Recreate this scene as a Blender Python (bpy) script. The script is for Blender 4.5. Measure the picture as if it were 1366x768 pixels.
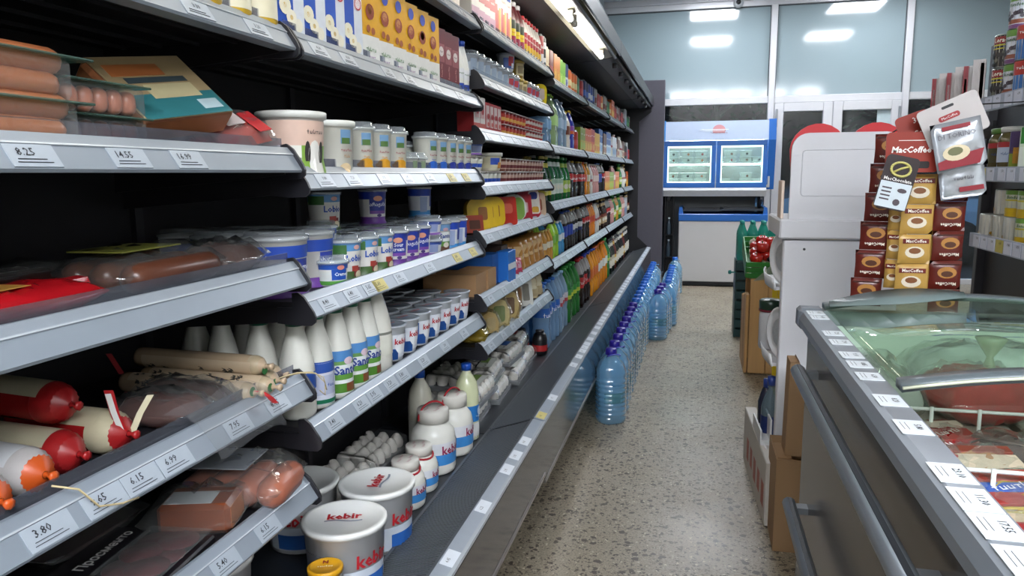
import bpy, bmesh, math, random
from mathutils import Vector, Matrix
random.seed(7)
for o in list(bpy.data.objects): bpy.data.objects.remove(o)
SC = bpy.context.scene
COL = SC.collection
PI = math.pi
# ---------------------------------------------------------------- camera
F, H = 1000.0, 1.25                     # focal length in pixels of the 1366 x 768 frame, eye height in metres
Yv = Vector((929-683, 384-230, -F)).normalized()
Zv = Vector((1, .0075, 0)).cross(Yv)
if Zv.y < 0: Zv = -Zv
Zv.normalize()
Xv = Yv.cross(Zv)
ROT = Matrix((Xv, Yv, Zv))
cam = bpy.data.cameras.new('camera'); camo = bpy.data.objects.new('camera', cam); COL.objects.link(camo)
cam.sensor_fit = 'HORIZONTAL'; cam.sensor_width = 36; cam.lens = F/1366*36; cam.clip_start = .02; cam.clip_end = 200
camo.matrix_world = Matrix.Translation((0, 0, H)) @ ROT.to_4x4()
SC.camera = camo
def ray(u, v): return ROT @ Vector((u-683, 384-v, -F))
def on(u, v, x=None, y=None, z=None):   # the point of the plane x=, y= or z= that pixel (u, v) looks at
    d = ray(u, v)
    t = x/d.x if x is not None else y/d.y if y is not None else (z-H)/d.z
    return Vector((0, 0, H)) + t*d
def yat(u, x): return on(u, 230, x=x).y
# ---------------------------------------------------------------- world, colour management, exposure
w = bpy.data.worlds.new('night'); SC.world = w; w.use_nodes = True
bg = w.node_tree.nodes['Background']; bg.inputs[0].default_value = (.05, .06, .09, 1); bg.inputs[1].default_value = .12
vs = SC.view_settings; vs.view_transform = 'Standard'; vs.look = 'None'; vs.gamma = 1; vs.use_curve_mapping = False; vs.exposure = 0.08
try: SC.cycles.transparent_max_bounces = 40
except Exception: pass
LAMP = 38.0       # radiance of the ceiling panels
TUBE = 16.0       # radiance of the canopy tubes
# ---------------------------------------------------------------- materials
def lin(h):
    if not isinstance(h, str): return tuple(h)
    h = h.lstrip('#'); r = []
    for i in (0, 2, 4):
        c = int(h[i:i+2], 16)/255; r.append(c/12.92 if c <= .04045 else ((c+.055)/1.055)**2.4)
    return tuple(r)
MC = {}
def mat(col, rough=.45, metal=0., var=.10, scale=30., bump=0., spec=.5, coat=0., emit=0., alpha=None, trans=None, grain=0):
    key = (col, rough, metal, var, scale, bump, spec, coat, emit, alpha, trans, grain)
    if key in MC: return MC[key]
    m = bpy.data.materials.new('m_%d' % len(MC)); m.use_nodes = True; MC[key] = m
    nt = m.node_tree; N = nt.nodes; Lk = nt.links
    b = N['Principled BSDF']; c = lin(col)
    b.inputs['Roughness'].default_value = rough; b.inputs['Metallic'].default_value = metal
    b.inputs['Specular IOR Level'].default_value = spec; b.inputs['Coat Weight'].default_value = coat; b.inputs['Coat Roughness'].default_value = .06
    b.inputs['Base Color'].default_value = (*c, 1)
    if var or bump:
        tc = N.new('ShaderNodeTexCoord'); nz = N.new('ShaderNodeTexNoise'); nz.inputs['Scale'].default_value = scale; nz.inputs['Detail'].default_value = 3
        if grain:
            mp = N.new('ShaderNodeMapping'); mp.inputs['Scale'].default_value = (6, 6, .25); Lk.new(tc.outputs['Object'], mp.inputs[0]); Lk.new(mp.outputs[0], nz.inputs['Vector'])
        else: Lk.new(tc.outputs['Object'], nz.inputs['Vector'])
        mx = N.new('ShaderNodeMix'); mx.data_type = 'RGBA'
        mx.inputs['A'].default_value = (*[x*(1-var) for x in c], 1); mx.inputs['B'].default_value = (*[min(1, x*(1+var)) for x in c], 1)
        Lk.new(nz.outputs['Fac'], mx.inputs['Factor']); Lk.new(mx.outputs['Result'], b.inputs['Base Color'])
        if bump:
            bp = N.new('ShaderNodeBump'); bp.inputs['Strength'].default_value = bump; bp.inputs['Distance'].default_value = .004
            Lk.new(nz.outputs['Fac'], bp.inputs['Height']); Lk.new(bp.outputs['Normal'], b.inputs['Normal'])
    if emit:
        b.inputs['Emission Color'].default_value = (*c, 1); b.inputs['Emission Strength'].default_value = emit
    if alpha is not None: b.inputs['Alpha'].default_value = alpha
    return m
def film(col='#ffffff', clear=.75, rough=.08, body=.25, bodycol=None, bump=0., scale=60., gain=1.):
    """thin see-through plastic or glass: tinted transparency, a little scattered body colour, a gloss on top"""
    key = ('film', col, clear, rough, body, bodycol, bump, scale, gain)
    if key in MC: return MC[key]
    m = bpy.data.materials.new('film_%d' % len(MC)); m.use_nodes = True; MC[key] = m
    nt = m.node_tree; N = nt.nodes; Lk = nt.links; N.clear()
    out = N.new('ShaderNodeOutputMaterial'); tr = N.new('ShaderNodeBsdfTransparent'); tr.inputs[0].default_value = (*lin(col), 1)
    df = N.new('ShaderNodeBsdfDiffuse'); df.inputs[0].default_value = (*lin(bodycol or col), 1)
    tl = N.new('ShaderNodeBsdfTranslucent'); tl.inputs[0].default_value = (*lin(bodycol or col), 1)
    m0 = N.new('ShaderNodeMixShader'); m0.inputs[0].default_value = .4; Lk.new(df.outputs[0], m0.inputs[1]); Lk.new(tl.outputs[0], m0.inputs[2])
    m1 = N.new('ShaderNodeMixShader'); m1.inputs[0].default_value = 1-clear; Lk.new(tr.outputs[0], m1.inputs[1]); Lk.new(m0.outputs[0], m1.inputs[2])
    gl = N.new('ShaderNodeBsdfGlossy'); gl.inputs['Roughness'].default_value = rough; gl.inputs[0].default_value = (1, 1, 1, 1)
    fr = N.new('ShaderNodeFresnel'); fr.inputs[0].default_value = 1.5
    ge = N.new('ShaderNodeNewGeometry'); inv = N.new('ShaderNodeMath'); inv.operation = 'SUBTRACT'; inv.inputs[0].default_value = 1; Lk.new(ge.outputs['Backfacing'], inv.inputs[1])
    fm = N.new('ShaderNodeMath'); fm.operation = 'MULTIPLY'; gn = N.new('ShaderNodeMath'); gn.operation = 'MULTIPLY'; gn.use_clamp = True; gn.inputs[1].default_value = gain; Lk.new(fr.outputs[0], gn.inputs[0]); Lk.new(gn.outputs[0], fm.inputs[0]); Lk.new(inv.outputs[0], fm.inputs[1])      # the sheet is thin: gloss on its outer face only
    m2 = N.new('ShaderNodeMixShader'); Lk.new(fm.outputs[0], m2.inputs[0]); Lk.new(m1.outputs[0], m2.inputs[1]); Lk.new(gl.outputs[0], m2.inputs[2])
    if bump:
        tc = N.new('ShaderNodeTexCoord'); nz = N.new('ShaderNodeTexNoise'); nz.inputs['Scale'].default_value = scale; Lk.new(tc.outputs['Object'], nz.inputs['Vector'])
        bp = N.new('ShaderNodeBump'); bp.inputs['Strength'].default_value = bump; bp.inputs['Distance'].default_value = .0025
        Lk.new(nz.outputs['Fac'], bp.inputs['Height']); Lk.new(bp.outputs['Normal'], gl.inputs['Normal']); Lk.new(bp.outputs['Normal'], fr.inputs['Normal'])
    Lk.new(m2.outputs[0], out.inputs[0])
    return m
def emis(col, s):
    key = ('em', col, s)
    if key in MC: return MC[key]
    m = bpy.data.materials.new('em_%d' % len(MC)); m.use_nodes = True; MC[key] = m
    nt = m.node_tree; N = nt.nodes; N.clear(); out = N.new('ShaderNodeOutputMaterial'); e = N.new('ShaderNodeEmission')
    e.inputs[0].default_value = (*lin(col), 1); e.inputs[1].default_value = s; nt.links.new(e.outputs[0], out.inputs[0])
    return m
# ---------------------------------------------------------------- mesh builder
class MB:
    def __init__(s): s.v = []; s.f = []; s.m = []; s.sm = []; s.cur = 0
    def mi(s, i): s.cur = i; return s
    def add(s, vs, fs, smooth=False, M=None):
        n = len(s.v)
        s.v += [tuple(M @ Vector(p)) for p in vs] if M else [tuple(p) for p in vs]
        s.f += [[i+n for i in f] for f in fs]; s.m += [s.cur]*len(fs); s.sm += [smooth]*len(fs)
        return s
    def box(s, x0, x1, y0, y1, z0, z1, M=None):
        return s.add([(x0,y0,z0),(x1,y0,z0),(x1,y1,z0),(x0,y1,z0),(x0,y0,z1),(x1,y0,z1),(x1,y1,z1),(x0,y1,z1)],
              [(0,3,2,1),(4,5,6,7),(0,1,5,4),(1,2,6,5),(2,3,7,6),(3,0,4,7)], False, M)
    def rbox(s, x0, x1, y0, y1, z0, z1, r=.004, M=None):      # box with chamfered edges
        xs, ys, zs = (x0, x1), (y0, y1), (z0, z1); vs = []; idx = {}
        for i in (0,1):
            for j in (0,1):
                for k in (0,1):
                    p = [xs[i], ys[j], zs[k]]; sg = [1-2*i, 1-2*j, 1-2*k]
                    for a in range(3):
                        q = list(p)
                        for b in range(3):
                            if b != a: q[b] += sg[b]*r
                        idx[i,j,k,a] = len(vs); vs.append(q)
        fs = []
        for a in range(3):
            b, c = (a+1) % 3, (a+2) % 3
            for e in (0,1):
                ring = []
                for (p, q) in ((0,0),(1,0),(1,1),(0,1)):
                    t = [0,0,0]; t[a] = e; t[b] = p; t[c] = q; ring.append(idx[t[0],t[1],t[2],a])
                fs.append(ring if e else ring[::-1])
            for p in (0,1):
                for q in (0,1):
                    t = [0,0,0]; t[b] = p; t[c] = q; t2 = list(t); t2[a] = 1
                    ring = [idx[(*t,b)], idx[(*t2,b)], idx[(*t2,c)], idx[(*t,c)]]
                    fs.append(ring if p == q else ring[::-1])
        for i in (0,1):
            for j in (0,1):
                for k in (0,1):
                    t = [idx[i,j,k,a] for a in range(3)]; fs.append(t if (i+j+k) % 2 else t[::-1])
        return s.add(vs, fs, False, M)
    def lathe(s, prof, seg=16, M=None, smooth=True, a0=0., a1=2*PI, cap=True, sx=1., sy=1., oval=None):
        full = abs(a1-a0-2*PI) < 1e-6; n = seg if full else seg+1; vs = []; fs = []
        for (r, z) in prof:
            for i in range(n):
                a = a0+(a1-a0)*i/seg; c, d = math.cos(a), math.sin(a)
                if oval:           # superellipse: squarish bottles and tubs
                    k = (abs(c)**oval+abs(d)**oval)**(-1/oval); c *= k; d *= k
                vs.append((r*c*sx, r*d*sy, z))
        for j in range(len(prof)-1):
            for i in range(seg):
                k = (i+1) % n
                fs.append((j*n+i, j*n+k, (j+1)*n+k, (j+1)*n+i))
        if cap and full:
            if prof[0][0] > 1e-5: fs.append(tuple(range(n))[::-1])
            if prof[-1][0] > 1e-5: fs.append(tuple((len(prof)-1)*n+i for i in range(n)))
        return s.add(vs, fs, smooth, M)
    def tube(s, pts, r, seg=8, cap=True, M=None):
        pts = [Vector(p) for p in pts]; vs = []; fs = []; n = len(pts); up = None
        for i, p in enumerate(pts):
            t = (pts[min(i+1, n-1)]-pts[max(i-1, 0)]).normalized()
            if up is None: up = Vector((0,0,1)) if abs(t.z) < .9 else Vector((1,0,0))
            a = t.cross(up).normalized(); b = a.cross(t).normalized(); up = b
            rr = r[i] if isinstance(r, (list, tuple)) else r
            for k in range(seg):
                g = 2*PI*k/seg; vs.append(p+a*(rr*math.cos(g))+b*(rr*math.sin(g)))
        for i in range(n-1):
            for k in range(seg):
                q = (k+1) % seg; fs.append((i*seg+k, i*seg+q, (i+1)*seg+q, (i+1)*seg+k))
        if cap: fs += [tuple(range(seg))[::-1], tuple((n-1)*seg+k for k in range(seg))]
        return s.add(vs, fs, True, M)
    def prism(s, poly, a, b, axis='y', M=None):      # polygon in the plane across the axis, extruded from a to b
        n = len(poly)
        def P(p, t): return {'y': (p[0], t, p[1]), 'x': (t, p[0], p[1]), 'z': (p[0], p[1], t)}[axis]
        vs = [P(p, a) for p in poly]+[P(p, b) for p in poly]
        fs = [(i, (i+1) % n, n+(i+1) % n, n+i) for i in range(n)]+[tuple(range(n))[::-1], tuple(range(n, 2*n))]
        return s.add(vs, fs, False, M)
    def pillow(s, w, d, t, nx=8, ny=8, crimp=.0, wob=.0, seed=0, M=None, flat=False):    # stuffed bag lying on z = 0, w along x, d along y
        rn = random.Random(seed); vs = []; fs = []
        h = {}
        for sgn in (1, -1):
            for i in range(nx+1):
                for j in range(ny+1):
                    u, q = 2*i/nx-1, 2*j/ny-1
                    e = max(0, (1-abs(u)**3))*max(0, (1-abs(q)**4)); k = e**.55
                    pin = 1-crimp*(1-k)*.5
                    if sgn == 1: h[i, j] = (rn.uniform(-wob, wob), rn.uniform(-wob, wob))
                    z = t*.5+sgn*t*.5*k+h[i,j][0]*t*k*.6
                    if flat and sgn == -1: z = t*.5-t*.5*min(1, k*2)
                    vs.append((u*w/2*pin, q*d/2+h[i,j][1]*d*.04*k, max(0, z)))
        o = (nx+1)*(ny+1)
        for i in range(nx):
            for j in range(ny):
                a = i*(ny+1)+j; b = a+ny+1; fs.append((a, b, b+1, a+1)); fs.append((o+a, o+a+1, o+b+1, o+b))
        for i in range(nx):
            for j in (0, ny):
                a = i*(ny+1)+j; b = a+ny+1; fs.append((a, o+a, o+b, b) if j == 0 else (a, b, o+b, o+a))
        for j in range(ny):
            for i in (0, nx):
                a = i*(ny+1)+j; fs.append((a, a+1, o+a+1, o+a) if i == 0 else (a, o+a, o+a+1, a+1))
        return s.add(vs, fs, True, M)
    def egg(s, r, l, M=None, seg=8, rings=6):
        prof = []
        for i in range(rings+1):
            t = i/rings*PI; z = -math.cos(t)*l/2; rr = r*math.sin(t)*(1-.12*math.cos(PI-t)); prof.append((max(rr, 0), z))
        return s.lathe(prof, seg, M, cap=False)
    def mesh(s, name, mats):
        me = bpy.data.meshes.new(name); me.from_pydata(s.v, [], s.f)
        for m in (mats if isinstance(mats, (list, tuple)) else [mats]): me.materials.append(m)
        me.polygons.foreach_set('material_index', s.m); me.polygons.foreach_set('use_smooth', s.sm); me.update()
        return me
def TR(x=0, y=0, z=0, rx=0, ry=0, rz=0, s=1):
    M = Matrix.Translation((x, y, z)) @ Matrix.Rotation(rz, 4, 'Z') @ Matrix.Rotation(ry, 4, 'Y') @ Matrix.Rotation(rx, 4, 'X')
    return M @ Matrix.Scale(s, 4) if s != 1 else M
# ---------------------------------------------------------------- lettering
TX = {}
def glyphs(txt, size, shear=0., bold=.0, wid=None):
    """vertices and faces of a line of writing in the xz plane, centred, readable from -y"""
    key = (txt, size, shear, bold, wid)
    if key in TX: return TX[key]
    if txt[0] == '#':          # print too small to read in the photograph: a row of letter-sized marks
        n = int(txt[1:]); rn = random.Random(n*7+int(size*1e4)); vs = []; fs = []
        for i in range(n):
            x = (i-(n-1)/2)*size*.58; w = size*rn.uniform(.18, .26); h0 = -size*.30; h1 = size*rn.choice((.12, .12, .34)); s = size*.11
            for (a, b, c, d) in ((x-w, x-w+s, h0, h1), (x-w+s, x+w, h0, h0+s), (x+w-s, x+w, h0+s, size*.12)) if i % 3 else ((x-w, x+w, size*.02, size*.12), (x-s/2, x+s/2, h0, h1)):
                k = len(vs); vs += [(a, c), (b, c), (b, d), (a, d)]; fs.append((k, k+1, k+2, k+3))
        TX[key] = (vs, fs); return TX[key]
    cu = bpy.data.curves.new('t', 'FONT'); cu.body = txt; cu.size = size; cu.shear = shear; cu.offset = bold*size; cu.resolution_u = 1; cu.align_x = 'CENTER'; cu.align_y = 'CENTER'
    ob = bpy.data.objects.new('t', cu); me = bpy.data.meshes.new_from_object(ob)
    vs = [(v.co.x, v.co.y) for v in me.vertices]; fs = [tuple(p.vertices) for p in me.polygons]
    bpy.data.objects.remove(ob); bpy.data.curves.remove(cu); bpy.data.meshes.remove(me)
    if wid and vs:
        x0 = min(v[0] for v in vs); x1 = max(v[0] for v in vs); k = wid/max(1e-6, x1-x0); c = (x0+x1)/2; vs = [((v[0]-c)*k, v[1]) for v in vs]
    TX[key] = (vs, fs); return TX[key]
def put_text(mb, txt, size, M=None, wrap=None, z=0., ang=0., lift=.0006, **k):
    """flat in the xz plane facing -y, or wrapped round a cylinder: wrap is the radius or a function of height"""
    vs, fs = glyphs(txt, size, **k); out = []
    for (x, y) in vs:
        if wrap:
            r = (wrap(z+y) if callable(wrap) else wrap)+lift; a = x/r+ang
            out.append((r*math.sin(a), -r*math.cos(a), z+y))
        else: out.append((x, 0, y))
    mb.add(out, fs, False, M)
def band(mb, r, z0, z1, a0=-PI, a1=PI, seg=16, lift=.0004, nz=1, M=None, oval=None):
    """a printed wrapper on a round body; angles run from the front (-y)"""
    rf = r if callable(r) else (lambda z: r)
    prof = [(rf(z0+(z1-z0)*i/nz)+lift, z0+(z1-z0)*i/nz) for i in range(nz+1)]
    full = a1-a0 > 2*PI-1e-4
    mb.lathe(prof, seg if full else max(3, int(seg*(a1-a0)/2/PI+.5)), M, True, a0-PI/2, a1-PI/2, cap=False, oval=oval)
# ---------------------------------------------------------------- objects
def obj(name, me, parent=None, loc=None, rot=None):
    o = bpy.data.objects.new(name, me); COL.objects.link(o)
    if parent: o.parent = parent
    if loc is not None: o.location = loc
    if rot is not None: o.rotation_euler = rot
    return o
def tag(o, label, cat, group=None, kind=None):
    if label: o['label'] = label
    if cat: o['category'] = cat
    if group: o['group'] = group
    if kind: o['kind'] = kind
    return o
def thing(name, label, cat, loc=(0,0,0), rz=0, group=None, rot=None):
    o = bpy.data.objects.new(name, None); o.empty_display_size = .02; COL.objects.link(o)
    o.location = loc; o.rotation_euler = rot or (0, 0, rz)
    return tag(o, label, cat, group)
def struct(name, mb, mats, parent=None, label=None):
    o = obj(name, mb.mesh(name, mats), parent)
    if parent is None: o['kind'] = 'structure'
    if label: o['label'] = label
    return o
def put(proto, name, label, cat, loc, rz=0, group=None, rot=None, s=None):
    """one thing: an Empty with its own copies of the proto's parts, which share mesh data; proto = [(part, mesh, [(sub, mesh)...])...]"""
    t = thing(name, label, cat, loc, rz, group, rot)
    if s: t.scale = (s, s, s) if not isinstance(s, tuple) else s
    for part in proto:
        p = obj(part[0], part[1], t)
        for sub in (part[2] if len(part) > 2 else []): obj(sub[0], sub[1], p)
    return t
# ================================================================ THE ROOM
LW, RW, BW, WY, CE = -1.10, 3.6, -2.4, 9.2, 3.22       # left wall, right wall, wall behind the camera, window wall, ceiling
XS, XF = -.672, -.47                                      # shelf fronts and the sill / canopy front of the cabinet run
def floor_mat():
    m = bpy.data.materials.new('terrazzo'); m.use_nodes = True; nt = m.node_tree; N = nt.nodes; Lk = nt.links; b = N['Principled BSDF']
    tc = N.new('ShaderNodeTexCoord')
    def noise(sc, det=4, rough=.6):
        n = N.new('ShaderNodeTexNoise'); n.inputs['Scale'].default_value = sc; n.inputs['Detail'].default_value = det; n.inputs['Roughness'].default_value = rough; Lk.new(tc.outputs['Object'], n.inputs['Vector']); return n
    def ramp(src, a, b_, ca, cb):
        r = N.new('ShaderNodeValToRGB'); r.color_ramp.elements[0].position = a; r.color_ramp.elements[1].position = b_
        r.color_ramp.elements[0].color = ca; r.color_ramp.elements[1].color = cb; Lk.new(src, r.inputs[0]); return r
    def mix(f, a, b_, mode='MIX'):
        x = N.new('ShaderNodeMix'); x.data_type = 'RGBA'; x.blend_type = mode
        if isinstance(f, float): x.inputs['Factor'].default_value = f
        else: Lk.new(f, x.inputs['Factor'])
        for s, val in (('A', a), ('B', b_)):
            if isinstance(val, tuple): x.inputs[s].default_value = val
            else: Lk.new(val, x.inputs[s])
        return x.outputs['Result']
    big = noise(1.3, 5); base = ramp(big.outputs['Fac'], .3, .7, (*lin('#776c59'), 1), (*lin('#918571'), 1))
    fine = noise(140, 3); c = mix(.35, base.outputs[0], ramp(fine.outputs['Fac'], .35, .65, (*lin('#6f6658'), 1), (*lin('#c8bda8'), 1)).outputs[0])
    def chips(scale, th, col, seedoff, soft=.012):
        vo = N.new('ShaderNodeTexVoronoi'); vo.inputs['Scale'].default_value = scale; mp = N.new('ShaderNodeMapping'); mp.inputs['Location'].default_value = (seedoff, seedoff*.7, 0)
        wn = noise(scale*1.5, 2); ad = N.new('ShaderNodeMix'); ad.data_type = 'RGBA'; ad.blend_type = 'LINEAR_LIGHT'; ad.inputs['Factor'].default_value = .012
        Lk.new(tc.outputs['Object'], mp.inputs[0]); Lk.new(mp.outputs[0], ad.inputs['A']); Lk.new(wn.outputs['Color'], ad.inputs['B']); Lk.new(ad.outputs['Result'], vo.inputs['Vector'])
        sep = N.new('ShaderNodeSeparateColor'); Lk.new(vo.outputs['Color'], sep.inputs[0])
        pick = N.new('ShaderNodeMath'); pick.operation = 'MULTIPLY'; pick.inputs[1].default_value = th; Lk.new(sep.outputs[0], pick.inputs[0])
        lt = N.new('ShaderNodeMath'); lt.operation = 'LESS_THAN'; Lk.new(vo.outputs['Distance'], lt.inputs[0]); Lk.new(pick.outputs[0], lt.inputs[1])
        return lt.outputs[0], (*lin(col), 1)
    for a in ((34, .40, '#453a30', 3.1), (52, .40, '#4d4338', 9.7), (50, .24, '#c4b9a2', 21.3), (90, .42, '#463b32', 13.)):
        f, col = chips(*a); c = mix(f, c, col)
    # hairline cracks
    cr = N.new('ShaderNodeTexVoronoi'); cr.feature = 'DISTANCE_TO_EDGE'; cr.inputs['Scale'].default_value = .75
    wn = noise(3.0, 6, .7); ad = N.new('ShaderNodeMix'); ad.data_type = 'RGBA'; ad.blend_type = 'LINEAR_LIGHT'; ad.inputs['Factor'].default_value = .14
    Lk.new(tc.outputs['Object'], ad.inputs['A']); Lk.new(wn.outputs['Color'], ad.inputs['B']); Lk.new(ad.outputs['Result'], cr.inputs['Vector'])
    cl = N.new('ShaderNodeMath'); cl.operation = 'LESS_THAN'; cl.inputs[1].default_value = .0016; Lk.new(cr.outputs['Distance'], cl.inputs[0])
    cm = N.new('ShaderNodeMath'); cm.operation = 'MULTIPLY'; cm.inputs[1].default_value = .55; Lk.new(cl.outputs[0], cm.inputs[0])
    c = mix(cm.outputs[0], c, (*lin('#5d5448'), 1))
    Lk.new(c, b.inputs['Base Color'])
    rr = ramp(noise(2.2, 6).outputs['Fac'], .3, .7, (.28, .28, .28, 1), (.5, .5, .5, 1)); Lk.new(rr.outputs[0], b.inputs['Roughness'])
    bp = N.new('ShaderNodeBump'); bp.inputs['Strength'].default_value = .12; bp.inputs['Distance'].default_value = .003; Lk.new(noise(40, 5).outputs['Fac'], bp.inputs['Height']); Lk.new(bp.outputs['Normal'], b.inputs['Normal'])
    return m
struct('floor', MB().box(LW-.1, RW+.1, BW-.1, WY+.12, -.06, 0), floor_mat())
m_ceil = mat('#b9c1c8', .6, var=.04)
struct('ceiling', MB().box(LW-.1, RW+.1, BW-.1, WY+.12, CE, CE+.08), m_ceil)
m_wall = mat('#a9b4b9', .25, var=.04, coat=.5)
struct('wall_left', MB().box(LW-.1, LW, BW-.1, WY+.12, 0, CE), m_wall)
struct('wall_right', MB().box(RW, RW+.1, BW-.1, WY+.12, 0, CE), mat('#b9bcb8', .5, var=.05))
struct('wall_back', MB().box(LW, RW, BW-.1, BW, 0, CE), mat('#8f8f8c', .5, var=.05))
# dark boarded pier closing the cabinet run, standing out into the aisle
struct('wall_pier', MB().rbox(LW+.001, -.352, 8.43, 8.53, 0, 2.235, .004), mat('#55525c', .55, var=.06))
# white pipe moulding along the left wall head
mb = MB(); mb.tube([(LW+.03, 2.2, 3.03), (LW+.03, WY-.05, 3.03)], .03, 8)
struct('trim_1', mb, mat('#c9ced2', .4))
# --- window wall: aluminium frame, film-covered upper panes, clear lower panes
m_alu = mat('#c3c3c6', .38, .25, var=.05, scale=12)
m_film = mat('#86959a', .09, var=.05, scale=1.2, spec=.75, coat=.3)
m_dark_glass = film('#e4eef2', .985, .02, bodycol='#8aa0aa')
mull = [LW, .80, 2.19, RW]
ZT, ZM, ZM0 = 3.10, 2.10, 2.02
mb = MB()
mb.rbox(LW, RW, WY-.03, WY+.05, ZT-.01, ZT+.055, .004).rbox(LW, RW, WY-.045, WY+.05, ZT+.055, CE, .004).rbox(LW, RW, WY-.03, WY+.05, ZM0, ZM, .006)
for x in (.80, 2.19): mb.rbox(x-.035, x+.035, WY-.05, WY+.05, 0, ZT, .006)
mb.rbox(LW, LW+.03, WY-.03, WY+.05, 0, ZT, .004).rbox(RW-.03, RW, WY-.03, WY+.05, 0, ZT, .004).rbox(LW, RW, WY-.03, WY+.05, 0, .06, .004)
win = struct('window_1', mb, m_alu, label='aluminium frame of the glazed shop front')
for i in range(3):
    a, b = mull[i]+.034, mull[i+1]-.034
    obj('film_pane', MB().box(a, b, WY+.004, WY+.012, ZM, ZT).mesh('film_pane', m_film), win)
for a, b in ((LW+.03, .766), (2.224, RW-.03)):
    obj('glass_pane', MB().box(a, b, WY+.004, WY+.010, .06, ZM0).mesh('glass_pane', m_dark_glass), win)
# gaskets seen as dark lines round the upper panes
mb = MB()
for i in range(3):
    a, b = mull[i]+.035, mull[i+1]-.035
    mb.box(a, b, WY-.012, WY+.004, ZT-.02, ZT-.0105).box(a, a+.008, WY-.012, WY+.004, ZM, ZT-.02).box(b-.008, b, WY-.012, WY+.004, ZM, ZT-.02)
obj('gasket', mb.mesh('gasket', mat('#3b4044', .6)), win)
# two door leaves between the mullions
def door(name, x0, x1, hx):
    mb = MB(); t = .10; y0, y1 = WY-.06, WY+.02
    mb.rbox(x0, x0+t, y0, y1, .02, ZM0-.003, .006).rbox(x1-t, x1, y0, y1, .02, ZM0-.003, .006).rbox(x0+t, x1-t, y0, y1, ZM0-.10, ZM0-.003, .006).rbox(x0+t, x1-t, y0, y1, .02, .16, .006)
    d = struct(name, mb, m_alu)
    obj('glass_pane', MB().box(x0+t, x1-t, WY-.02, WY-.014, .16, ZM0-.10).mesh('glass_pane', m_dark_glass), d)
    mb = MB().rbox(hx-.012, hx+.012, y0-.03, y0-.012, 1.75, 1.95, .004).box(hx-.006, hx+.006, y0-.014, y0+.002, 1.78, 1.80).box(hx-.006, hx+.006, y0-.014, y0+.002, 1.90, 1.92)
    obj('hinge', mb.mesh('hinge', mat('#8d9094', .4, .5)), d)
    return d
door('door_1', .837, 1.455, .86); d2 = door('door_2', 1.458, 2.153, 2.13)
def rrect(cx, cz, w, h, r, n=5):
    pts = []
    for (sx, sz, a0) in ((1,1,0), (-1,1,PI/2), (-1,-1,PI), (1,-1,1.5*PI)):
        for i in range(n+1):
            a = a0+PI/2*i/n; pts.append((cx+sx*(w/2-r)+r*math.cos(a), cz+sz*(h/2-r)+r*math.sin(a)))
    return pts
p = on(1180.5, 154, y=WY-.024)
tag(obj('sticker', MB().prism(rrect(p.x, p.z, .16, .20, .035), WY-.024, WY-.0205).mesh('sticker', mat('#a9b9bd', .5))), 'pale rounded blank sticker on the glass of the shop door', 'sticker')
# dome camera on the frame head
p = on(985, 4, y=WY-.05)
mb = MB(); M = TR(p.x, WY-.046, p.z, rx=PI/2); mb.lathe([(.055, 0), (.055, .02), (.048, .04), (.03, .055), (0.0, .056)], 16, M); mb.mi(1).lathe([(.028, .0555), (.026, .066), (.014, .075), (0, .077)], 12, M)
tag(obj('security_camera', mb.mesh('security_camera', [mat('#a9adb0', .4), mat('#1c1c20', .2)])), 'small grey dome security camera on the head of the window frame', 'camera')
# ceiling light panels
lampP = [('frame', MB().rbox(-.31, .31, -.31, .31, -.022, 0, .004).mesh('lamp_frame', mat('#e4e6e8', .4))),
         ('diffuser', MB().box(-.285, .285, -.285, .285, -.026, -.0222).mesh('lamp_diffuser', emis('#f4f8ff', LAMP)))]
for (x, y) in [(a, b) for a in (.16, 1.80) for b in (8.3, 6.35)]:
    put(lampP, 'ceiling_light', 'square white light panel on the ceiling near the shop front', 'light', (x, y, CE-.0005), 0, 'square ceiling panels')
longP = [('frame', MB().rbox(-.31, .31, -.62, .62, -.022, 0, .004).mesh('lamp_frame', mat('#e4e6e8', .4))),
         ('diffuser', MB().box(-.285, .285, -.595, .595, -.026, -.0222).mesh('lamp_diffuser', emis('#f4f8ff', LAMP)))]
for x in (-.45, .27, .99, 1.80, 2.6):  # extra panels added behind the camera to brighten the near shelves
    put(longP, 'ceiling_light', 'added long white light panel on the ceiling by the rear wall', 'light', (x, -1.74, CE-.0005), 0, 'added long ceiling panels')
# ---------------------------------------------------------------- outside, at night
tag(obj('asphalt', MB().box(-8, 14, WY+.13, 34, -.12, -.06).mesh('asphalt', mat('#2b2d31', .7, scale=8))), None, None, kind='structure')
o = thing('added_street_lamp', 'tall unseen street lamp added outside the shop front', 'street lamp', (3.9, 9.95, -.06))  # out of view, added to brighten the parked car
obj('pole', MB().tube([(0,0,0),(0,0,4.2),(-.3,0,4.5),(-1.2,0,4.6)], .05, 8).mesh('pole', mat('#4b4d50', .5, .5)), o)
obj('lamp_head', MB().rbox(-1.7, -1.15, -.14, .14, 4.56, 4.66, .02).mesh('lamp_head', mat('#4b4d50', .5, .5)), o)
obj('lamp_glass', MB().box(-1.66, -1.19, -.11, .11, 4.545, 4.5595).mesh('lamp_glass', emis('#e8efff', 400)), o)
tag(obj('wall_reflection', MB().box(-8, 14, 22, 22.4, -.1, 7).mesh('wall_reflection', mat('#3a1a22', .8, var=.3, scale=2))), None, None, kind='structure')  # maroon wall stands in for the shop's dark red reflection in the door glass
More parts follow.
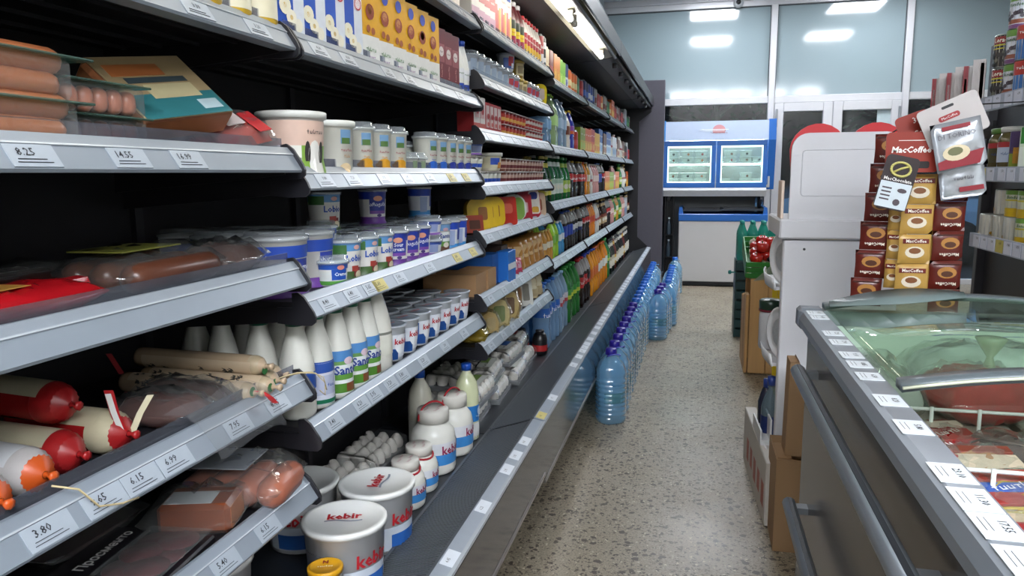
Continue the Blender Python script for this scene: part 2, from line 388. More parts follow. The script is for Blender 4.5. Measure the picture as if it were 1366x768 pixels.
# ================================================================ THE REFRIGERATED SHELF RUN
BAYS = dict(A=(.02, 1.208), B=(1.214, 2.362), C=(2.370, 3.600), D=(3.608, 4.785), E=(4.791, 6.003), F=(6.009, 7.364), G=(7.370, 8.424))
RAILZ = dict(A=(1.70, 1.462, 1.256, 1.056, .851, .652), B=(1.70, 1.460, 1.224, .991, .752), C=(1.705, 1.532, 1.358, 1.180, 1.019, .806, .640),
             D=(1.674, 1.350, 1.070, .778))
for k in 'EFG': RAILZ[k] = RAILZ['D']
DECK = .372            # product deck above the sill
XB = -1.055            # back of the shelves
def dz(bay, n): return RAILZ[bay][n-1]+.0305      # top of shelf n (counted from the top) of a bay
m_black = mat('#17161b', .55, var=.15); m_back = mat('#131217', .6, var=.2, scale=6)
m_cap = mat('#1d1d22', .38, var=.08); m_rail = mat('#8b949e', .34, .25, var=.06, scale=18); m_railhi = mat('#b9c0c7', .25, .2, var=.04)
m_tag = mat('#a3acb6', .32, .1, var=.06, scale=60); m_tagw = mat('#ccd3dc', .35, var=.05, scale=60); m_tagy = mat('#c2b358', .4, var=.05); m_ink = mat('#23252b', .6, var=0)
m_fence = film('#dcdde6', .80, .06, bodycol='#9aa0aa')
m_panel = mat('#37302b', .12, .1, var=.12, scale=5, spec=.6); m_steel = mat('#8f8a86', .3, .7, var=.06)
m_grille = mat('#565b61', .35, .3, var=.05); m_gdark = mat('#101114', .7, var=.1)
FENCED = {('A',3),('A',4),('A',5),('A',2),('B',2),('B',3),('C',1),('C',2)}
FACE = math.atan2(.0175, .0265)        # lean of the rail face
def rail_pt(t, lift=0.):             # point of the rail face, t = 0 at its foot, 1 at its head
    return XS+.0028-.0175*t+lift*math.cos(FACE), .003+.0265*t+lift*math.sin(FACE)
TAGS = {('A',3): ((.658,'8.25',1),(.798,'14.55',1),(.910,'16.99',1)),
        ('A',5): ((.52,'4.20',1),(.630,'3.80',1),(.710,'9.65',1),(.773,'6.15',1),(.837,'6.99',1),(.983,'7.95',1),(1.097,'8.45',1)),
        ('A',6): ((1.046,'6.15',1),(.93,'5.40',1)), ('A',4): (), ('A',2): ((.80,'5.80',0),(.95,'3.30',0),(1.10,'3.20',0)),
        ('B',1): ((1.5,'4.20',0),(1.7,'3.80',0),(2.0,'3.60',0),(2.2,'2.95',0)),
        ('B',2): ((1.30,'4.60',0),(1.42,'4.60',0),(1.62,'2.30',0),(1.75,'2.30',0),(1.95,'3.10',0),(2.15,'3.45',0)),
        ('B',3): ((1.30,'9.80',0),(1.42,'7.20',0),(1.58,'3.95',0),(1.72,'3.95',0),(1.88,'2.10',0),(2.06,'2.60','y'),(2.20,'2.60','y')),
        ('B',4): ((1.291,'8.40',1),(1.397,'6.40',1),(1.485,'5.65',1),(1.535,'5.60','y'),(1.654,'5.60',1),(1.86,'4.20',0),(2.098,'3.80','y'),(2.26,'3.10','y')),
        ('B',5): ((1.296,'3.40',1),(1.419,'6.20',1),(1.488,'5.95',1),(1.58,'3.20',1),(1.654,'5.80',1),(1.80,'2.20',1),(1.97,'2.40',0),(2.15,'2.40',0))}
def price_tag(parent, y, z0, txt, kind, w=.062):
    mb = MB(); M = TR(0, y, z0)
    a, b = rail_pt(.06, .0012), rail_pt(.94, .0012); k = .4 if txt and kind else .0
    quad = [(a[0], -w/2, a[1]), (a[0], w/2, a[1]), (b[0], w/2, b[1]), (b[0], -w/2, b[1])]
    th = Vector((math.cos(FACE), 0, math.sin(FACE)))*-.0010
    mb.add(quad+[tuple(Vector(q)+th) for q in quad], [(0,1,2,3),(7,6,5,4),(0,4,5,1),(1,5,6,2),(2,6,7,3),(3,7,4,0)], False, M)
    mb.mi(1)
    c = rail_pt(.62, .0018)
    R = Matrix.Translation((c[0], y, z0+c[1])) @ Matrix.Rotation(PI/2, 4, 'Z') @ Matrix.Rotation(-FACE, 4, 'X')
    put_text(mb, txt, .0135 if kind else .010, R @ TR(-.008 if kind else 0, 0, 0), bold=.01)
    if kind != 0 or True:
        for i, (dx, l) in enumerate(((-.004, .036), (-.002, .044))):
            mb.box(dx-l/2, dx+l/2, -.0002, .0002, -.009-.004*i, -.0082-.004*i, R)
    obj('price_tag', mb.mesh('price_tag', [m_tagy if kind == 'y' else m_tag, m_ink]), parent)
def shelf(cab, bay, n):
    y0, y1 = BAYS[bay]; z = RAILZ[bay][n-1]; e = .006
    mb = MB().box(XB, XS-.027, y0+.004, y1-.004, z+.018, z+.030)
    for y in (y0+.002, y1-.010):       # side brackets under the deck
        mb.prism([(XB, z-.035), (XB, z+.018), (XS-.03, z+.018), (XS-.03, z-.004), (XS-.10, z-.012)], y, y+.008)
    for i in range(4): mb.box(XB+.05+i*.075, XB+.058+i*.075, y0+.02, y1-.02, z+.012, z+.018)
    s = obj('shelf', mb.mesh('shelf', m_black), cab)
    fz = z
    mb = MB(); prof = [(XS+.001, z), (XS+.0025, z+.004)]
    for t in (.15, .58): prof.append((rail_pt(t)[0], z+rail_pt(t)[1]))
    mb.prism([(XS+.0005, z-.001), (XS+.0025, z+.003), (XS-.014, z+.0285), (XS-.0145, z+.0315), (XS-.024, z+.0425), (XS-.029, z+.0425), (XS-.029, z-.001)], y0+e, y1-e)
    mb.mi(1).prism([(XS-.0135, z+.0285), (XS-.0125, z+.0300), (XS-.0140, z+.0318)], y0+e, y1-e)  # thin lighter ridge: the rail's bright highlight line put into the colour
    obj('price_rail', mb.mesh('price_rail', [m_rail, m_railhi]), s)
    cap = [(-.038, .047), (-.026, .049), (-.014, .040), (.0035, .014), (.0075, .004), (.0065, -.006), (-.001, -.012), (-.03, -.013), (-.07, -.010), (-.07, .02), (-.038, .02)]
    for y in (y0+.0005, y1-.0055-.0005):
        obj('rail_cap', MB().prism([(XS+a, z+b) for a, b in cap], y, y+.0055).mesh('rail_cap', m_cap), s)
    if (bay, n) in FENCED:
        obj('plastic_riser', MB().box(XS-.034, XS-.0325, y0+.01, y1-.01, z+.030, z+.058).mesh('plastic_riser', m_fence), s)
    tags = TAGS.get((bay, n))
    if tags is None:
        rn = random.Random(hash(bay)%7+n); tags = []; y = y0+.10
        while y < y1-.08: tags.append((y, '%d.%d0' % (rn.randint(1, 5), rn.randint(1, 9)), 0)); y += rn.uniform(.12, .2)
    for (y, t, k) in tags: price_tag(s, y, z, t, k)
    return s
def cabinet(label, bays, pz, first=False, last=False, tubes=()):
    y0, y1 = BAYS[bays[0]][0], BAYS[bays[-1]][1]
    c = thing('multideck_cabinet', label, 'cabinet', (0, y0, 0), 0, 'multideck refrigerators along the wall')
    c.location = (0, 0, 0)
    mb = MB().box(XB-.03, XB, y0, y1, .25, 2.0)
    obj('back_panel', mb.mesh('back_panel', m_back), c)
    mb = MB()
    for i in range(int((y1-y0)/.6)+1):       # slotted uprights
        y = min(y1-.03, y0+.01+i*.6); mb.box(XB-.001, XB+.012, y, y+.022, .4, 1.95)
    obj('upright', mb.mesh('upright', mat('#232228', .5)), c)
    # tank with the product deck, stood on recessed feet
    mb = MB().box(XB-.03, -.66, y0, y1, .26, DECK).box(-.66, -.52, y0, y1, .26, .30)
    obj('deck', mb.mesh('deck', mat('#2c3036', .4, .3, var=.08)), c)
    mb = MB().box(XB-.02, -.66, y0+.01, y1-.01, .0, .26)
    obj('kick_plate', mb.mesh('kick_plate', mat('#1b1a1c', .6)), c)
    # front panel and its bright lower edge
    px = XF+(.004 if first else 0)
    obj('front_panel', MB().rbox(px-.02, px, y0+.003, y1-.003, pz, .425, .003).mesh('front_panel', m_panel), c)
    obj('edge_trim', MB().rbox(px-.022, px+.004, y0+.003, y1-.003, pz-.012, pz, .002).mesh('edge_trim', m_steel), c)
    # air grille: ribs across the run
    g = MB().box(-.662, -.506, y0+.002, y1-.002, .305, .307)
    g.mi(1).prism([(-.664, .372), (-.664, .3925), (-.656, .3925), (-.656, .372)], y0+.002, y1-.002).prism([(-.515, .36), (-.515, .440), (-.507, .440), (-.507, .36)], y0+.002, y1-.002)
    n = int((y1-y0-.01)/.011)
    for i in range(n):
        y = y0+.006+i*.011; g.prism([(-.656, .3865), (-.656, .3905), (-.515, .437), (-.515, .433)], y, y+.0042)
    o = obj('air_grille', g.mesh('air_grille', [m_gdark, m_grille]), c)
    # price strip on the sill
    st = obj('sill_strip', MB().prism([(-.507, .430), (-.507, .4405), (XF+.003, .4325), (XF+.003, .424), (XF-.02, .424)], y0+.002, y1-.002).mesh('sill_strip', mat('#8f99a6', .3, .3, var=.06)), c)
    obj('strip_edge', MB().prism([(XF-.004, .4336), (XF-.004, .4352), (XF+.0045, .4345), (XF+.0045, .426), (XF+.0032, .426), (XF+.0032, .4330)], y0+.002, y1-.002).mesh('strip_edge', m_railhi), st)
    if first: ys = [(1.426,.06),(1.684,.05),(1.928,.05),(2.036,.05),(2.156,.06),(1.20,.05),(.95,.06),(.7,.05)]
    else:
        rn = random.Random(int(y0*10)); ys = []; y = y0+.06
        if bays[0] == 'C': ys = [(2.411, 'y'), (2.62, .06), (3.108, .1)]; y = 3.26
        while y < y1-.06: ys.append((y, .06)); y += rn.choice((.075, .085, .11, .14))
    for (y, k) in ys:
        mb = MB().prism([(-.503, .4403), (-.503, .4412), (XF-.004, .4344), (XF-.004, .4335)], y-.032, y+.032)
        mb.mi(1)
        if y < 3.5:
            sl = math.atan2(.0068, .029); R = TR(-.484, y, .4376, 0, 0, PI/2) @ Matrix.Rotation(-(PI/2-sl), 4, 'X')
            put_text(mb, '%d.%d5' % (int(y*7) % 6+1, int(y*31) % 10), .011, R @ TR(-.012, 0, .006), lift=0)
        obj('price_tag', mb.mesh('price_tag', [m_tagy if k == 'y' else m_tagw, m_ink]), st)
    # canopy
    mb = MB().prism([(XB-.03, 1.985), (XB-.03, 2.06), (XF-.03, 2.06), (XF, 2.05), (XF, 1.965), (XF-.012, 1.965), (XF-.02, 1.985)], y0, y1)
    cn = obj('canopy', mb.mesh('canopy', mat('#1a191d', .4, .1, var=.06)), c)
    obj('canopy_underside', MB().prism([(-.615, 1.938), (-.615, 1.984), (XF-.021, 1.984), (XF-.03, 1.958)], y0+.004, y1-.004).mesh('canopy_underside', mat('#b8b5a4' if tubes else '#2c2b30', .35, .1, var=.05)), c)
    obj('air_duct', MB().prism([(XB, 1.86), (XB, 1.984), (-.617, 1.984), (-.617, 1.940), (-.90, 1.92)], y0+.004, y1-.004).mesh('air_duct', mat('#1b1a1f', .5)), c)
    obj('canopy_trim', MB().tube([(XF-.006, y0+.01, 1.962), (XF-.006, y1-.01, 1.962)], .006, 6).mesh('canopy_trim', mat('#4b4b50', .3, .6)), c)
    obj('night_blind', MB().tube([(XF-.034, y0+.02, 1.949), (XF-.034, y1-.02, 1.949)], .011, 8).mesh('night_blind', mat('#5a5a5f', .35, .4)), c)
    for (a, b) in tubes:
        x, z = -.545, 1.906
        t = obj('tube_light', MB().tube([(x, a+.03, z), (x, b-.03, z)], .0135, 10).mesh('tube_light', emis('#fff8ec', TUBE)), c)
        for q in (a, b-.03): obj('lamp_holder', MB().tube([(x, q, z), (x, q+.03, z)], .0145, 10).box(x-.01, x+.01, q+.006, q+.024, z, 1.945).mesh('lamp_holder', mat('#b9b7ae', .4)), t)
    if not tubes:                      # empty lamp holders and clips under the dark canopy
        for i in range(int((y1-y0)/.42)): obj('lamp_holder', MB().lathe([(.016, 0), (.016, .03), (.008, .032)], 8, TR(-.53, y0+.2+i*.42, 1.945, rx=PI)).mesh('lamp_holder', mat('#6b6b70', .35, .4)), c)
    # end walls
    for k, y in ((first, y0-.03), (last, y1)):
        if k: obj('end_wall', MB().prism([(XB-.03, .0), (XB-.03, 2.06), (XF-.02, 2.06), (XF-.02, 1.9), (-.62, 1.8), (-.62, .55), (XF-.02, .43), (XF-.02, .1), (-.66, 0)], y, y+.03 if not last else y+.004).mesh('end_wall', m_cap), c)
    for b in bays:
        for n in range(1, len(RAILZ[b])+1): shelf(c, b, n)
    return c
cabinet('open multideck cabinet stocked with sausages, milk and yoghurt', 'AB', .258, first=True, tubes=((.35,1.52),(1.60,2.30)))
cabinet('open multideck cabinet with egg trays, bread and big bottled drinks', 'CD', .222, tubes=((2.42,3.35),(3.42,4.44)))
cabinet('dark open multideck cabinet between two others, full of soft drinks', 'EF', .222)
cabinet('short open multideck cabinet of drinks against the dark pier', 'G', .222, last=True)
# ================================================================ ISLAND FREEZER ON THE RIGHT
m_grey = mat('#6f747a', .38, .2, var=.05); m_greyl = mat('#888e95', .34, .25, var=.05); m_white = mat('#d3d4d6', .4, var=.04); m_liner = mat('#c9d3cd', .5, var=.05)
FX0, FX1, FY0, FY1, FZ = .268, 1.02, -.55, 2.03, .905
fr = thing('island_freezer', 'long chest freezer with sliding glass lid and grey bumper rails', 'freezer', (0, 0, 0))
mb = MB().box(FX0+.022, FX1-.02, FY0+.02, FY1-.02, .06, .16)
for (a, b, c, d) in ((FX0+.022, FX0+.06, FY0+.02, FY1-.02), (FX1-.06, FX1-.02, FY0+.02, FY1-.02), (FX0+.06, FX1-.06, FY0+.02, FY0+.06), (FX0+.06, FX1-.06, FY1-.06, FY1-.02)): mb.box(a, b, c, d, .16, .86)
obj('body', mb.mesh('body', mat('#5d5650', .2, .45, var=.10, scale=6)), fr)
obj('base', MB().box(FX0+.06, FX1-.06, FY0+.06, FY1-.06, 0, .06).mesh('base', mat('#222226', .6)), fr)
mb = MB().box(FX0+.06, FX1-.06, FY0+.06, FY1-.06, .20, .21)
mb.box(FX0+.06, FX0+.066, FY0+.06, FY1-.06, .21, .87).box(FX1-.066, FX1-.06, FY0+.06, FY1-.06, .21, .87).box(FX0+.066, FX1-.066, FY1-.066, FY1-.06, .21, .87).box(FX0+.066, FX1-.066, FY0+.06, FY0+.066, .21, .87)
obj('inner_liner', mb.mesh('inner_liner', m_liner), fr)
# top frame: bevelled rail all round
prof = [(0, 0), (-.004, .006), (-.004, .022), (.003, .040), (.012, .045), (.050, .045), (.052, .02), (.052, 0)]
mb = MB()
mb.prism([(FX0+a, FZ-.045+b) for a, b in prof], FY0, FY1).prism([(FX1-a, FZ-.045+b) for a, b in prof][::-1], FY0, FY1)
mb.prism([(FY1-a, FZ-.045+b) for a, b in prof], FX0+.052, FX1-.052, 'x').prism([(FY0+a, FZ-.045+b) for a, b in prof][::-1], FX0+.052, FX1-.052, 'x')
frame = obj('top_frame', mb.mesh('top_frame', m_greyl), fr)
obj('corner_block', MB().rbox(FX0-.007, FX0+.055, FY1-.05, FY1+.008, FZ-.05, FZ+.004, .008).mesh('corner_block', m_grey), fr)
for (z, x, r, y1) in ((.778, .250, .017, 1.86), (.425, .250, .0165, 1.90)):
    mb = MB().tube([(x, FY0+.02, z), (x, y1, z)], r, 10)
    rail = obj('bumper_rail', mb.mesh('bumper_rail', mat('#8d949c', .3, .3, var=.05)), fr)
    obj('rail_groove', MB().box(x-.004, x+.004, FY0+.03, y1-.004, z+r-.0012, z+r+.0006).mesh('rail_groove', mat('#2c3036', .5)), rail)
    for y in (y1-.03, .9, .1): obj('bracket', MB().box(x, FX0+.024, y-.015, y+.015, z-.008, z+.008).mesh('bracket', m_grey), rail)
def arch(x): return FZ+.002+.034*max(0, 1-((x-.645)/.325)**2)
def arch_strip(mb, y0, y1, t, n=14, x0=.322, x1=.968, dz=0):
    xs = [x0+(x1-x0)*i/n for i in range(n+1)]
    vs = []; fs = []
    for x in xs: vs += [(x, y0, arch(x)+dz), (x, y1, arch(x)+dz), (x, y1, arch(x)+dz+t), (x, y0, arch(x)+dz+t)]
    for i in range(n):
        for k in range(4): a = i*4+k; b = i*4+(k+1) % 4; fs.append((a, b, b+4, a+4))
    fs += [(3, 2, 1, 0), (4*n, 4*n+1, 4*n+2, 4*n+3)]
    mb.add(vs, fs, True)
m_lid = mat('#5f686c', .35, .1, var=.05); mb = MB(); arch_strip(mb, 1.245, 1.285, .014); lid = obj('sliding_lid', mb.mesh('sliding_lid', m_lid), fr)
mb = MB(); arch_strip(mb, 1.975, 2.022, .012); obj('rear_bar', mb.mesh('rear_bar', m_lid), lid)
mb = MB(); arch_strip(mb, 1.285, 1.975, .004, dz=.005)
obj('lid_glass', mb.mesh('lid_glass', film('#e9f2e9', .93, .03, bodycol='#c5d6c4')), lid)
mb = MB(); arch_strip(mb, 1.239, 1.2455, .004, dz=.006); obj('lid_seal', mb.mesh('lid_seal', mat('#c5c8b2', .4)), lid)
mb = MB()                              # moulded grip at the far corner of the lid
for i in range(9):
    t = i/8; mb.mi(0)
pts = [(.33+.30*i/10, 1.955-.06*math.sin(PI*i/10)**1.2) for i in range(11)]
vs = []; fs = []
for i, (x, y) in enumerate(pts): vs += [(x, y, arch(x)+.010), (x, 1.976, arch(x)+.010), (x, 1.976, arch(x)+.022+.012*math.sin(PI*i/10)), (x, y, arch(x)+.0125)]
for i in range(10):
    for k in range(4): a = i*4+k; b = i*4+(k+1) % 4; fs.append((a, b, b+4, a+4))
fs += [(3,2,1,0), (40,41,42,43)]
obj('lid_grip', MB().add(vs, fs, True).mesh('lid_grip', mat('#6f7d7c', .25, var=.05)), lid)
# price cards along the frame
for i, (y, t) in enumerate(((1.945,'4.10'),(1.885,'4.60'),(1.700,'7.20'),(1.612,'7.90'),(1.500,'9.10'),(1.428,'8.85'),(1.345,'6.30'),(1.205,'8.20'),(1.08,'5.80'),(.918,'23.10'),(.845,'11.30'),(.782,'17.55'),(.712,'13.40'),(.60,'9.90'))):
    w = .050 if y > 1.3 else .060
    mb = MB().box(FX0+.008, FX0+.047, y-w/2, y+w/2, FZ+.0002, FZ+.0010)
    mb.mi(1)
    R = Matrix.Translation((FX0+.037, y, FZ+.0014)) @ Matrix.Rotation(-PI/2, 4, 'Z') @ Matrix.Rotation(-PI/2, 4, 'X')
    put_text(mb, t, .0125, R @ TR(0, 0, -.002), bold=.015)
    for k in range(2): mb.box(-.018, .012, 0, .0002, -.016-.006*k, -.0154-.006*k, R)
    obj('price_tag', mb.mesh('price_tag', [mat('#dfe5ea', .3, var=.03), m_ink]), frame)
# wire basket dividers
def wires(segs, r=.0035):
    for a, b in segs: obj('basket_wire', MB().tube([a, b], r, 6).mesh('basket_wire', mat('#e3e6e2', .35)), fr)
WX0, WX1 = FX0+.068, FX1-.068
segs = []
for y in (1.53, 1.22, .86):
    segs += [((WX0, y, .80), (WX1, y, .80)), ((WX0, y, .743), (WX1, y, .743)), ((WX0, y, .686), (WX1, y, .686))]
    for k in range(8): x = WX0+.03+k*.082; segs.append(((x, y-.006, .66), (x, y-.006, .806)))
wires(segs)
# frozen goods: every bag and pack is a thing
def bagmesh(w, d, t, m, seed, crimp=.25, wob=.25, nx=9, ny=9): return MB().pillow(w, d, t, nx, ny, crimp, wob, seed).mesh('bag', m)
m_clear = film('#f8faf8', .90, .10, bodycol='#dfe4e0', bump=.3, scale=35)
def frozen(name, label, x, y, z, w, d, t, col, seed, rz=0, tilt=(0, 0), text=None, tcol='#f0f0f0', band_=None, wrap=True):
    o = thing(name, label, 'frozen food', (x, y, z), rot=(tilt[0], tilt[1], rz))
    b = obj('pack', bagmesh(w, d, t, mat(col, .3, var=.45, scale=22, bump=.5), seed, .25, .10, 16, 16), o)
    if band_: obj('printed_band', MB().rbox(-w*.33, w*.33, -d*.30, d*.02, t*.97, t*1.02, .002).mesh('printed_band', mat(band_, .3, var=.08)), b)
    if text:
        mb = MB(); put_text(mb, text, min(w*.26, .032), TR(0, -d*.14, t*1.03+.001, rx=-PI/2), bold=.02); obj('lettering', mb.mesh('lettering', mat(tcol, .4, var=0)), b)
    if wrap: obj('wrapper', bagmesh(w*1.08, d*1.10, t*1.08, m_clear, seed+50, .1, .16, 12, 12), o)
    return o
G = 'frozen packs in the island freezer'
bot = .211
for (x, y) in ((.47, 1.74), (.80, 1.74), (.47, 1.30), (.80, 1.30), (.47, .80), (.80, .80)):     # stock below, carrying the packs on top
    o = thing('frozen_stock_carton', 'plain grey carton under the frozen packs in the chest', 'carton', (x, y, bot), 0, 'cartons filling the freezer')
    hh = .53 if y > 1.6 else .50
    obj('carton_body', MB().rbox(-.155, .155, -.20, .20, 0, hh, .004).mesh('carton_body', mat('#b9b4a8', .6)), o); obj('tape', MB().box(-.156, .156, -.02, .02, hh-.004, hh+.0008).mesh('tape', mat('#a3967c', .3)), o)
top = bot+.5012; topf = bot+.5312
frozen('frozen_meat_bag', 'tied clear bag of red frozen meat beneath the sliding lid', .575, 1.68, topf, .20, .16, .105, '#a8302a', 3, .2, (0, 0))
o = bpy.data.objects['frozen_meat_bag']
obj('tied_neck', MB().lathe([(.004,0),(.012,.01),(.006,.03),(.022,.055),(.03,.07),(.018,.072)], 9, TR(.02, 0, .10)).mesh('tied_neck', film('#e9f0e2', .45, .15, bodycol='#cfdcc6')), o)
frozen('frozen_dumpling_bag', 'large white bag with blue printed arcs under the sliding lid', .66, 1.86, topf, .36, .15, .115, '#c3ccd0', 8, .05)
o = bpy.data.objects['frozen_dumpling_bag']
mb = MB()
for (cx, cy, r, a0, a1) in ((-.05, .0, .07, .4, 2.6), (.07, -.02, .09, .2, 2.0), (.12, .02, .05, -1, 1.5)):
    for k in range(8):
        a = a0+(a1-a0)*k/8; b = a0+(a1-a0)*(k+.9)/8
        mb.add([(cx+r*math.cos(a), cy+r*.6*math.sin(a), .1305), (cx+r*math.cos(b), cy+r*.6*math.sin(b), .1305), (cx+(r+.014)*math.cos(b), cy+(r+.014)*.6*math.sin(b), .1305), (cx+(r+.014)*math.cos(a), cy+(r+.014)*.6*math.sin(a), .1305)], [(0,1,2,3)])
obj('printed_arcs', mb.mesh('printed_arcs', mat('#3d44a0', .4, var=.05)), o)
frozen('frozen_fish_pack', 'grey see-through pack of frozen fish against the left side of the freezer', .41, 1.76, topf, .11, .34, .09, '#aab0a8', 12, 0)
frozen('frozen_steak_pack', 'bright red printed pack just in front of the lid edge', .40, 1.375, top, .09, .12, .075, '#a01f24', 15, .3, text='#5', band_=None)
def flatpack(name, label, x, y, z, w, d, t, col, bands_, rz, tilt=0., ry=0., mark=None):
    o = thing(name, label, 'frozen food', (x, y, z+.5*w*abs(math.sin(ry))+.5*d*abs(math.sin(tilt))), rot=(tilt, ry, rz), group=None)
    b = obj('pack', MB().pillow(w, d, t, 12, 12, .06, .10, int(x*900+y*77)).mesh('pack', mat(col, .25, var=.2, scale=40, bump=.3)), o)
    for k, (y0, y1, c) in enumerate(bands_): obj('printed_band', MB().rbox(-w*.40, w*.40, y0*d, y1*d, t*.93, t*1.0+.0012+.0006*k, .0005).mesh('printed_band', mat(c, .28, var=.3, scale=60)), b)
    if mark:
        m = MB(); put_text(m, mark[0], mark[1], TR(0, mark[2]*d, t*1.0+.0035, rz=mark[3]) @ Matrix.Rotation(-PI/2, 4, 'X'), bold=.02); obj('lettering', m.mesh('lettering', mat(mark[4], .4, var=0)), b)
    obj('glossy_film', MB().pillow(w*1.05, d*1.06, t*1.10, 10, 10, .05, .20, int(x*500+y*31)).mesh('glossy_film', m_clear), o)
FP = (('frozen_steak_pack', 'second red printed pack lying beside the freezer wall', .395, 1.265, .13, .12, .05, '#8f1c20', ((-.30, .05, '#a83a30'), (.12, .3, '#c9b8a8')), .3, .15, ('#5', .022, -.1, .3, '#e8dcd4')),
 ('frozen_nugget_pack', 'dark brown pack with grey print beside the red packs', .505, 1.245, .13, .13, .05, '#3f302a', ((-.32, .28, '#5d4c44'),), -.5, -.1, ('#5', .02, 0, .2, '#a89c94')),
 ('frozen_cutlet_pack', 'clear pack of beige cutlets lying by the wire divider', .63, 1.26, .14, .16, .06, '#b08a70', ((-.1, .35, '#cfc4b4'),), .35, .1, None),
 ('frozen_vegetable_bag', 'green and yellow bag of frozen vegetables beside the cutlets', .78, 1.30, .15, .2, .07, '#8f9c3c', ((-.2, .2, '#c9c060'),), .1, 0, None),
 ('frozen_patty_pack', 'tan pack with white top label in front of the divider', .42, 1.125, .14, .12, .05, '#a8805c', ((-.3, .1, '#c3b49c'), (.15, .32, '#7a3a2c')), .15, .2, None),
 ('frozen_sausage_pack', 'glossy brown pack with a silver-white label strip', .545, 1.10, .15, .12, .05, '#6b4634', ((-.35, -.02, '#b9bcc4'), (.1, .3, '#3a2c28')), -.25, -.12, None),
 ('frozen_fillet_pack', 'pale pink pack of fillets by the middle of the chest', .68, 1.08, .13, .14, .05, '#b98478', ((-.2, .25, '#cdb4aa'),), .5, 0, None),
 ('frozen_kebab_pack', 'yellow-edged pack with blue and red bands by the freezer wall', .415, .995, .15, .12, .055, '#a8923a', ((-.36, -.12, '#8f2a26'), (-.10, .08, '#2a4fa0'), (.12, .36, '#9a3a30')), .2, .2, ('#6', .022, -.01, .2, '#dfe0e4')),
 ('frozen_meatball_pack', 'red-brown pack of meatballs behind the wire grid', .56, .965, .14, .13, .055, '#6e3a2e', ((-.25, .1, '#8c5a46'), (.14, .34, '#b9a890')), -.3, -.1, None),
 ('frozen_pastry_pack', 'beige pack with an oval red seal in the open end', .43, .865, .15, .12, .05, '#a68e72', ((-.30, .30, '#b9a68c'), (-.12, .12, '#962c2e')), .1, .15, None),
 ('frozen_fish_stick_pack', 'olive and yellow pack of fish sticks by the freezer wall', .555, .835, .13, .13, .05, '#857a30', ((-.3, 0, '#b0a040'), (.05, .3, '#4a4a2c')), -.2, -.1, None),
 ('frozen_pizza_pack', 'dark maroon pack with cream band near the freezer end', .42, .735, .14, .12, .05, '#5a2626', ((-.3, .0, '#b8a890'), (.08, .3, '#7a2c2c')), .25, .15, None),
 ('frozen_rib_pack', 'brown pack with red band beside the maroon one', .56, .70, .15, .13, .05, '#6b4a36', ((-.3, .05, '#8f2e2a'),), -.1, 0, None),
 ('frozen_berry_pack', 'purple pack of berries at the far side of the chest', .82, 1.05, .16, .2, .06, '#4a2a44', ((-.3, .1, '#7a4a6a'),), .1, 0, None),
 ('frozen_bread_pack', 'golden pack of frozen bread at the far side of the chest', .74, .82, .2, .2, .06, '#b08a4c', ((-.2, .2, '#d0b884'),), 0, 0, None))
for k, (nm, lb, x, y, w, d, t, c, bs, rz, ti, mk) in enumerate(FP): flatpack(nm, lb, x+.06, y+.235, top+.0, w, d, t, c, bs, rz, ti, 0, mk)

# ================================================================ WHITE DISPLAY STAND WITH HEART HEADER
st = thing('display_stand', 'white cardboard display stand seen from behind with a red heart header', 'display stand', (.48, 2.95, 0))
def S(n, mb, m, par=None): return obj(n, mb.mesh(n, m), par or st)
m_card = mat('#cfcfd3', .5, var=.03, scale=6)
ox, oy = .48, 2.95
def sx(x): return x-ox
by = 2.75-oy
S('lower_panel', MB().rbox(sx(.302), sx(.675), by, by+.02, 0, 1.018, .004), m_card)
for i, (a, b) in enumerate(((.302, .322), (.655, .675))): S('side_panel', MB().box(sx(a), sx(b), by+.02, by+(.05 if a < .4 else .40), 0, 1.018), m_card)
lg = S('ledge', MB().rbox(sx(.284), sx(.69), by-.02, by+.40, 1.021, 1.088, .006), m_card)
S('screw', MB().lathe([(.0045,0),(.0045,.003),(0,.004)], 8, TR(sx(.37), by+.001, .985, rx=PI/2)), mat('#4b4b50', .4), lg)
up = S('upper_panel', MB().prism([(a, b) for a, b in [(sx(.315), 1.088), (sx(.665), 1.088)]+[(sx(.665)-.055+.055*math.cos(i*PI/12), 1.325+.055*math.sin(i*PI/12)) for i in range(7)]+[(sx(.315)+.055-.055*math.sin(i*PI/12), 1.325+.055*math.cos(i*PI/12)) for i in range(7)]], by+.005, by+.022), m_card)
mb = MB(); pts = rrect(sx(.48), 1.245, .26, .155, .012); n = len(pts)
for i in range(n):
    a, b = pts[i], pts[(i+1) % n]; mb.tube([(a[0], by+.0045, a[1]), (b[0], by+.0045, b[1])], .0014, 4, False)
S('embossed_line', mb, mat('#bfbfc4', .5), up)
hp = []
for i in range(13): a = PI*1.05-i/12*PI*1.05+.05; hp.append((sx(.402)+.092*math.cos(a), 1.320+.092*math.sin(a)))
for i in range(13): a = PI-i/12*PI*1.05; hp.append((sx(.587)+.095*math.cos(a), 1.317+.095*math.sin(a)))
hp += [(sx(.640), 1.20), (sx(.50), 1.06), (sx(.32), 1.21)]
hn = len(hp); hc = (sx(.495), 1.22)
hv = [(hc[0], by+.026, hc[1]), (hc[0], by+.034, hc[1])]+[(a, by+.026, b) for a, b in hp]+[(a, by+.034, b) for a, b in hp]
hf = []
for k in range(hn): q = (k+1) % hn; hf += [(0, 2+k, 2+q), (1, 2+hn+q, 2+hn+k), (2+k, 2+hn+k, 2+hn+q, 2+q)]
S('heart_header', MB().add(hv, hf), mat('#c4121f', .35, var=.05))
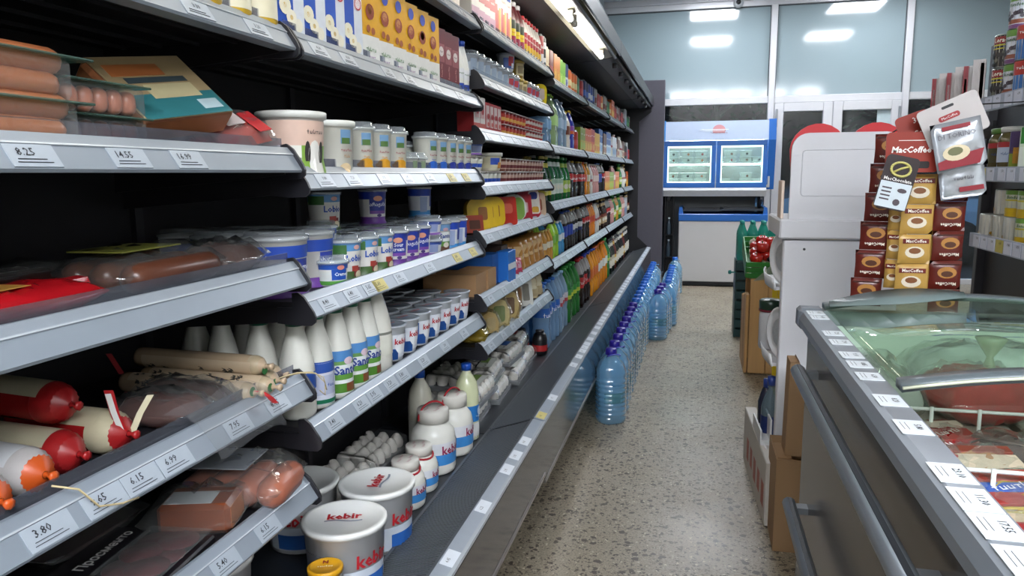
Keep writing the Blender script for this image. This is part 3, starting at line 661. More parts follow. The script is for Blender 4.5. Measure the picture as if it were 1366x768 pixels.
for i, z in enumerate((.83, .55, .20)):          # trays with lips curved out to the aisle
    S('tray', MB().box(sx(.285), sx(.655), by+.06, by+.40, z, z+.012), m_card)
    mb = MB(); pts = [(sx(.285)-.018*math.sin(PI*k/10), by+.05+.35*k/10) for k in range(11)]; vs = []; fs = []
    for (x, y) in pts: vs += [(x, y, z), (x-.006, y, z+.045), (x-.002, y, z+.045), (x+.004, y, z)]
    for k in range(10):
        for q in range(4): a = k*4+q; b = k*4+(q+1) % 4; fs.append((a, b, b+4, a+4))
    fs += [(3,2,1,0), (40,41,42,43)]
    S('tray_lip', mb.add(vs, fs, True), mat('#e3e4e6', .35, var=.03))
S('leaflet', MB().rbox(sx(.290), sx(.300), by+.03, by+.14, 1.0885, 1.22, .002), mat('#d8c4b4', .5), lg)
def tubside():
    mb = MB().lathe([(.085,0),(.09,.01),(.094,.10),(.098,.105),(.098,.118),(.09,.120),(.088,.114),(.06,.113),(.058,.117),(0,.117)], 22)
    lab = MB().lathe([(.0,.1175),(.055,.1175)], 18, cap=False); put_text(lab, '#4', .02, TR(0, 0, .1182, rx=-PI/2)); 
    return [('tub_body', mb.mesh('tub_body', mat('#dcdcde', .35, var=.03))), ('lid_label', lab.mesh('lid_label', mat('#a8aaad', .5, var=.3, scale=90)))]
tp = tubside()
put(tp, 'plastic_tub', 'round white tub on its side in the upper tray of the display stand', 'tub', (.425, 2.93, .842+.098), rot=(0, -PI/2, .42))
put(tp, 'plastic_tub', 'round white tub on its side in the middle tray with a printed lid', 'tub', (.425, 2.92, .562+.098), rot=(0, -PI/2, .42))
# yellow frame leaning behind
mb = MB()
for (a, b, c, d) in ((0, .30, 0, .035), (0, .30, .265, .30), (0, .035, .035, .265), (.265, .30, .035, .265)): mb.rbox(a, b, -.010, .010, c, d, .003)
mb.mi(1).box(.04, .26, -.002, .002, .04, .26).prism([(.06, .09), (.15, .17), (.24, .09), (.24, .12), (.15, .215), (.06, .12)], -.0045, -.0021)
# ================================================================ CARDBOARD BOXES BY THE FREEZER
m_kraft = mat('#9c7b58', .7, var=.08, scale=9); m_kraftd = mat('#7e6144', .7, var=.08, scale=9)
b1 = thing('cardboard_box', 'open brown cardboard box standing on the floor behind the freezer rails', 'box', (.37, 2.60, 0))
mb = MB(); t = .004
for (a, b, c, d) in ((-.088, .088, -.12, -.12+t), (-.088, .088, .12-t, .12), (-.088, -.088+t, -.12+t, .12-t), (.088-t, .088, -.12+t, .12-t)): mb.box(a, b, c, d, 0, .32)
mb.box(-.088+t, .088-t, -.12+t, .12-t, 0, t)
obj('box_body', mb.mesh('box_body', m_kraft), b1)
obj('flap', MB().box(-.084, -.040, -.114, .03, .3205, .3240).mesh('flap', m_kraft), b1)
obj('flap', MB().box(.058, .086, -.114, .05, .3205, .3240).mesh('flap', m_kraft), b1)
obj('tape', MB().box(-.0006, .0006, -.1212, -.12, .03, .32).mesh('tape', m_kraftd), b1)
b2 = thing('cardboard_box', 'narrow folded brown carton standing upright on the open cardboard box', 'box', (.358, 2.56, .3245))
obj('box_body', MB().prism([(-.048, 0), (.022, 0), (.014, .225), (.004, .25), (-.018, .315), (-.044, .315)], -.05, .05).mesh('box_body', m_kraft), b2)
obj('torn_edge', MB().prism([(.0245, .0), (.0165, .226), (.006, .256), (-.018, .322), (-.018, .3155), (.0045, .2505), (.0145, .2255), (.0225, .0)], -.052, .05).mesh('torn_edge', m_kraftd), b2)
# long white printed carton on the floor under the stand's trays
b3 = thing('white_carton', 'low white carton with red print on the floor beside the display stand', 'box', (.275, 3.02, 0), .05)
obj('carton_body', MB().rbox(-.024, .024, -.36, .30, 0, .235, .003).mesh('carton_body', mat('#c4bfb8', .5, var=.05)), b3)
mb = MB()
for k in range(5): mb.box(-.0246, -.0242, -.32+.11*k, -.26+.11*k, .05+.01*(k % 2), .14)
obj('red_print', mb.mesh('red_print', mat('#a8584c', .5, var=.2)), b3)
b4 = thing('white_carton', 'small white open carton resting on the low printed carton', 'box', (.278, 2.90, .2355), .05)
obj('carton_body', MB().prism([(-.020, 0), (.020, 0), (.020, .10), (.014, .10), (.014, .02), (-.014, .02), (-.014, .055), (-.02, .055)], -.06, .16).mesh('carton_body', mat('#d9d9db', .45)), b4)
# ================================================================ VEGETABLE CRATE
m_pine = mat('#c89d68', .6, var=.16, scale=9, grain=1); m_pined = mat('#ab8050', .6, var=.2, scale=9, grain=1)
wc = thing('wooden_crate', 'tall pine plank crate carrying the green vegetable box', 'crate', (.50, 5.02, 0))
for i, (a, b) in enumerate(((-.155, -.052), (-.050, .052), (.054, .155))):
    obj('plank', MB().rbox(a, b, -.235, -.215, .005, .60+.008*(i % 2), .003).mesh('plank', m_pine), wc)
for i in range(4): obj('plank', MB().rbox(-.178, -.158, -.215+.110*i, -.107+.110*i, .0, .50-.02*i, .003).mesh('plank', m_pined if i % 2 else m_pine), wc)
for i in range(4): obj('plank', MB().rbox(.158, .178, -.215+.110*i, -.107+.110*i, .0, .59, .003).mesh('plank', m_pine), wc)
obj('plank', MB().rbox(-.157, .157, .20, .22, 0, .59, .003).mesh('plank', m_pined), wc)
obj('crate_top', MB().box(-.157, .157, -.21, .198, .585, .592).mesh('crate_top', m_pined), wc)
gz = .609
GM = Matrix.Translation((.485, 4.80, gz)) @ Matrix.Rotation(.30, 4, 'X') @ Matrix.Translation((-.485, -4.80, -gz))    # the box is propped up at the back
def gp(x, y, z): return GM @ Vector((x, y, z))
gc = thing('vegetable_box', 'green plastic box of vegetables propped up on the pine crate', 'box', gp(.485, 5.0, gz), rot=(.30, 0, 0))
o = thing('prop_block', 'pine block propping up the green vegetable box', 'block', (.50, 5.12, gz)); obj('block', MB().prism([(-.05, 0), (.05, 0), (.05, .111), (-.05, .080)], -.12, .12, 'x').mesh('block', m_pine), o)
m_green = mat('#2f7d35', .4, var=.08)
mb = MB().box(-.15, .15, -.20, .20, 0, .01)
gb = obj('box_body', mb.mesh('box_body', m_green), gc)
for (a, b, c, d) in ((-.17, .17, -.215, -.205), (-.17, .17, .205, .215), (-.175, -.165, -.205, .205), (.165, .175, -.205, .205)):
    for k in range(3): obj('slat', MB().rbox(a, b, c, d, .0+.037*k, .032+.037*k, .002).mesh('slat', m_green), gc)
m_tom = mat('#b5231b', .22, var=.12); m_stalk = mat('#4b6b2c', .6)
tomp = [('flesh', MB().lathe([(0,.002),(.02,.0),(.034,.012),(.040,.032),(.036,.052),(.022,.063),(.006,.060),(0,.057)], 14).mesh('flesh', m_tom)),
        ('stalk', MB().lathe([(.004,.057),(.003,.070),(0,.071)], 5).mesh('stalk', m_stalk), )]
for i, (x, y, z) in enumerate(((.362,4.845,.075),(.425,4.90,.075),(.365,4.935,.075),(.44,4.99,.075),(.37,5.03,.075),(.51,4.94,.08),(.395,4.89,.135),(.46,4.95,.138),(.40,4.985,.135))):
    put(tomp, 'tomato', 'ripe red tomato heaped in the green vegetable box', 'tomato', gp(x+.012, y, gz+z), group='tomatoes in the green box', rot=(.3, 0, 0))
for (x, y, z) in ((.47,4.99,.0101), ):
    o = thing('vegetable_liner', 'pale crumpled paper bed under the tomatoes', 'paper', gp(x+.015, y, gz+z), rot=(.3, 0, 0)); obj('sheet', MB().pillow(.29, .38, .068, 8, 8, .1, .2, 4).mesh('sheet', mat('#b9a98a', .7, bump=.4)), o)
eggp = [('flesh', MB().tube([(-.07,0,.03),(-.04,.004,.034),(0,.006,.036),(.04,.002,.036),(.07,-.004,.034)], [.012,.026,.033,.028,.012], 12).mesh('flesh', mat('#1e1420', .2, var=.1))),
        ('stalk', MB().tube([(.068,-.004,.034),(.085,-.008,.042)], [.014,.004], 6).mesh('stalk', m_stalk))]
put(eggp, 'aubergine', 'dark glossy aubergine lying beside the tomatoes', 'aubergine', gp(.50, 4.835, gz+.078), rot=(.3, 0, .35))
put(eggp, 'aubergine', 'dark aubergine partly under a clear plastic bag', 'aubergine', gp(.59, 4.93, gz+.080), rot=(.3, 0, .35))
onp = [('bulb', MB().lathe([(0,0),(.018,.004),(.028,.022),(.022,.042),(.006,.05),(.004,.06)], 12).mesh('bulb', mat('#d8d2c2', .4)))]
put(onp, 'onion', 'white onion behind the tomatoes in the green box', 'onion', gp(.37, 5.10, gz+.08), rot=(.3, 0, 0)); put(onp, 'onion', 'white onion next to the clear bag in the green box', 'onion', gp(.54, 5.06, gz+.085), rot=(.3, 0, 0))
o = thing('plastic_bag', 'clear plastic bag hanging over the front of the green vegetable box', 'bag', (.455, 4.755, gz+.02))
vs = []; fs = []
for i in range(7):
    for j in range(5):
        t = i/6; u = j/4-.5; vs.append((-.05+.10*t+u*(.10-.07*t), -.004-.016*math.sin(j*2.1+i)*.5+.02*t*0, -.03+.13*t+.012*u))
for i in range(6):
    for j in range(4): a = i*5+j; fs.append((a, a+1, a+6, a+5))
obj('film_sheet', MB().add(vs, fs, True).mesh('film_sheet', film('#eef4f2', .45, .12, bodycol='#cdd8d4')), o)
obj('knot', MB().pillow(.07, .05, .04, 6, 6, .3, .4, 3, TR(.055, -.012, .095)).mesh('knot', film('#eef4f2', .35, .12, bodycol='#dfe8e6')), o)
# yellow board frame beside the box
yf = thing('yellow_frame', 'bright yellow stepped frame leaning between vegetable box and stand', 'frame', (.595, 4.20, 0))
m_yel = mat('#d6b81c', .4, var=.06)
for i, (o_, z0, d) in enumerate(((0, .86, .0), (.030, .83, .012), (.060, .80, .024))):
    w = .36-2*o_
    mb = MB(); zt = .905-o_; zb = .50+o_
    mb.rbox(-w/2, w/2, d, d+.012, zt-.026, zt, .003).rbox(-w/2, -w/2+.026, d, d+.012, zb, zt-.026, .003).rbox(w/2-.026, w/2, d, d+.012, zb, zt-.026, .003).rbox(-w/2+.026, w/2-.026, d, d+.012, zb, zb+.026, .003)
    obj('frame_step', mb.mesh('frame_step', m_yel), yf)
obj('backing_board', MB().box(-.12, .12, .036, .042, .56, .85).mesh('backing_board', mat('#c9a514', .5)), yf)
for s in (-1, 1): obj('leg', MB().rbox(s*.15-.012, s*.15+.012, .01, .034, 0, .50, .003).mesh('leg', m_yel), yf)
obj('scroll', MB().tube([(-.08, .03, .60), (-.02, .028, .66), (.02, .028, .74), (.06, .03, .80)], .012, 8).mesh('scroll', m_yel), yf)
# teal shrink-wrapped bottle pack
m_teal = film('#7fd6c8', .35, .06, bodycol='#46b8a8'); tealprof = [(.0,0),(.034,0),(.037,.01),(.037,.19),(.034,.21),(.02,.25),(.013,.268),(.013,.285)]
tb = [('body', MB().lathe(tealprof, 12, cap=False).mesh('body', m_teal)), ('cap', MB().lathe([(.015,.27),(.015,.292),(0,.293)], 10).mesh('cap', mat('#1d8f86', .35)))]
for j in range(2):
    o = thing('plastic_pallet_box', 'dark blue-green crate carrying the teal bottles' if j == 0 else 'upper dark blue-green crate under the teal bottles', 'crate', (.47, 6.0, .295*j))
    mb = MB()
    for k in range(4): mb.rbox(-.16, .16, -.13, .13, .002+.073*k, .062+.073*k, .003)
    obj('crate_body', mb.mesh('crate_body', mat('#123f45', .4, var=.1)), o)
    for s in (-1, 1): obj('corner_post', MB().box(s*.155-.006, s*.155+.006, -.128, .128, 0, .294).mesh('corner_post', mat('#0f3338', .4)), o)
for i in range(4):
    for j in range(3):
        put(tb, 'water_bottle', 'teal plastic water bottle on the dark crate behind the vegetables', 'bottle', (.47-.117+.078*i, 5.92+.078*j, .5905), i, 'teal bottles behind the vegetables')
# teal tap handle-like clip at the side of the pack
o = thing('teal_clip', 'small teal plastic clip sticking out toward the white freezer', 'clip', (.306, 5.88, .50))
obj('stem', MB().tube([(.003, 0, 0), (-.03, 0, 0)], .006, 6).mesh('stem', mat('#1d7f78', .35)), o); obj('knob', MB().lathe([(.014, 0), (.016, .01), (.012, .022), (0, .023)], 8, TR(-.028, 0, 0, ry=-PI/2)).mesh('knob', mat('#1d7f78', .35)), o)
# goods on the lower trays
m_bluel = mat('#27408c', .35); gl = film('#d6e4ea', .55, .05, bodycol='#8fa0a8')
o = thing('detergent_bottle', 'clear bottle with blue label in the lowest tray of the display stand', 'bottle', (.305, 2.95, .2125))
obj('body', MB().lathe([(.03,0),(.036,.01),(.036,.14),(.026,.18),(.013,.21),(.013,.23)], 14).mesh('body', gl), o); obj('label', MB().lathe([(.0366,.03),(.0366,.11)], 14, cap=False).mesh('label', mat('#1f2f63', .4)), o); obj('cap', MB().lathe([(.016,.228),(.016,.262),(0,.264)], 10).mesh('cap', m_bluel), o)
o = thing('detergent_bottle', 'dark bottle with blue cap behind the clear one in the lowest tray', 'bottle', (.300, 3.06, .2125))
obj('body', MB().lathe([(.03,0),(.034,.01),(.034,.13),(.02,.18),(.013,.19)], 14).mesh('body', mat('#2a2c3c', .25)), o); obj('cap', MB().lathe([(.016,.188),(.016,.222),(0,.224)], 10).mesh('cap', m_bluel), o)
o = thing('jar', 'jar with dark green lid in the middle tray beside the white tub', 'jar', (.300, 3.05, .5625))
obj('body', MB().lathe([(.04,0),(.044,.01),(.044,.13),(.04,.15)], 16).mesh('body', mat('#b9b9bb', .3)), o); obj('lid', MB().lathe([(.045,.151),(.046,.19),(.04,.195),(0,.196)], 16).mesh('lid', mat('#1f3a2c', .3)), o); obj('red_band', MB().lathe([(.0463,.150),(.0463,.158)], 16, cap=False).mesh('red_band', mat('#6b1f2a', .4)), o)
# ================================================================ ICE-CREAM UNITS AT THE SHOP FRONT
m_blue = mat('#1f63b4', .3, var=.04); m_body = mat('#c9c7c6', .42, var=.03, scale=5)
ch = thing('chest_freezer', 'white chest freezer with blue rim and dark sliding glass lids', 'freezer', (.29, 8.80, 0))
obj('body', MB().rbox(-.465, .465, -.29, .28, .05, .722, .008).mesh('body', m_body), ch)
mb = MB()
for (a, b, c, d) in ((-.47, .47, -.30, -.25), (-.47, .47, .24, .29), (-.47, -.42, -.25, .24), (.42, .47, -.25, .24)): mb.rbox(a, b, c, d, .722, .80, .006)
mb.prism([(-.47, .80), (-.42, .80), (-.43, .872), (-.462, .872)], -.28, .28).prism([(.47, .80), (.42, .80), (.43, .872), (.462, .872)], -.28, .28)
obj('blue_rim', mb.mesh('blue_rim', m_blue), ch)
for s in (0, 1):
    l = obj('glass_lid', MB().box(-.43+.43*s, .0+.43*s, -.25, .26, .835+.008*s, .841+.008*s).mesh('glass_lid', film('#6f7f92', .55, .03, bodycol='#2c3a4c')), ch)
    mb = MB()
    for (a, b, c, d) in ((-.43, 0, -.256, -.24), (-.43, 0, .25, .266), (-.43, -.416, -.24, .25), (-.014, 0, -.24, .25)): mb.box(a+.43*s, b+.43*s, c, d, .828+.008*s, .850+.008*s)
    obj('lid_frame', mb.mesh('lid_frame', mat('#27303c', .35)), l)
obj('inner_tub', MB().box(-.42, .42, -.25, .24, .722, .735).mesh('inner_tub', mat('#3c4a5a', .5)), ch)
for x in (-.40, .40):
    for y in (-.24, .22): obj('castor', MB().lathe([(.022, -.015), (.026, -.01), (.026, .01), (.022, .015)], 10, TR(x, y, .026, ry=PI/2)).mesh('castor', mat('#2a2a2e', .5)), ch)
obj('drain_plug', MB().lathe([(.014, 0), (.014, .008), (0, .009)], 10, TR(.26, -.29, .10, rx=PI/2)).mesh('drain_plug', m_white), ch)
obj('vent', MB().box(-.44, .44, -.288, -.28, .012, .05).mesh('vent', mat('#121214', .6)), ch)
up_ = thing('wall_freezer', 'blue two-door ice-cream showcase mounted on a grey stand above the chest freezer', 'freezer', (.205, 8.80, 0))
W0, W1 = -.565, .565; y0, y1 = -.20, .30; zb, zt = 1.085, 1.80
mb = MB().box(W0, W1, y1-.02, y1, zb, zt-.02).box(W0, W0+.02, y0, y1-.02, zb, zt-.02).box(W1-.02, W1, y0, y1-.02, zb, zt-.02).box(W0+.02, W1-.02, y0, y1-.02, zb, zb+.03).box(W0+.02, W1-.02, y0, y1-.02, 1.60, zt-.02).box(-.012, .012, y0+.02, y1-.02, zb+.03, 1.60)
obj('cabinet_body', mb.mesh('cabinet_body', mat('#b9bcb8', .45)), up_)
obj('header', MB().prism([(y0-.05, 1.595), (y0-.02, 1.80), (y0+.06, 1.80), (y0+.06, 1.595)], W0+.02, W1-.03, 'x').mesh('header', mat('#b4c3dc', .35, var=.04)), up_)
hd = up_.children[-1]
M = Matrix.Translation((.02, y0-.034, 1.70)) @ Matrix.Rotation(-math.atan2(.03, .205), 4, 'X')
pts = [(.068*math.cos(a*PI/12), .060*math.sin(a*PI/12)) for a in range(-2, 15)]
mb = MB().prism(pts, -.003, -.0015, 'y', M); mb.mi(1)
for (a, b, c, d) in ((-.22, .10, .004, .012), (-.19, .06, -.008, -.003)): mb.prism([(a, c), (b, (c+d)/2-.003), (b, (c+d)/2+.003), (a+.05, d)], -.0045, -.0032, 'y', M)
mb.mi(2); put_text(mb, '#14', .022, M @ TR(0, -.0045, -.026), bold=.01)
obj('logo', mb.mesh('logo', [mat('#c8878c', .4, var=.05), mat('#eef2f8', .4), mat('#8c5f6c', .4, var=0)]), hd)
for (a, b) in ((W0-.012, W0+.02), (W1-.03, W1+.045)):
    obj('end_cap', MB().prism([(y0-.055, 1.59), (y0-.02, 1.81), (y1, 1.81), (y1, zb-.02 if a > 0 else 1.59), (y0+.02, zb-.02 if a > 0 else 1.59)], a, b, 'x').mesh('end_cap', mat('#2a86cf', .35) if a < 0 else m_blue), up_)
for s in (-1, 1):
    a, b = (W0+.002, -.006) if s < 0 else (.006, W1-.035); t = .055
    mb = MB()
    for (p, q, r, v) in ((a, b, zb+.0, zb+t), (a, b, 1.59-t, 1.59), (a, a+t*.8, zb+t, 1.59-t), (b-t*.8, b, zb+t, 1.59-t)): mb.rbox(p, q, y0-.035, y0-.005, r, v, .004)
    d = obj('door', mb.mesh('door', m_blue), up_)
    obj('door_glass', MB().box(a+t*.8, b-t*.8, y0-.022, y0-.018, zb+t, 1.59-t).mesh('door_glass', film('#e8f2f2', .88, .03, bodycol='#9fb0b0')), d)
    mb = MB()
    for (p, q, r, v) in ((a+t*.8, b-t*.8, zb+t, zb+t+.012), (a+t*.8, b-t*.8, 1.59-t-.018, 1.59-t), (a+t*.8, a+t*.8+.012, zb+t, 1.59-t), (b-t*.8-.012, b-t*.8, zb+t, 1.59-t)): mb.box(p, q, y0-.012, y0-.006, r, v)
    obj('light_strip', mb.mesh('light_strip', emis('#dcefe0', 5)), d)
    for x in (a+.06, b-.06): obj('hinge', MB().lathe([(.008,0),(.008,.02),(0,.021)], 8, TR(x, y0-.03, 1.59)).mesh('hinge', m_white), d)
obj('added_ceiling_tube', MB().tube([(W0+.05, y0+.05, 1.585), (W1-.07, y0+.05, 1.585)], .008, 8).mesh('added_ceiling_tube', emis('#eaf5ee', 60)), up_)  # added inside to brighten the ice-cream tubs
obj('added_shelf_tube', MB().tube([(W0+.05, y0+.03, 1.336), (W1-.07, y0+.03, 1.336)], .007, 8).mesh('added_shelf_tube', emis('#eaf5ee', 60)), up_)  # second added tube, brightens the dim lower shelf
obj('inner_shelf', MB().box(W0+.02, W1-.02, y0+.02, y1-.02, 1.345, 1.353).mesh('inner_shelf', mat('#d5d9d5', .4)), up_)
obj('sill', MB().prism([(y0-.05, zb-.012), (y0-.06, zb-.03), (y0-.02, zb-.095), (y0+.10, zb-.095), (y0+.10, zb-.001), (y0-.03, zb-.001)], W0, W1-.035, 'x').mesh('sill', mat('#c4c6c9', .35)), up_)
sg = mat('#6f7277', .45, var=.05)
obj('stand_panel', MB().rbox(-.46, .46, y1-.01, y1+.02, .25, zb, .003).mesh('stand_panel', sg), up_)
for s in (-1, 1): obj('stand_leg', MB().prism([(y1, 0), (y1+.03, 0), (y1+.03, zb), (y0+.10, zb-.096), (y0+.10, zb-.13), (y1, zb-.25)], s*.50-.015, s*.50+.015, 'x').mesh('stand_leg', sg), up_)
# tubs in the showcase
def icetub(col):
    mb = MB().prism([(-.052, 0), (.052, 0), (.062, .055), (-.062, .055)], -.045, .045); lid = MB().rbox(-.066, .066, -.05, .05, .0552, .066, .002); lb = MB().prism([(-.036, .012), (.036, .012), (.038, .045), (-.038, .045)], -.0458, -.0451)
    lb.mi(1); lb.lathe([(0,0),(.014,0)], 8, TR(.014, -.0462, .028, rx=PI/2), cap=False)
    return [('tub', mb.mesh('tub', mat('#cfd2c8', .4)), [('printed_label', lb.mesh('printed_label', [mat('#d9dcd2', .4), mat(col, .4)]))]), ('lid', lid.mesh('lid', mat('#dfe3dc', .35)))]
tubs = {c: icetub(c) for c in ('#b8342c', '#8a4a2a', '#3c3436', '#c46a2c')}
WX = up_.location.x; WYY = up_.location.y+y0+.08
for (z, spots) in ((1.3535, ((-.47, 2), (-.31, 2), (-.16, 2), (.15, 2), (.31, 2), (.44, 1))), (zb+.0305, ((-.47, 2), (-.31, 2), (-.16, 2), (.09, 1), (.32, 2), (.45, 1)))):
    for i, (x, n) in enumerate(spots):
        for k in range(n):
            c = list(tubs)[(i+k+(z > 1.3)) % 4]; nm = {'#b8342c': 'red', '#8a4a2a': 'brown', '#3c3436': 'black', '#c46a2c': 'orange'}[c]
            put(tubs[c], 'ice_cream_tub', 'white ice-cream tub with a %s spot on its label behind glass on the %s shelf' % (nm, 'upper' if z > 1.3 else 'lower'), 'tub', (WX+x, WYY, z+k*.0662), 0, 'ice-cream tubs in the blue showcase')
# dark cooler pipework corner between pier and chest freezer
o = thing('drinks_rack', 'narrow black rack with a few bottles between the dark pier and the chest freezer', 'rack', (-.285, 8.72, 0))
obj('rack_frame', MB().box(-.05, .05, .08, .10, 0, .98).box(-.05, -.04, -.08, .08, 0, .98).box(.04, .05, -.08, .08, 0, .98).mesh('rack_frame', mat('#151519', .5)), o)
for z in (.30, .55): obj('rack_shelf', MB().box(-.04, .04, -.08, .08, z, z+.008).mesh('rack_shelf', mat('#1c1c20', .5)), o)
rb = [('body', MB().lathe([(.022,0),(.024,.01),(.024,.11),(.010,.16),(.010,.175)], 10).mesh('body', film('#cfdde6', .5, .05, bodycol='#7f93a4'))), ('cap', MB().lathe([(.012,.174),(.012,.192),(0,.193)], 8).mesh('cap', mat('#c9d3da', .4)))]
put(rb, 'water_bottle', 'small clear bottle on the upper shelf of the narrow black rack', 'bottle', (-.285, 8.69, .5585)); put(rb, 'water_bottle', 'small clear bottle on the lower shelf of the narrow black rack', 'bottle', (-.285, 8.69, .3085))
# ================================================================ OUTSIDE: car, trees
car = thing('parked_car', 'pale blue hatchback parked outside the shop window', 'car', (2.3, 12.4, -.06), 0)
m_paint = mat('#8fb2d8', .2, var=.03, coat=.6)
side = [(-2.0,.32),(-2.02,.62),(-1.9,.80),(-1.0,.93),(-.45,1.36),(.1,1.48),(1.0,1.46),(1.55,1.28),(1.9,.98),(2.0,.7),(1.98,.32)]
vs = []; n = len(side)
for (yy, k) in ((-.80, .0), (-.86, .55), (-.86, 1), (.86, 1), (.86, .55), (.80, 0)):
    pass
rows = [(-.84, 1.0), (-.60, 1.0), (.60, 1.0), (.84, 1.0)]
mb = MB(); vs = []
for yy, _ in ((-.85, 0), (.85, 0)):
    for (x, z) in side: vs.append((x, yy*(1 if z < .95 else 1-.28*(z-.95)), z))
fs = [(i, (i+1) % n, n+(i+1) % n, n+i) for i in range(n)]+[tuple(range(n)), tuple(range(n, 2*n))[::-1]]
obj('car_body', mb.add(vs, fs).mesh('car_body', m_paint), car)
gm = mat('#10141c', .08, var=.05)
for poly in ([(-.85,.96),(-.40,1.32),(.08,1.42),(.08,.96)], [(.16,.96),(.16,1.42),(.95,1.40),(1.40,1.24),(1.62,.98)]):
    mb = MB(); vs = [(x, -.856*(1-.28*max(0, z-.95)), z) for x, z in poly]; m = len(poly); vs += [(x, y+.01, z) for x, y, z in vs]
    obj('side_window', mb.add(vs, [tuple(range(m)), tuple(range(m, 2*m))[::-1]]+[(i, m+i, m+(i+1) % m, (i+1) % m) for i in range(m)]).mesh('side_window', gm), car)
for x in (-1.25, 1.25):
    for y in (-.80, .80): obj('wheel', MB().lathe([(.20,-.11),(.31,-.10),(.32,0),(.31,.10),(.20,.11)], 18, TR(x, y, .32, rx=PI/2)).mesh('wheel', mat('#17181b', .6)), car)
obj('wing_mirror', MB().rbox(-.78, -.60, -1.02, -.86, .98, 1.10, .02).mesh('wing_mirror', m_paint), car)
obj('door_handle', MB().rbox(-.05, .10, -.87, -.85, .84, .87, .004).mesh('door_handle', m_paint), car)
def tree(label, x, y, h, seed):
    rn = random.Random(seed); o = thing('street_tree', label, 'tree', (x, y, -.06))
    mb = MB().tube([(0,0,0),(.03,.02,h*.3),(-.05,.03,h*.6),(.02,0,h)], [.11,.09,.06,.02], 8); obj('trunk', mb.mesh('trunk', mat('#4a4238', .8)), o)
    for k in range(9):
        a = rn.uniform(0, 6.28); z = h*rn.uniform(.35, .9); l = rn.uniform(.6, 1.4)
        obj('branch', MB().tube([(0,0,z),(l*.5*math.cos(a), l*.5*math.sin(a), z+l*.35),(l*math.cos(a), l*math.sin(a), z+l*.5)], [.03,.018,.006], 5).mesh('branch', mat('#6b6258', .8)), o)
    lf = MB()
    for k in range(700):
        a = rn.uniform(0, 6.28); r = 1.5*rn.random()**.6; z = h*rn.uniform(.45, 1.12); s = rn.uniform(.05, .10)
        lf.add([(-s, 0, 0), (0, -s*.5, .01), (s, 0, 0), (0, s*.5, .01)], [(0,1,2,3)], False, TR(r*math.cos(a), r*math.sin(a), z, rn.uniform(-1, 1), rn.uniform(-1, 1), a))
    f = obj('foliage', lf.mesh('foliage', mat('#2f3c25', .7, var=.3)), o); f['kind'] = 'stuff'
tree('leafy street tree in the dark behind the right-hand shop door', 3.6, 15.0, 4.2, 2); tree('sparse street tree in the dark behind the ice-cream showcase', .4, 15.5, 4.0, 5)
# overhead cables, pale lines in the dark
for i, (xa, za, xb, zb2) in enumerate(((-2, 3.2, 4.2, 2.9), (-2, 2.55, 4.2, 3.4), (-1.0, 3.6, 4.2, 2.45), (-2, 2.9, 1.6, 3.5))):
    pts = [(xa+(xb-xa)*k/10, 14.0+.1*i, za+(zb2-za)*k/10-.25*math.sin(PI*k/10)) for k in range(11)]
    o = tag(obj('overhead_cable', MB().tube(pts, .010, 5).mesh('overhead_cable', mat('#9a9590', .6))), 'thin pale cable strung across the dark street', 'cable', 'cables over the street')
# ================================================================ GONDOLA SHELVING ON THE RIGHT
gx, gy0, gy1 = .95, 2.11, 2.97
m_gond = mat('#4a4a50', .45, var=.06)
go = thing('gondola_shelving', 'dark grey gondola shelving with price strips beyond the island freezer', 'shelving', (1.12, 2.9, 0))
gX, gY = 1.12, 2.9
def GB(n, x0, x1, y0, y1, z0, z1, m, par=None, r=0):
    mb = MB(); (mb.rbox(x0-gX, x1-gX, y0-gY, y1-gY, z0, z1, r) if r else mb.box(x0-gX, x1-gX, y0-gY, y1-gY, z0, z1)); return obj(n, mb.mesh(n, m), par or go)
GB('back_panel', 1.30, 1.33, gy0, 3.84, .0, 1.725, mat('#35353b', .5))
GB('upright', 1.265, 1.325, 3.845, 3.885, 0, 1.80, m_gond, None, .003)
for k in range(5): GB('slot', 1.285, 1.302, 3.8435, 3.8448, 1.70-.09*k, 1.74-.09*k, mat('#17171a', .5))
GB('base_plinth', gx+.02, 1.30, gy0, 3.84, 0, .14, m_gond)
gsh = {}
for n, (z, y1) in enumerate(((1.448, gy1), (1.213, gy1), (.985, gy1), (.62, gy1))):
    sf = GB('shelf', gx+.012, 1.30, gy0, y1, z+.018, z+.032, m_gond)
    GB('price_strip', gx, gx+.012, gy0, y1, z, z+.048, mat('#a8afc0', .35, var=.05), sf)
    y = y1-.07; k = 0
    while y > gy0+.05:
        ye = (n == 1 and k == 0) or (n == 2 and k == 3)
        mb = MB().box(gx-.0012-gX, gx-.0002-gX, y-.030-gY, y+.030-gY, z+.004, z+.044)
        mb.mi(1); put_text(mb, '%d.%d0' % (3+k, (k*3+n) % 10), .011, TR(gx-.0018-gX, y-.008-gY, z+.034, rz=-PI/2), bold=.01)
        obj('price_tag', mb.mesh('price_tag', [m_tagy if ye else mat('#d7dae8', .35, var=.04), m_ink]), sf); y -= .068 if n == 2 else .075+.02*(k % 2); k += 1
    gsh[n] = z+.0325
s2 = GB('shelf', gx+.03, 1.30, 3.02, 3.83, 1.39, 1.402, m_gond); GB('price_strip', gx+.02, gx+.03, 3.02, 3.83, 1.372, 1.41, mat('#a8afc0', .35, var=.05), s2)
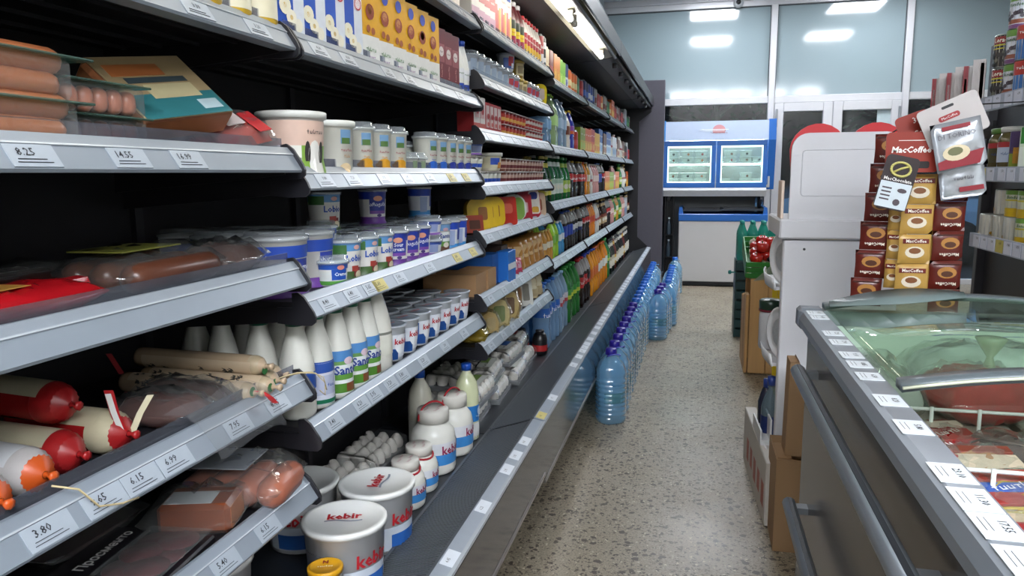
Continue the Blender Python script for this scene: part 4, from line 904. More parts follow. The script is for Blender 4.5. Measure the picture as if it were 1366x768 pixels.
# cans, jars and packets on it
def can(r, h, base, bands, text=None, tcol='#ffffff', tz=.7, tsz=.016, seg=18, dots=None, rings=True):
    mb = MB().lathe([(r-.003,0),(r,.002),(r,h-.002),(r-.003,h),(r-.004,h-.003),(0,h-.003)], seg); lab = MB(); ms = [mat(base, .35, var=.08, scale=60)]
    band(lab, r, .004, h-.004, seg=seg)
    for (z0, z1, c) in bands: ms.append(mat(c, .35, var=.05)); lab.mi(len(ms)-1); band(lab, r, z0*h, z1*h, seg=seg, lift=.0008)
    if dots:
        rn = random.Random(3)
        for c in dots[0]:
            ms.append(mat(c, .3, var=.2)); lab.mi(len(ms)-1)
            for k in range(dots[3]):
                a = rn.uniform(-1.7, 1.7); z = h*rn.uniform(dots[1], dots[2]); s = r*rn.uniform(.16, .26); rr = r+.0012+.0001*k
                lab.lathe([(0, 0), (s, 0)], 7, Matrix.Translation((rr*math.sin(a), -rr*math.cos(a), z)) @ Matrix.Rotation(a, 4, 'Z') @ Matrix.Rotation(PI/2, 4, 'X'), cap=False, sx=1.0, sy=.8)
    if text: 
        ms.append(mat(tcol, .4, var=0)); lab.mi(len(ms)-1); put_text(lab, text, tsz, wrap=r, z=h*tz, lift=.0016, bold=.02, shear=.15)
    return [('can_body', mb.mesh('can_body', mat('#b9bbb6', .3, .7))), ('label', lab.mesh('label', ms))]
blackcan = can(.037, .108, '#17171a', ((.66,.70,'#c9b728'), (.56,.59,'#c9b728'), (.72,.93,'#8f1d1d')), 'Lorado', '#efe9d8', .82, .020, dots=(('#2b2d33','#5d6257','#3a3c40'), .08, .5, 10))
greencan = can(.037, .108, '#c9cdd8', ((.80,.99,'#5d8c34'), (.03,.14,'#6b3a6e'), (.16,.28,'#8a4a34')), 'Bonduelle', '#2f5f2c', .70, .015, dots=(('#2a2430','#413a48'), .3, .52, 9))
bluecan = can(.037, .108, '#2f6db0', ((.60,.99,'#b02a24'),), '#4', '#f3f3f0', .8, .016)
whitecan = can(.043, .085, '#c6c3b6', ((.0,.02,'#a7a496'),), None, dots=(('#b08a2c',), .06, .35, 3)); yelcan = can(.043, .085, '#cbc9ae', ((.0,.32,'#c8a51f'), (.58,.64,'#c7b93a'), (.82,.98,'#6d9a3a')), 'Bonduelle', '#2f6a34', .72, .014)
def stackcans(proto, lab, spots, shelf_z, h, name='food_can', grp='cans on the gondola shelving'):
    for (x, y, lv, rz) in spots: put(proto, name, lab, 'can', (x, y, shelf_z+lv*(h+.0006)), rz, grp)
AIS = -PI/2+.75       # label turned toward the aisle and the camera
stackcans(blackcan, 'black olive can with red oval and yellow stripe at the gondola shelf end', ((1.00,2.925,0,-.75),(1.00,2.925,1,-.75),(1.085,2.92,0,-.7)), gsh[0], .108)
stackcans(greencan, 'grey and green vegetable can stacked next to the black olive cans', ((1.005,2.838,0,-.8),(1.005,2.838,1,-.8),(1.008,2.838,2,-.8)), gsh[0], .108)
stackcans(bluecan, 'blue and red sweetcorn can stacked beside the grey and green cans', ((1.005,2.752,0,-.8),(1.005,2.752,1,-.8),(1.005,2.665,0,-.8),(1.005,2.665,1,-.8)), gsh[0], .108)
stackcans(whitecan, 'plain cream food can on the lowest visible gondola shelf', ((1.005,2.918,0,-.8),(1.015,2.825,0,-.8),(1.015,2.825,1,-.8),(1.10,2.918,0,-.8),(1.015,2.735,0,-.8)), gsh[2], .085)
stackcans(yelcan, 'cream and yellow sweetcorn can beside the plain cream cans', ((1.015,2.735,1,-.8),(1.015,2.64,0,-.8),(1.015,2.64,1,-.8),(1.015,2.55,0,-.8),(1.015,2.55,1,-.8)), gsh[2], .085)
jar = lambda lab, lid: [('glass', MB().lathe([(.042,0),(.047,.006),(.047,.105),(.040,.122),(.036,.126)], 18).mesh('glass', mat('#5c5330', .15, var=.45, scale=70))), ('lid', MB().lathe([(.041,.1262),(.042,.142),(.038,.144),(0,.144)], 18).mesh('lid', mat(lid, .35))), ('label', (lambda l: (band(l, .047, .03, .095, -1.3, 1.3, 24), l.mi(1), band(l, .047, .078, .095, -1.3, 1.3, 24, .0010), l.mi(2), put_text(l, '#5', .014, wrap=.047, z=.058, lift=.0014), l)[-1])(MB()).mesh('label', [mat(lab, .4), mat('#a82f33', .4), mat('#2f4d8c', .4)]))]
put(jar('#4d4a2c', '#5d8c3c'), 'pickle_jar', 'dark pickle jar with green lid at the end of the middle gondola shelf', 'jar', (1.015, 2.915, gsh[1]), -.8)
put(jar('#b9c4d6', '#c9c9c2'), 'pickle_jar', 'pickle jar with white lid and blue-red label on the middle gondola shelf', 'jar', (1.005, 2.80, gsh[1]), -.8)
def packet(w, d, h, cols, text=None):
    mb = MB().rbox(-w/2, w/2, -d/2, d/2, 0, h, .003); f = MB(); ms = []
    for (x0, x1, z0, z1, c) in cols: ms.append(mat(c, .4, var=.1)); f.mi(len(ms)-1); f.box(x0*w, x1*w, -d/2-.0008, -d/2-.0001, z0*h, z1*h)
    if text: ms.append(mat('#f2f2ee', .4, var=0)); f.mi(len(ms)-1); put_text(f, text, h*.12, TR(0, -d/2-.0012, h*.8))
    return mb, f, ms
mb, f, ms = packet(.07, .03, .125, ((-.45,.45,.5,.97,'#3d2a54'), (-.45,.45,.03,.45,'#7a8a2c'), (-.3,.2,.2,.6,'#c08a2c'))); p_ol = [('packet_body', mb.mesh('packet_body', mat('#4a3b5c', .35))), ('printed_front', f.mesh('printed_front', ms))]
mb, f, ms = packet(.09, .04, .135, ((-.45,.45,.62,.98,'#2f7d33'), (-.45,.45,.05,.55,'#dfe6da'), (-.2,.25,.15,.5,'#5f9a3f')), '#4'); p_mi = [('packet_body', mb.mesh('packet_body', mat('#cfd9c6', .35))), ('printed_front', f.mesh('printed_front', ms))]
put(p_ol, 'snack_packet', 'purple and olive packet between the jar and a green packet', 'packet', (.995, 2.705, gsh[1]), -.8)
for y in (2.61, 2.50, 2.39): put(p_mi, 'snack_packet', 'green and white packet on the middle gondola shelf', 'packet', (1.0, y, gsh[1]), -.8, 'green packets on the gondola')
for y in (2.57, 2.47, 2.37, 2.27): put(greencan, 'food_can', 'grey and green vegetable can standing alone in the row after the sweetcorn', 'can', (1.005, y, gsh[0]), -.8, 'single row of grey-green cans')
# red and white wafer boxes on the far gondola shelf
mb, f, ms = packet(.04, .06, .24, ((-.5,.5,.0,.10,'#8f2430'), (-.5,-.1,.1,1,'#a8323c'), (.0,.5,.1,1,'#dfdad8'), (-.38,-.2,.2,.8,'#d9c9c4')), None); p_wa = [('box_body', mb.mesh('box_body', mat('#c9bab8', .4))), ('printed_front', f.mesh('printed_front', ms))]
mb, f, ms = packet(.04, .06, .25, ((-.5,.5,.0,1,'#cfc8c6'), (.1,.4,.1,.95,'#a03038')), None); p_wb = [('box_body', mb.mesh('box_body', mat('#c3b4b2', .4))), ('printed_front', f.mesh('printed_front', ms))]
for i in range(3):
    put(p_wa, 'wafer_box', 'tall red and white wafer box on the far gondola shelf', 'box', (1.01, 3.70-.20*i, 1.4025), -.35, 'wafer boxes behind the coffee sachets')
    put(p_wb, 'wafer_box', 'tall pale wafer box with one red stripe between the others', 'box', (1.01, 3.60-.20*i, 1.4025), -.35, 'pale wafer boxes behind the coffee sachets')
# ================================================================ COFFEE SACHETS ON STRIPS
hk = thing('sachet_hook', 'thin black wire arm holding the coffee sachet strips above the freezer', 'hook', (.95, 2.6, 1.44))
obj('arm', MB().tube([(.016,.03,.035),(-.06,-.16,.0),(-.30,-.335,-.02),(-.36,-.34,-.03)], .002, 6).mesh('arm', mat('#1d1d20', .4)), hk)
obj('cross_bar', MB().tube([(-.44,-.34,-.09),(-.36,-.34,-.03),(-.24,-.335,-.025)], .002, 6).mesh('cross_bar', mat('#1d1d20', .4)), hk)
def sachet(w, h, kind, flip):
    cols = dict(red=('#5e2018', '#7d3a24', '#c08a50'), gold=('#b9924a', '#caa55e', '#d9cdb8'))[kind]
    n, m = 7, 7; vs = []; fs = []
    for sg in (-1, 1):
        for i in range(n+1):
            for j in range(m+1):
                u, v = 2*i/n-1, 2*j/m-1; e = max(0, 1-abs(u)**4)*max(0, 1-abs(v)**5); vs.append((u*w/2*(1-.04*(1-abs(v))), sg*.010*e**.6, v*h/2))
    o_ = (n+1)*(m+1)
    for i in range(n):
        for j in range(m): a = i*(m+1)+j; b = a+m+1; fs.append((a, b, b+1, a+1)); fs.append((o_+a, o_+a+1, o_+b+1, o_+b))
    body = MB().add(vs, fs, True).mesh('sachet_body', mat(cols[0], .28, var=.15, scale=40, bump=.25))
    f = MB(); y = -.0108; S_ = Matrix.Rotation(PI, 4, 'Y') if flip else Matrix.Identity(4)
    f.box(-w*.40, w*.40, y, y+.001, h*.20, h*.36, S_) if kind == 'gold' else f.box(-w*.42, w*.42, y+.0005, y+.001, -h*.40, -h*.36, S_)
    f.mi(1); f.lathe([(0,0),(w*.26,0)], 14, S_ @ TR(-w*.02, y-.0002, -h*.10, rx=PI/2), cap=False, sx=1.15, sy=.75)
    f.mi(2); f.lathe([(0,0),(w*.17,0)], 12, S_ @ TR(-w*.02, y-.0006, -h*.05, rx=PI/2), cap=False, sx=1.1, sy=.6)
    f.mi(3); put_text(f, 'MacCoffee', w*.145, S_ @ TR(0, y-.0012, h*.28), bold=.02)
    pr = f.mesh('sachet_print', [mat('#6b1f17' if kind == 'gold' else '#3d1510', .35), mat(cols[2] if kind == 'gold' else '#b07a3c', .4), mat('#7a4a26' if kind == 'gold' else '#4f2a18', .4), mat('#efe6d6', .4, var=0)])
    return body, pr
SA = {(k, f): sachet(.082, .080, k, f) for k in ('red', 'gold') for f in (0, 1)}
SA['side', 0] = sachet(.05, .080, 'gold', 0)
def strip(label, u, v0, n, kind, flip, y, lean=0., rz=0., pitch=.081, group=None):
    p = on(u, v0, y=y); o = thing('coffee_sachet_strip', label, 'sachets', (p.x, y, p.z-.081*n), rz, group)
    b, pr = SA[kind, flip]
    for i in range(n):
        s = obj('sachet', b, o, (lean*(n-i-.5)*.081*.0+lean*(i-n)*-.0, .003*(i % 2), (n-i-.5)*pitch), (0, 0, .06*((i*7) % 3-1)))
        s.location.x = -lean*(i+.5)*pitch; obj('sachet_print', pr, s)
    return o
strip('strip of dark red coffee sachets hanging next to the white display stand', 1192, 178, 6, 'red', 1, 2.30, .10, -.25)
strip('strip of gold coffee sachets under the red header card', 1229, 232, 4, 'gold', 0, 2.24, .02)
strip('narrow strip of gold sachets seen edge-on between red and gold strips', 1185+14, 268, 3, 'side', 0, 2.27, .0, -.5)
strip('strip of gold sachets turned sideways behind the front gold strip', 1252, 235, 4, 'side', 0, 2.29, .0, .8)
strip('strip of dark red coffee sachets hanging beside the gondola shelf end', 1272, 228, 5, 'red', 1, 2.27, .0, .1)
def card(label, u, v, y, w, h, col, tilt, build):
    p = on(u, v, y=y); o = thing('header_card', label, 'card', p, rot=(0, tilt, 0))
    obj('card_board', MB().prism(rrect(0, 0, w, h, .012), -.0015, .0015).mesh('card_board', mat(col, .35, var=.04)), o); build(o); return o
def b_mac(o):
    mb = MB(); put_text(mb, 'MacCoffee', .022, TR(-.004, -.0022, .006), bold=.03, shear=.15); mb.box(-.035, .035, -.0022, -.0018, .030, .0315); obj('lettering', mb.mesh('lettering', mat('#f0e8e2', .4, var=0)), o)
    obj('cut_out', MB().prism(rrect(0, -.033, .085, .018, .005), -.0021, -.0016).mesh('cut_out', mat('#1c1210', .6)), o)
card('red header card with white lettering over the gold coffee sachets', 1217, 203, 2.205, .130, .105, '#8f2a1a', .0, b_mac)
def b_mac2(o):
    mb = MB(); put_text(mb, 'MacCoffee', .019, TR(0, -.0022, -.012), bold=.03, shear=.15); put_text(mb, '3', .022, TR(.004, -.0022, .022)); obj('lettering', mb.mesh('lettering', mat('#f0e8e2', .4, var=0)), o)
card('tilted red header card behind the front one', 1221, 172, 2.24, .085, .085, '#8a2718', -.35, b_mac2)
def b_choc(o):
    mb = MB().prism(rrect(0, -.033, .078, .068, .002), -.0022, -.0016); obj('white_field', mb.mesh('white_field', mat('#c9d2d8', .4)), o)
    mb = MB(); pts = [(.024*math.cos(a), .018*math.sin(a)) for a in [k*2*PI/20 for k in range(21)]]
    for k in range(20): mb.tube([(pts[k][0], -.003, .036+pts[k][1]), (pts[k+1][0], -.003, .036+pts[k+1][1])], .0035, 5, False)
    mb.tube([(-.016, -.003, .026), (0, -.003, .038), (.016, -.003, .046)], .003, 5); obj('gold_emblem', mb.mesh('gold_emblem', mat('#c9c070', .4)), o)
    mb = MB(); put_text(mb, 'MacChocolate', .012, TR(0, -.0022, .008), bold=.02); obj('lettering', mb.mesh('lettering', mat('#e8e4e0', .4, var=0)), o)
    mb = MB().lathe([(0,0),(.012,0)], 10, TR(.018, -.0028, -.018, rx=PI/2), cap=False, sy=.5).lathe([(0,0),(.009,0)], 10, TR(.012, -.0028, -.05, rx=PI/2), cap=False)
    for k in range(4): mb.box(-.032, -.008, -.0028, -.0024, -.018-.010*k, -.014-.010*k)
    obj('dark_print', mb.mesh('dark_print', mat('#4a3f46', .5)), o)
card('dark brown card with gold bean emblem and white field', 1196, 244, 2.19, .082, .142, '#2c2022', .22, b_choc)
def b_tor(o):
    mb = MB().prism(rrect(-.005, .012, .052, .014, .006), -.0024, -.0016); mb.mi(1); put_text(mb, 'MacCoffee', .009, TR(-.005, -.003, .012)); mb.mi(2); put_text(mb, 'DI TORINO', .021, TR(-.004, -.0024, -.020), wid=.10); mb.mi(3).prism(rrect(0, .038, .03, .007, .003), -.0024, -.0016)
    obj('lettering', mb.mesh('lettering', [mat('#9c2a2c', .4), mat('#efe9e4', .4, var=0), mat('#4a4348', .4, var=0), mat('#2a2a2c', .5)]), o)
card('pale grey tilted header card above the silver cappuccino sachets', 1271, 160, 2.20, .150, .105, '#bdb6b4', -.42, b_tor)
def silver(label, u, v, y, w, h, tilt, full):
    p = on(u, v, y=y); o = thing('cappuccino_sachet', label, 'sachet', p, rot=(0, tilt, 0))
    mb = MB().pillow(w, h, .016, 9, 9, .1, .5, int(u), TR(0, .008, 0, rx=PI/2)); obj('sachet_body', mb.mesh('sachet_body', mat('#b9bcc2', .22, .55, var=.2, scale=25, bump=.5)), o)
    y_ = -.012; f = MB(); ms = [mat('#8f2430', .35), mat('#d9c9a8', .4), mat('#6b6b48', .4), mat('#4a464e', .4, var=0)]
    if full:
        f.prism([(-w*.46, -h*.44), (w*.30, -h*.44), (w*.42, -h*.15), (-w*.1, -h*.20), (-w*.46, -h*.28)], y_, y_+.001); f.mi(1).lathe([(0,0),(.032,0)], 16, TR(-.012, y_-.001, -.018, rx=PI/2), cap=False, sy=.62); f.mi(2).lathe([(0,0),(.018,0)], 12, TR(-.014, y_-.0016, -.014, rx=PI/2), cap=False, sy=.6); f.mi(3); put_text(f, 'DI TORINO', .018, TR(-.004, y_-.001, .026), wid=w*.7); f.mi(0); f.box(-.036, .030, y_-.001, y_, .042, .052)
    else: f.box(-w*.1, w*.40, y_, y_+.001, -h*.34, -h*.22); f.mi(3); put_text(f, '#6', .014, TR(0, y_-.001, .0))
    obj('sachet_print', f.mesh('sachet_print', ms), o)
silver('silver sachet printed with a cappuccino cup hanging under the grey card', 1279, 193, 2.175, .125, .125, -.22, True)
silver('plain silver sachet hanging below the printed cappuccino one', 1283, 237, 2.21, .115, .105, -.16, False)
# ================================================================ PRODUCT KITS
m_clearlid = film('#f4f7fa', .72, .05, bodycol='#dfe5ea')
def rfun(prof):
    def f(z):
        for (r0, z0), (r1, z1) in zip(prof, prof[1:]):
            if z1 > z0 and z0 <= z <= z1: return r0+(r1-r0)*(z-z0)/(z1-z0)
        return prof[-1][0]
    return f
def wrapper(prof, bands=(), patches=(), texts=(), ovals=(), seg=20, oval=None):
    """printed wrapper of a round pack: bands all round, patches at the front, ovals and writing on top"""
    lab = MB(); ms = []; rf = rfun(prof)
    def use(c, **k):
        ms.append(mat(c, .4, var=.08, scale=50, **k)); lab.mi(len(ms)-1)
    for i, (z0, z1, c) in enumerate(bands): use(c); band(lab, rf, z0, z1, seg=seg*2, lift=.0004+.00025*i, nz=2, oval=oval)
    for i, (a0, a1, z0, z1, c) in enumerate(patches): use(c); band(lab, rf, z0, z1, a0, a1, seg*2, .0013+.0003*i, 2)
    for (a, z, w, h, c) in ovals:
        use(c); n = 12; r0 = rf(z)+.0022
        vs = [(r0*math.sin(a), -r0*math.cos(a), z)]
        for k in range(n):
            t = 2*PI*k/n; zz = z+h/2*math.sin(t); r1 = rf(zz)+.0022; aa = a+w/2*math.cos(t)/r1; vs.append((r1*math.sin(aa), -r1*math.cos(aa), zz))
        lab.add(vs, [(0, k+1, (k+1) % n+1) for k in range(n)])
    for (t, sz, z, a, c) in texts: ms.append(mat(c, .4, var=0)); lab.mi(len(ms)-1); put_text(lab, t, sz, wrap=rf, z=z, ang=a, lift=.0026, bold=.025)
    return lab.mesh('label', ms) if ms else None
def cup(r0, r1, h, col='#dfe0dc', lid='dome', lidcol='#cfd6dc', seg=20, rim=.0025, oval=None, lidtext=None, **w):
    prof = [(r0*.92, 0), (r0, .003), (r1, h-.004), (r1+rim, h-.003), (r1+rim, h)]
    P = [('cup_body', MB().lathe(prof, seg, oval=oval).mesh('cup_body', mat(col, .35, var=.03)))]
    lm = wrapper(prof[1:3], seg=seg, oval=oval, **w)
    if lm: P.append(('label', lm))
    if lid == 'dome': L = MB().lathe([(r1+rim+.002, h-.006), (r1+rim+.002, h+.002), (r1*.95, h+.004), (r1*.93, h+.011), (r1*.80, h+.013), (0, h+.012)], seg).mesh('lid', m_clearlid)
    elif lid == 'foil': L = MB().lathe([(r1+rim+.001, h+.0002), (r1+rim+.001, h+.001), (r1*.9, h+.0012), (r1*.85, h+.0002), (0, h+.0006)], seg, oval=oval).mesh('lid', mat(lidcol, .25, .3, var=.12, scale=60))
    else: L = MB().lathe([(r1+rim+.002, h-.008), (r1+rim+.0025, h+.003), (r1+rim, h+.0045), (r1*.93, h+.0045), (r1*.91, h+.002), (0, h+.002)], seg, oval=oval).mesh('lid', mat(lidcol, .35, var=.03))
    subs = []
    if lidtext:
        t = MB(); ms = []
        for (tx, sz, dx, dy, rz, c) in lidtext:
            ms.append(mat(c, .4, var=0)); t.mi(len(ms)-1); put_text(t, tx, sz, TR(dx, dy, h+.0058 if lid == 'flat' else h+.0024, 0, 0, rz) @ Matrix.Rotation(-PI/2, 4, 'X'), bold=.03)
        subs = [('lid_print', t.mesh('lid_print', ms))]
    P.append(('lid', L, subs)); return P
def bottle(prof, col, capcol, cr, ch, seg=16, matl=None, liquid=None, neck=None, **w):
    P = [('bottle_body', MB().lathe(prof, seg).mesh('bottle_body', matl or mat(col, .3, var=.03)))]
    lm = wrapper([p for p in prof if p[0] > 0], seg=seg, **w)
    if lm: P.append(('label', lm))
    h = prof[-1][1]; P.append(('cap', MB().lathe([(cr, h-.004), (cr, h-.004+ch), (cr*.9, h-.002+ch), (0, h-.002+ch)], max(8, seg*2//3)).mesh('cap', mat(capcol, .35, var=.04))))
    return P
def carton(w, d, h, col, front=(), side=(), text=(), circ=(), cap=None, gable=False, r=.002):
    mb = MB().rbox(-w/2, w/2, -d/2, d/2, 0, h, r)
    if gable: mb.prism([(-d/2+.002, h-.001), (d/2-.002, h-.001), (.003, h+d*.42), (.003, h+d*.42+.012), (-.003, h+d*.42+.012), (-.003, h+d*.42)], -w/2+.002, w/2-.002, 'x')
    P = [('carton_body', mb.mesh('carton_body', mat(col, .38, var=.05)))]
    f = MB(); ms = []
    def use(c, v=.1): ms.append(mat(c, .4, var=v, scale=60)); f.mi(len(ms)-1)
    for k, (x0, x1, z0, z1, c) in enumerate(front): use(c); f.box(x0*w, x1*w, -d/2-.0006-.0002*k, -d/2-.0001, z0*h, z1*h)
    for k, (y0, y1, z0, z1, c) in enumerate(side):
        use(c)
        for s in (-1, 1): f.box(*sorted((s*(w/2+.0001), s*(w/2+.0006+.0002*k))), y0*d, y1*d, z0*h, z1*h)
    for (x, z, rr, c) in circ: use(c); f.lathe([(0, 0), (rr, 0)], 12, TR(x*w, -d/2-.0022, z*h, rx=PI/2), cap=False)
    for (t, sz, x, z, c, vert) in text: use(c, 0); put_text(f, t, sz, TR(x*w, -d/2-.0028, z*h, ry=-PI/2 if vert else 0), bold=.02)
    if ms: P.append(('printed_front', f.mesh('printed_front', ms)))
    if cap: P.append(('cap', MB().lathe([(.011, h), (.011, h+.012), (0, h+.012)], 10).mesh('cap', mat(cap, .35))))
    return P
def row(proto, name, label, cat, x, y0, n, pitch, z, rz=1.2, group=None, jit=.004, rows=1, rp=.085, stack=1, sh=.1, seed=1):
    rn = random.Random(seed+int(y0*100)); group = group or label[:60]
    for j in range(rows):
        for i in range(n):
            for k in range(stack):
                put(proto, name, label, cat, (x-j*rp+rn.uniform(-jit, jit)*.5, y0+i*pitch+rn.uniform(-jit, jit)*.5, z+k*sh), rz+rn.uniform(-.15, .15), group if n*rows*stack > 1 else None)
# ================================================================ BAY B, DAIRY
zB = {n: dz('B', n) for n in range(1, 6)}
# --- deck: tubs, handled jars, whey bottle
KR, KB, KL = '#b4232c', '#2c62b0', '#3f86c8'
def kebir_bucket(r, h, lr=0.):
    prof = [(r*.86, 0), (r*.88, .004), (r*.97, h-.012)]
    P = cup(r*.88, r*.97, h, '#d9dadb', 'flat', '#e6e7e4', 28, .003, bands=(), patches=((.05, 1.35, h*.08, h*.46, '#c3cbd6'), (.35, 1.35, h*.10, h*.34, KB)),
            texts=(('kebir', h*.27, h*.58, .85, KR), ('#14', h*.05, h*.70, -.7, '#7d7f88'), ('#8', h*.06, h*.16, -.3, '#8a5560')),
            lidtext=(('kebir', r*.40, 0, 0, lr, KR),))
    lp = P[-1][2]
    m = MB()
    for k in range(10):
        a0, a1 = -.5+k*.1, -.4+k*.1; m.add([(a0*r*.9, -r*.25-.04*r*math.sin(a0*6), h+.0058), (a1*r*.9, -r*.25-.04*r*math.sin(a1*6), h+.0058), (a1*r*.9, -r*.19-.04*r*math.sin(a1*6), h+.0058), (a0*r*.9, -r*.19-.04*r*math.sin(a0*6), h+.0058)], [(0,1,2,3)])
    m.v = [tuple(Matrix.Rotation(lr, 4, 'Z') @ Vector(q)) for q in m.v]
    lp.append(('lid_swoosh', m.mesh('lid_swoosh', mat('#8d96a3', .4))))
    return P
bk = kebir_bucket(.088, .150); bk2 = kebir_bucket(.088, .150, 1.25)
put(bk, 'dairy_bucket', 'white dairy bucket with red lettered lid beside the yellow-lidded jar', 'bucket', (-.712, 1.385, DECK), .35)
put(bk2, 'dairy_bucket', 'white dairy bucket with red lettered lid next to the handled jars', 'bucket', (-.722, 1.578, DECK), .45)
put(bk, 'dairy_bucket', 'white dairy bucket standing behind the two front buckets', 'bucket', (-.905, 1.545, DECK), -.6)
put(bk, 'dairy_bucket', 'shaded white dairy bucket under the lowest sausage shelf', 'bucket', (-.90, 1.17, DECK), .7)
def kebir_jar(r, h, handle_up, text):
    prof = [(r*.90, 0), (r*.97, .005), (r, .015), (r, h*.55), (r*.98, h*.60), (r*.93, h*.66), (r*.70, h*.76), (r*.64, h*.78), (r*.64, h*.84)]
    P = [('jar_body', MB().lathe(prof, 26).mesh('jar_body', mat('#dddcd4', .3, var=.03)))]
    zz = [(r, .015), (r, h*.60)]
    P.append(('label', wrapper(zz, patches=((-1.5, 1.5, h*.17, h*.52, '#d3d5da'), (-1.5, 1.5, h*.17, h*.34, KL)), ovals=((1.0, h*.44, .024, .026, '#8a6b4a'),), texts=((text, h*.19, h*.40, .35, '#8c1f4a'),), seg=26)))
    P.append(('lid', MB().lathe([(r*.72, h*.80), (r*.73, h*.93), (r*.72, h*.975), (r*.69, h), (0, h)], 26).mesh('lid', mat('#d9d5cc', .35, var=.03)), [('lid_print', (lambda m: ([put_text(m, 'kebir', r*.22, TR(r*.35*math.cos(a), r*.35*math.sin(a), h+.0006, 0, 0, .5) @ Matrix.Rotation(-PI/2, 4, 'X')) for a in (0, 1.6, 3.1, 4.7)], m)[1])(MB()).mesh('lid_print', mat('#b0707a', .4, var=0)))]))
    R = r*.76
    if handle_up: pts = [(R*math.cos(a), 0, h*.84+R*1.0*math.sin(a)) for a in [PI*k/12 for k in range(13)]]
    else: pts = [(R*math.cos(a), -R*math.sin(a), h*.83-.012*math.sin(a)) for a in [PI*k/12 for k in range(13)]]
    P.append(('handle', MB().tube(pts, .003, 6).mesh('handle', mat('#a81f28', .35))))
    return P
js = kebir_jar(.052, .128, False, 'kebir'); jb = kebir_jar(.066, .190, True, 'kebir'); jc = kebir_jar(.064, .190, True, 'kebir')
put(js, 'yoghurt_jar', 'small white jar with lowered red handle behind the front bucket', 'jar', (-.735, 1.790, DECK), 1.0)
put(js, 'yoghurt_jar', 'small white jar with lowered red handle beside the big handled jar', 'jar', (-.738, 1.900, DECK), 1.2)
put(jb, 'yoghurt_jar', 'big white jar with raised red handle between small jar and milk bottle', 'jar', (-.745, 2.04, DECK), .9)
put(jc, 'yoghurt_jar', 'big white jar with raised red handle next to the whey bottle', 'jar', (-.735, 2.195, DECK), 1.2)
wp = [(.036, 0), (.040, .006), (.040, .05), (.039, .06), (.040, .07), (.040, .16), (.034, .195), (.020, .22), (.015, .228), (.015, .240)]
whey = bottle(wp, '#ccd0a4', '#1c50b0', .0175, .020, 20, matl=mat('#cfd3ac', .18, var=.03), bands=((.065, .12, '#2f7bc4'), (.004, .06, '#dcdcda')), ovals=((.6, .10, .028, .03, '#c9d6e6'),), texts=(('#4', .013, .085, .4, '#f0f4f8'),))
put(whey, 'whey_bottle', 'tall bottle of yellowish whey with blue cap and blue label', 'bottle', (-.725, 2.318, DECK), 1.0)
cream = bottle(wp, '#cfccbc', '#1c50b0', .0175, .020, 20, texts=(), bands=((.03, .10, '#c9c9bf'),))
put(cream, 'milk_bottle', 'plain cream-coloured bottle behind the big handled jars', 'bottle', (-.845, 2.20, DECK), 1.0)
# jars under the sausage shelf
mus = cup(.030, .031, .050, '#c9b27a', 'flat', '#d29a1c', 20, .002, bands=((.004, .046, '#d0c8b4'),), lidtext=(('#6', .009, 0, -.004, 0, '#f3ead2'), ('N', .016, 0, .012, 0, '#8f2a26')))
put(mus, 'mustard_jar', 'small jar with bright yellow lid stacked on another in front of the bucket', 'jar', (-.695, 1.262, DECK+.0568), .4)
put(mus, 'mustard_jar', 'small jar with yellow lid under another yellow-lidded jar', 'jar', (-.695, 1.262, DECK), .2)
pin = cup(.036, .038, .07, '#8c5a60', 'dome', bands=((.01, .06, '#7a2f3c'), (.035, .055, '#c9a8a6')), texts=(('#5', .013, .044, .5, '#efe3e0'),))
put(pin, 'dessert_cup', 'dark pink labelled cup beside the yellow-lidded jars', 'cup', (-.705, 1.175, DECK), .7); put(pin, 'dessert_cup', 'dark pink labelled cup deeper under the lowest sausage shelf', 'cup', (-.715, 1.085, DECK), .7)
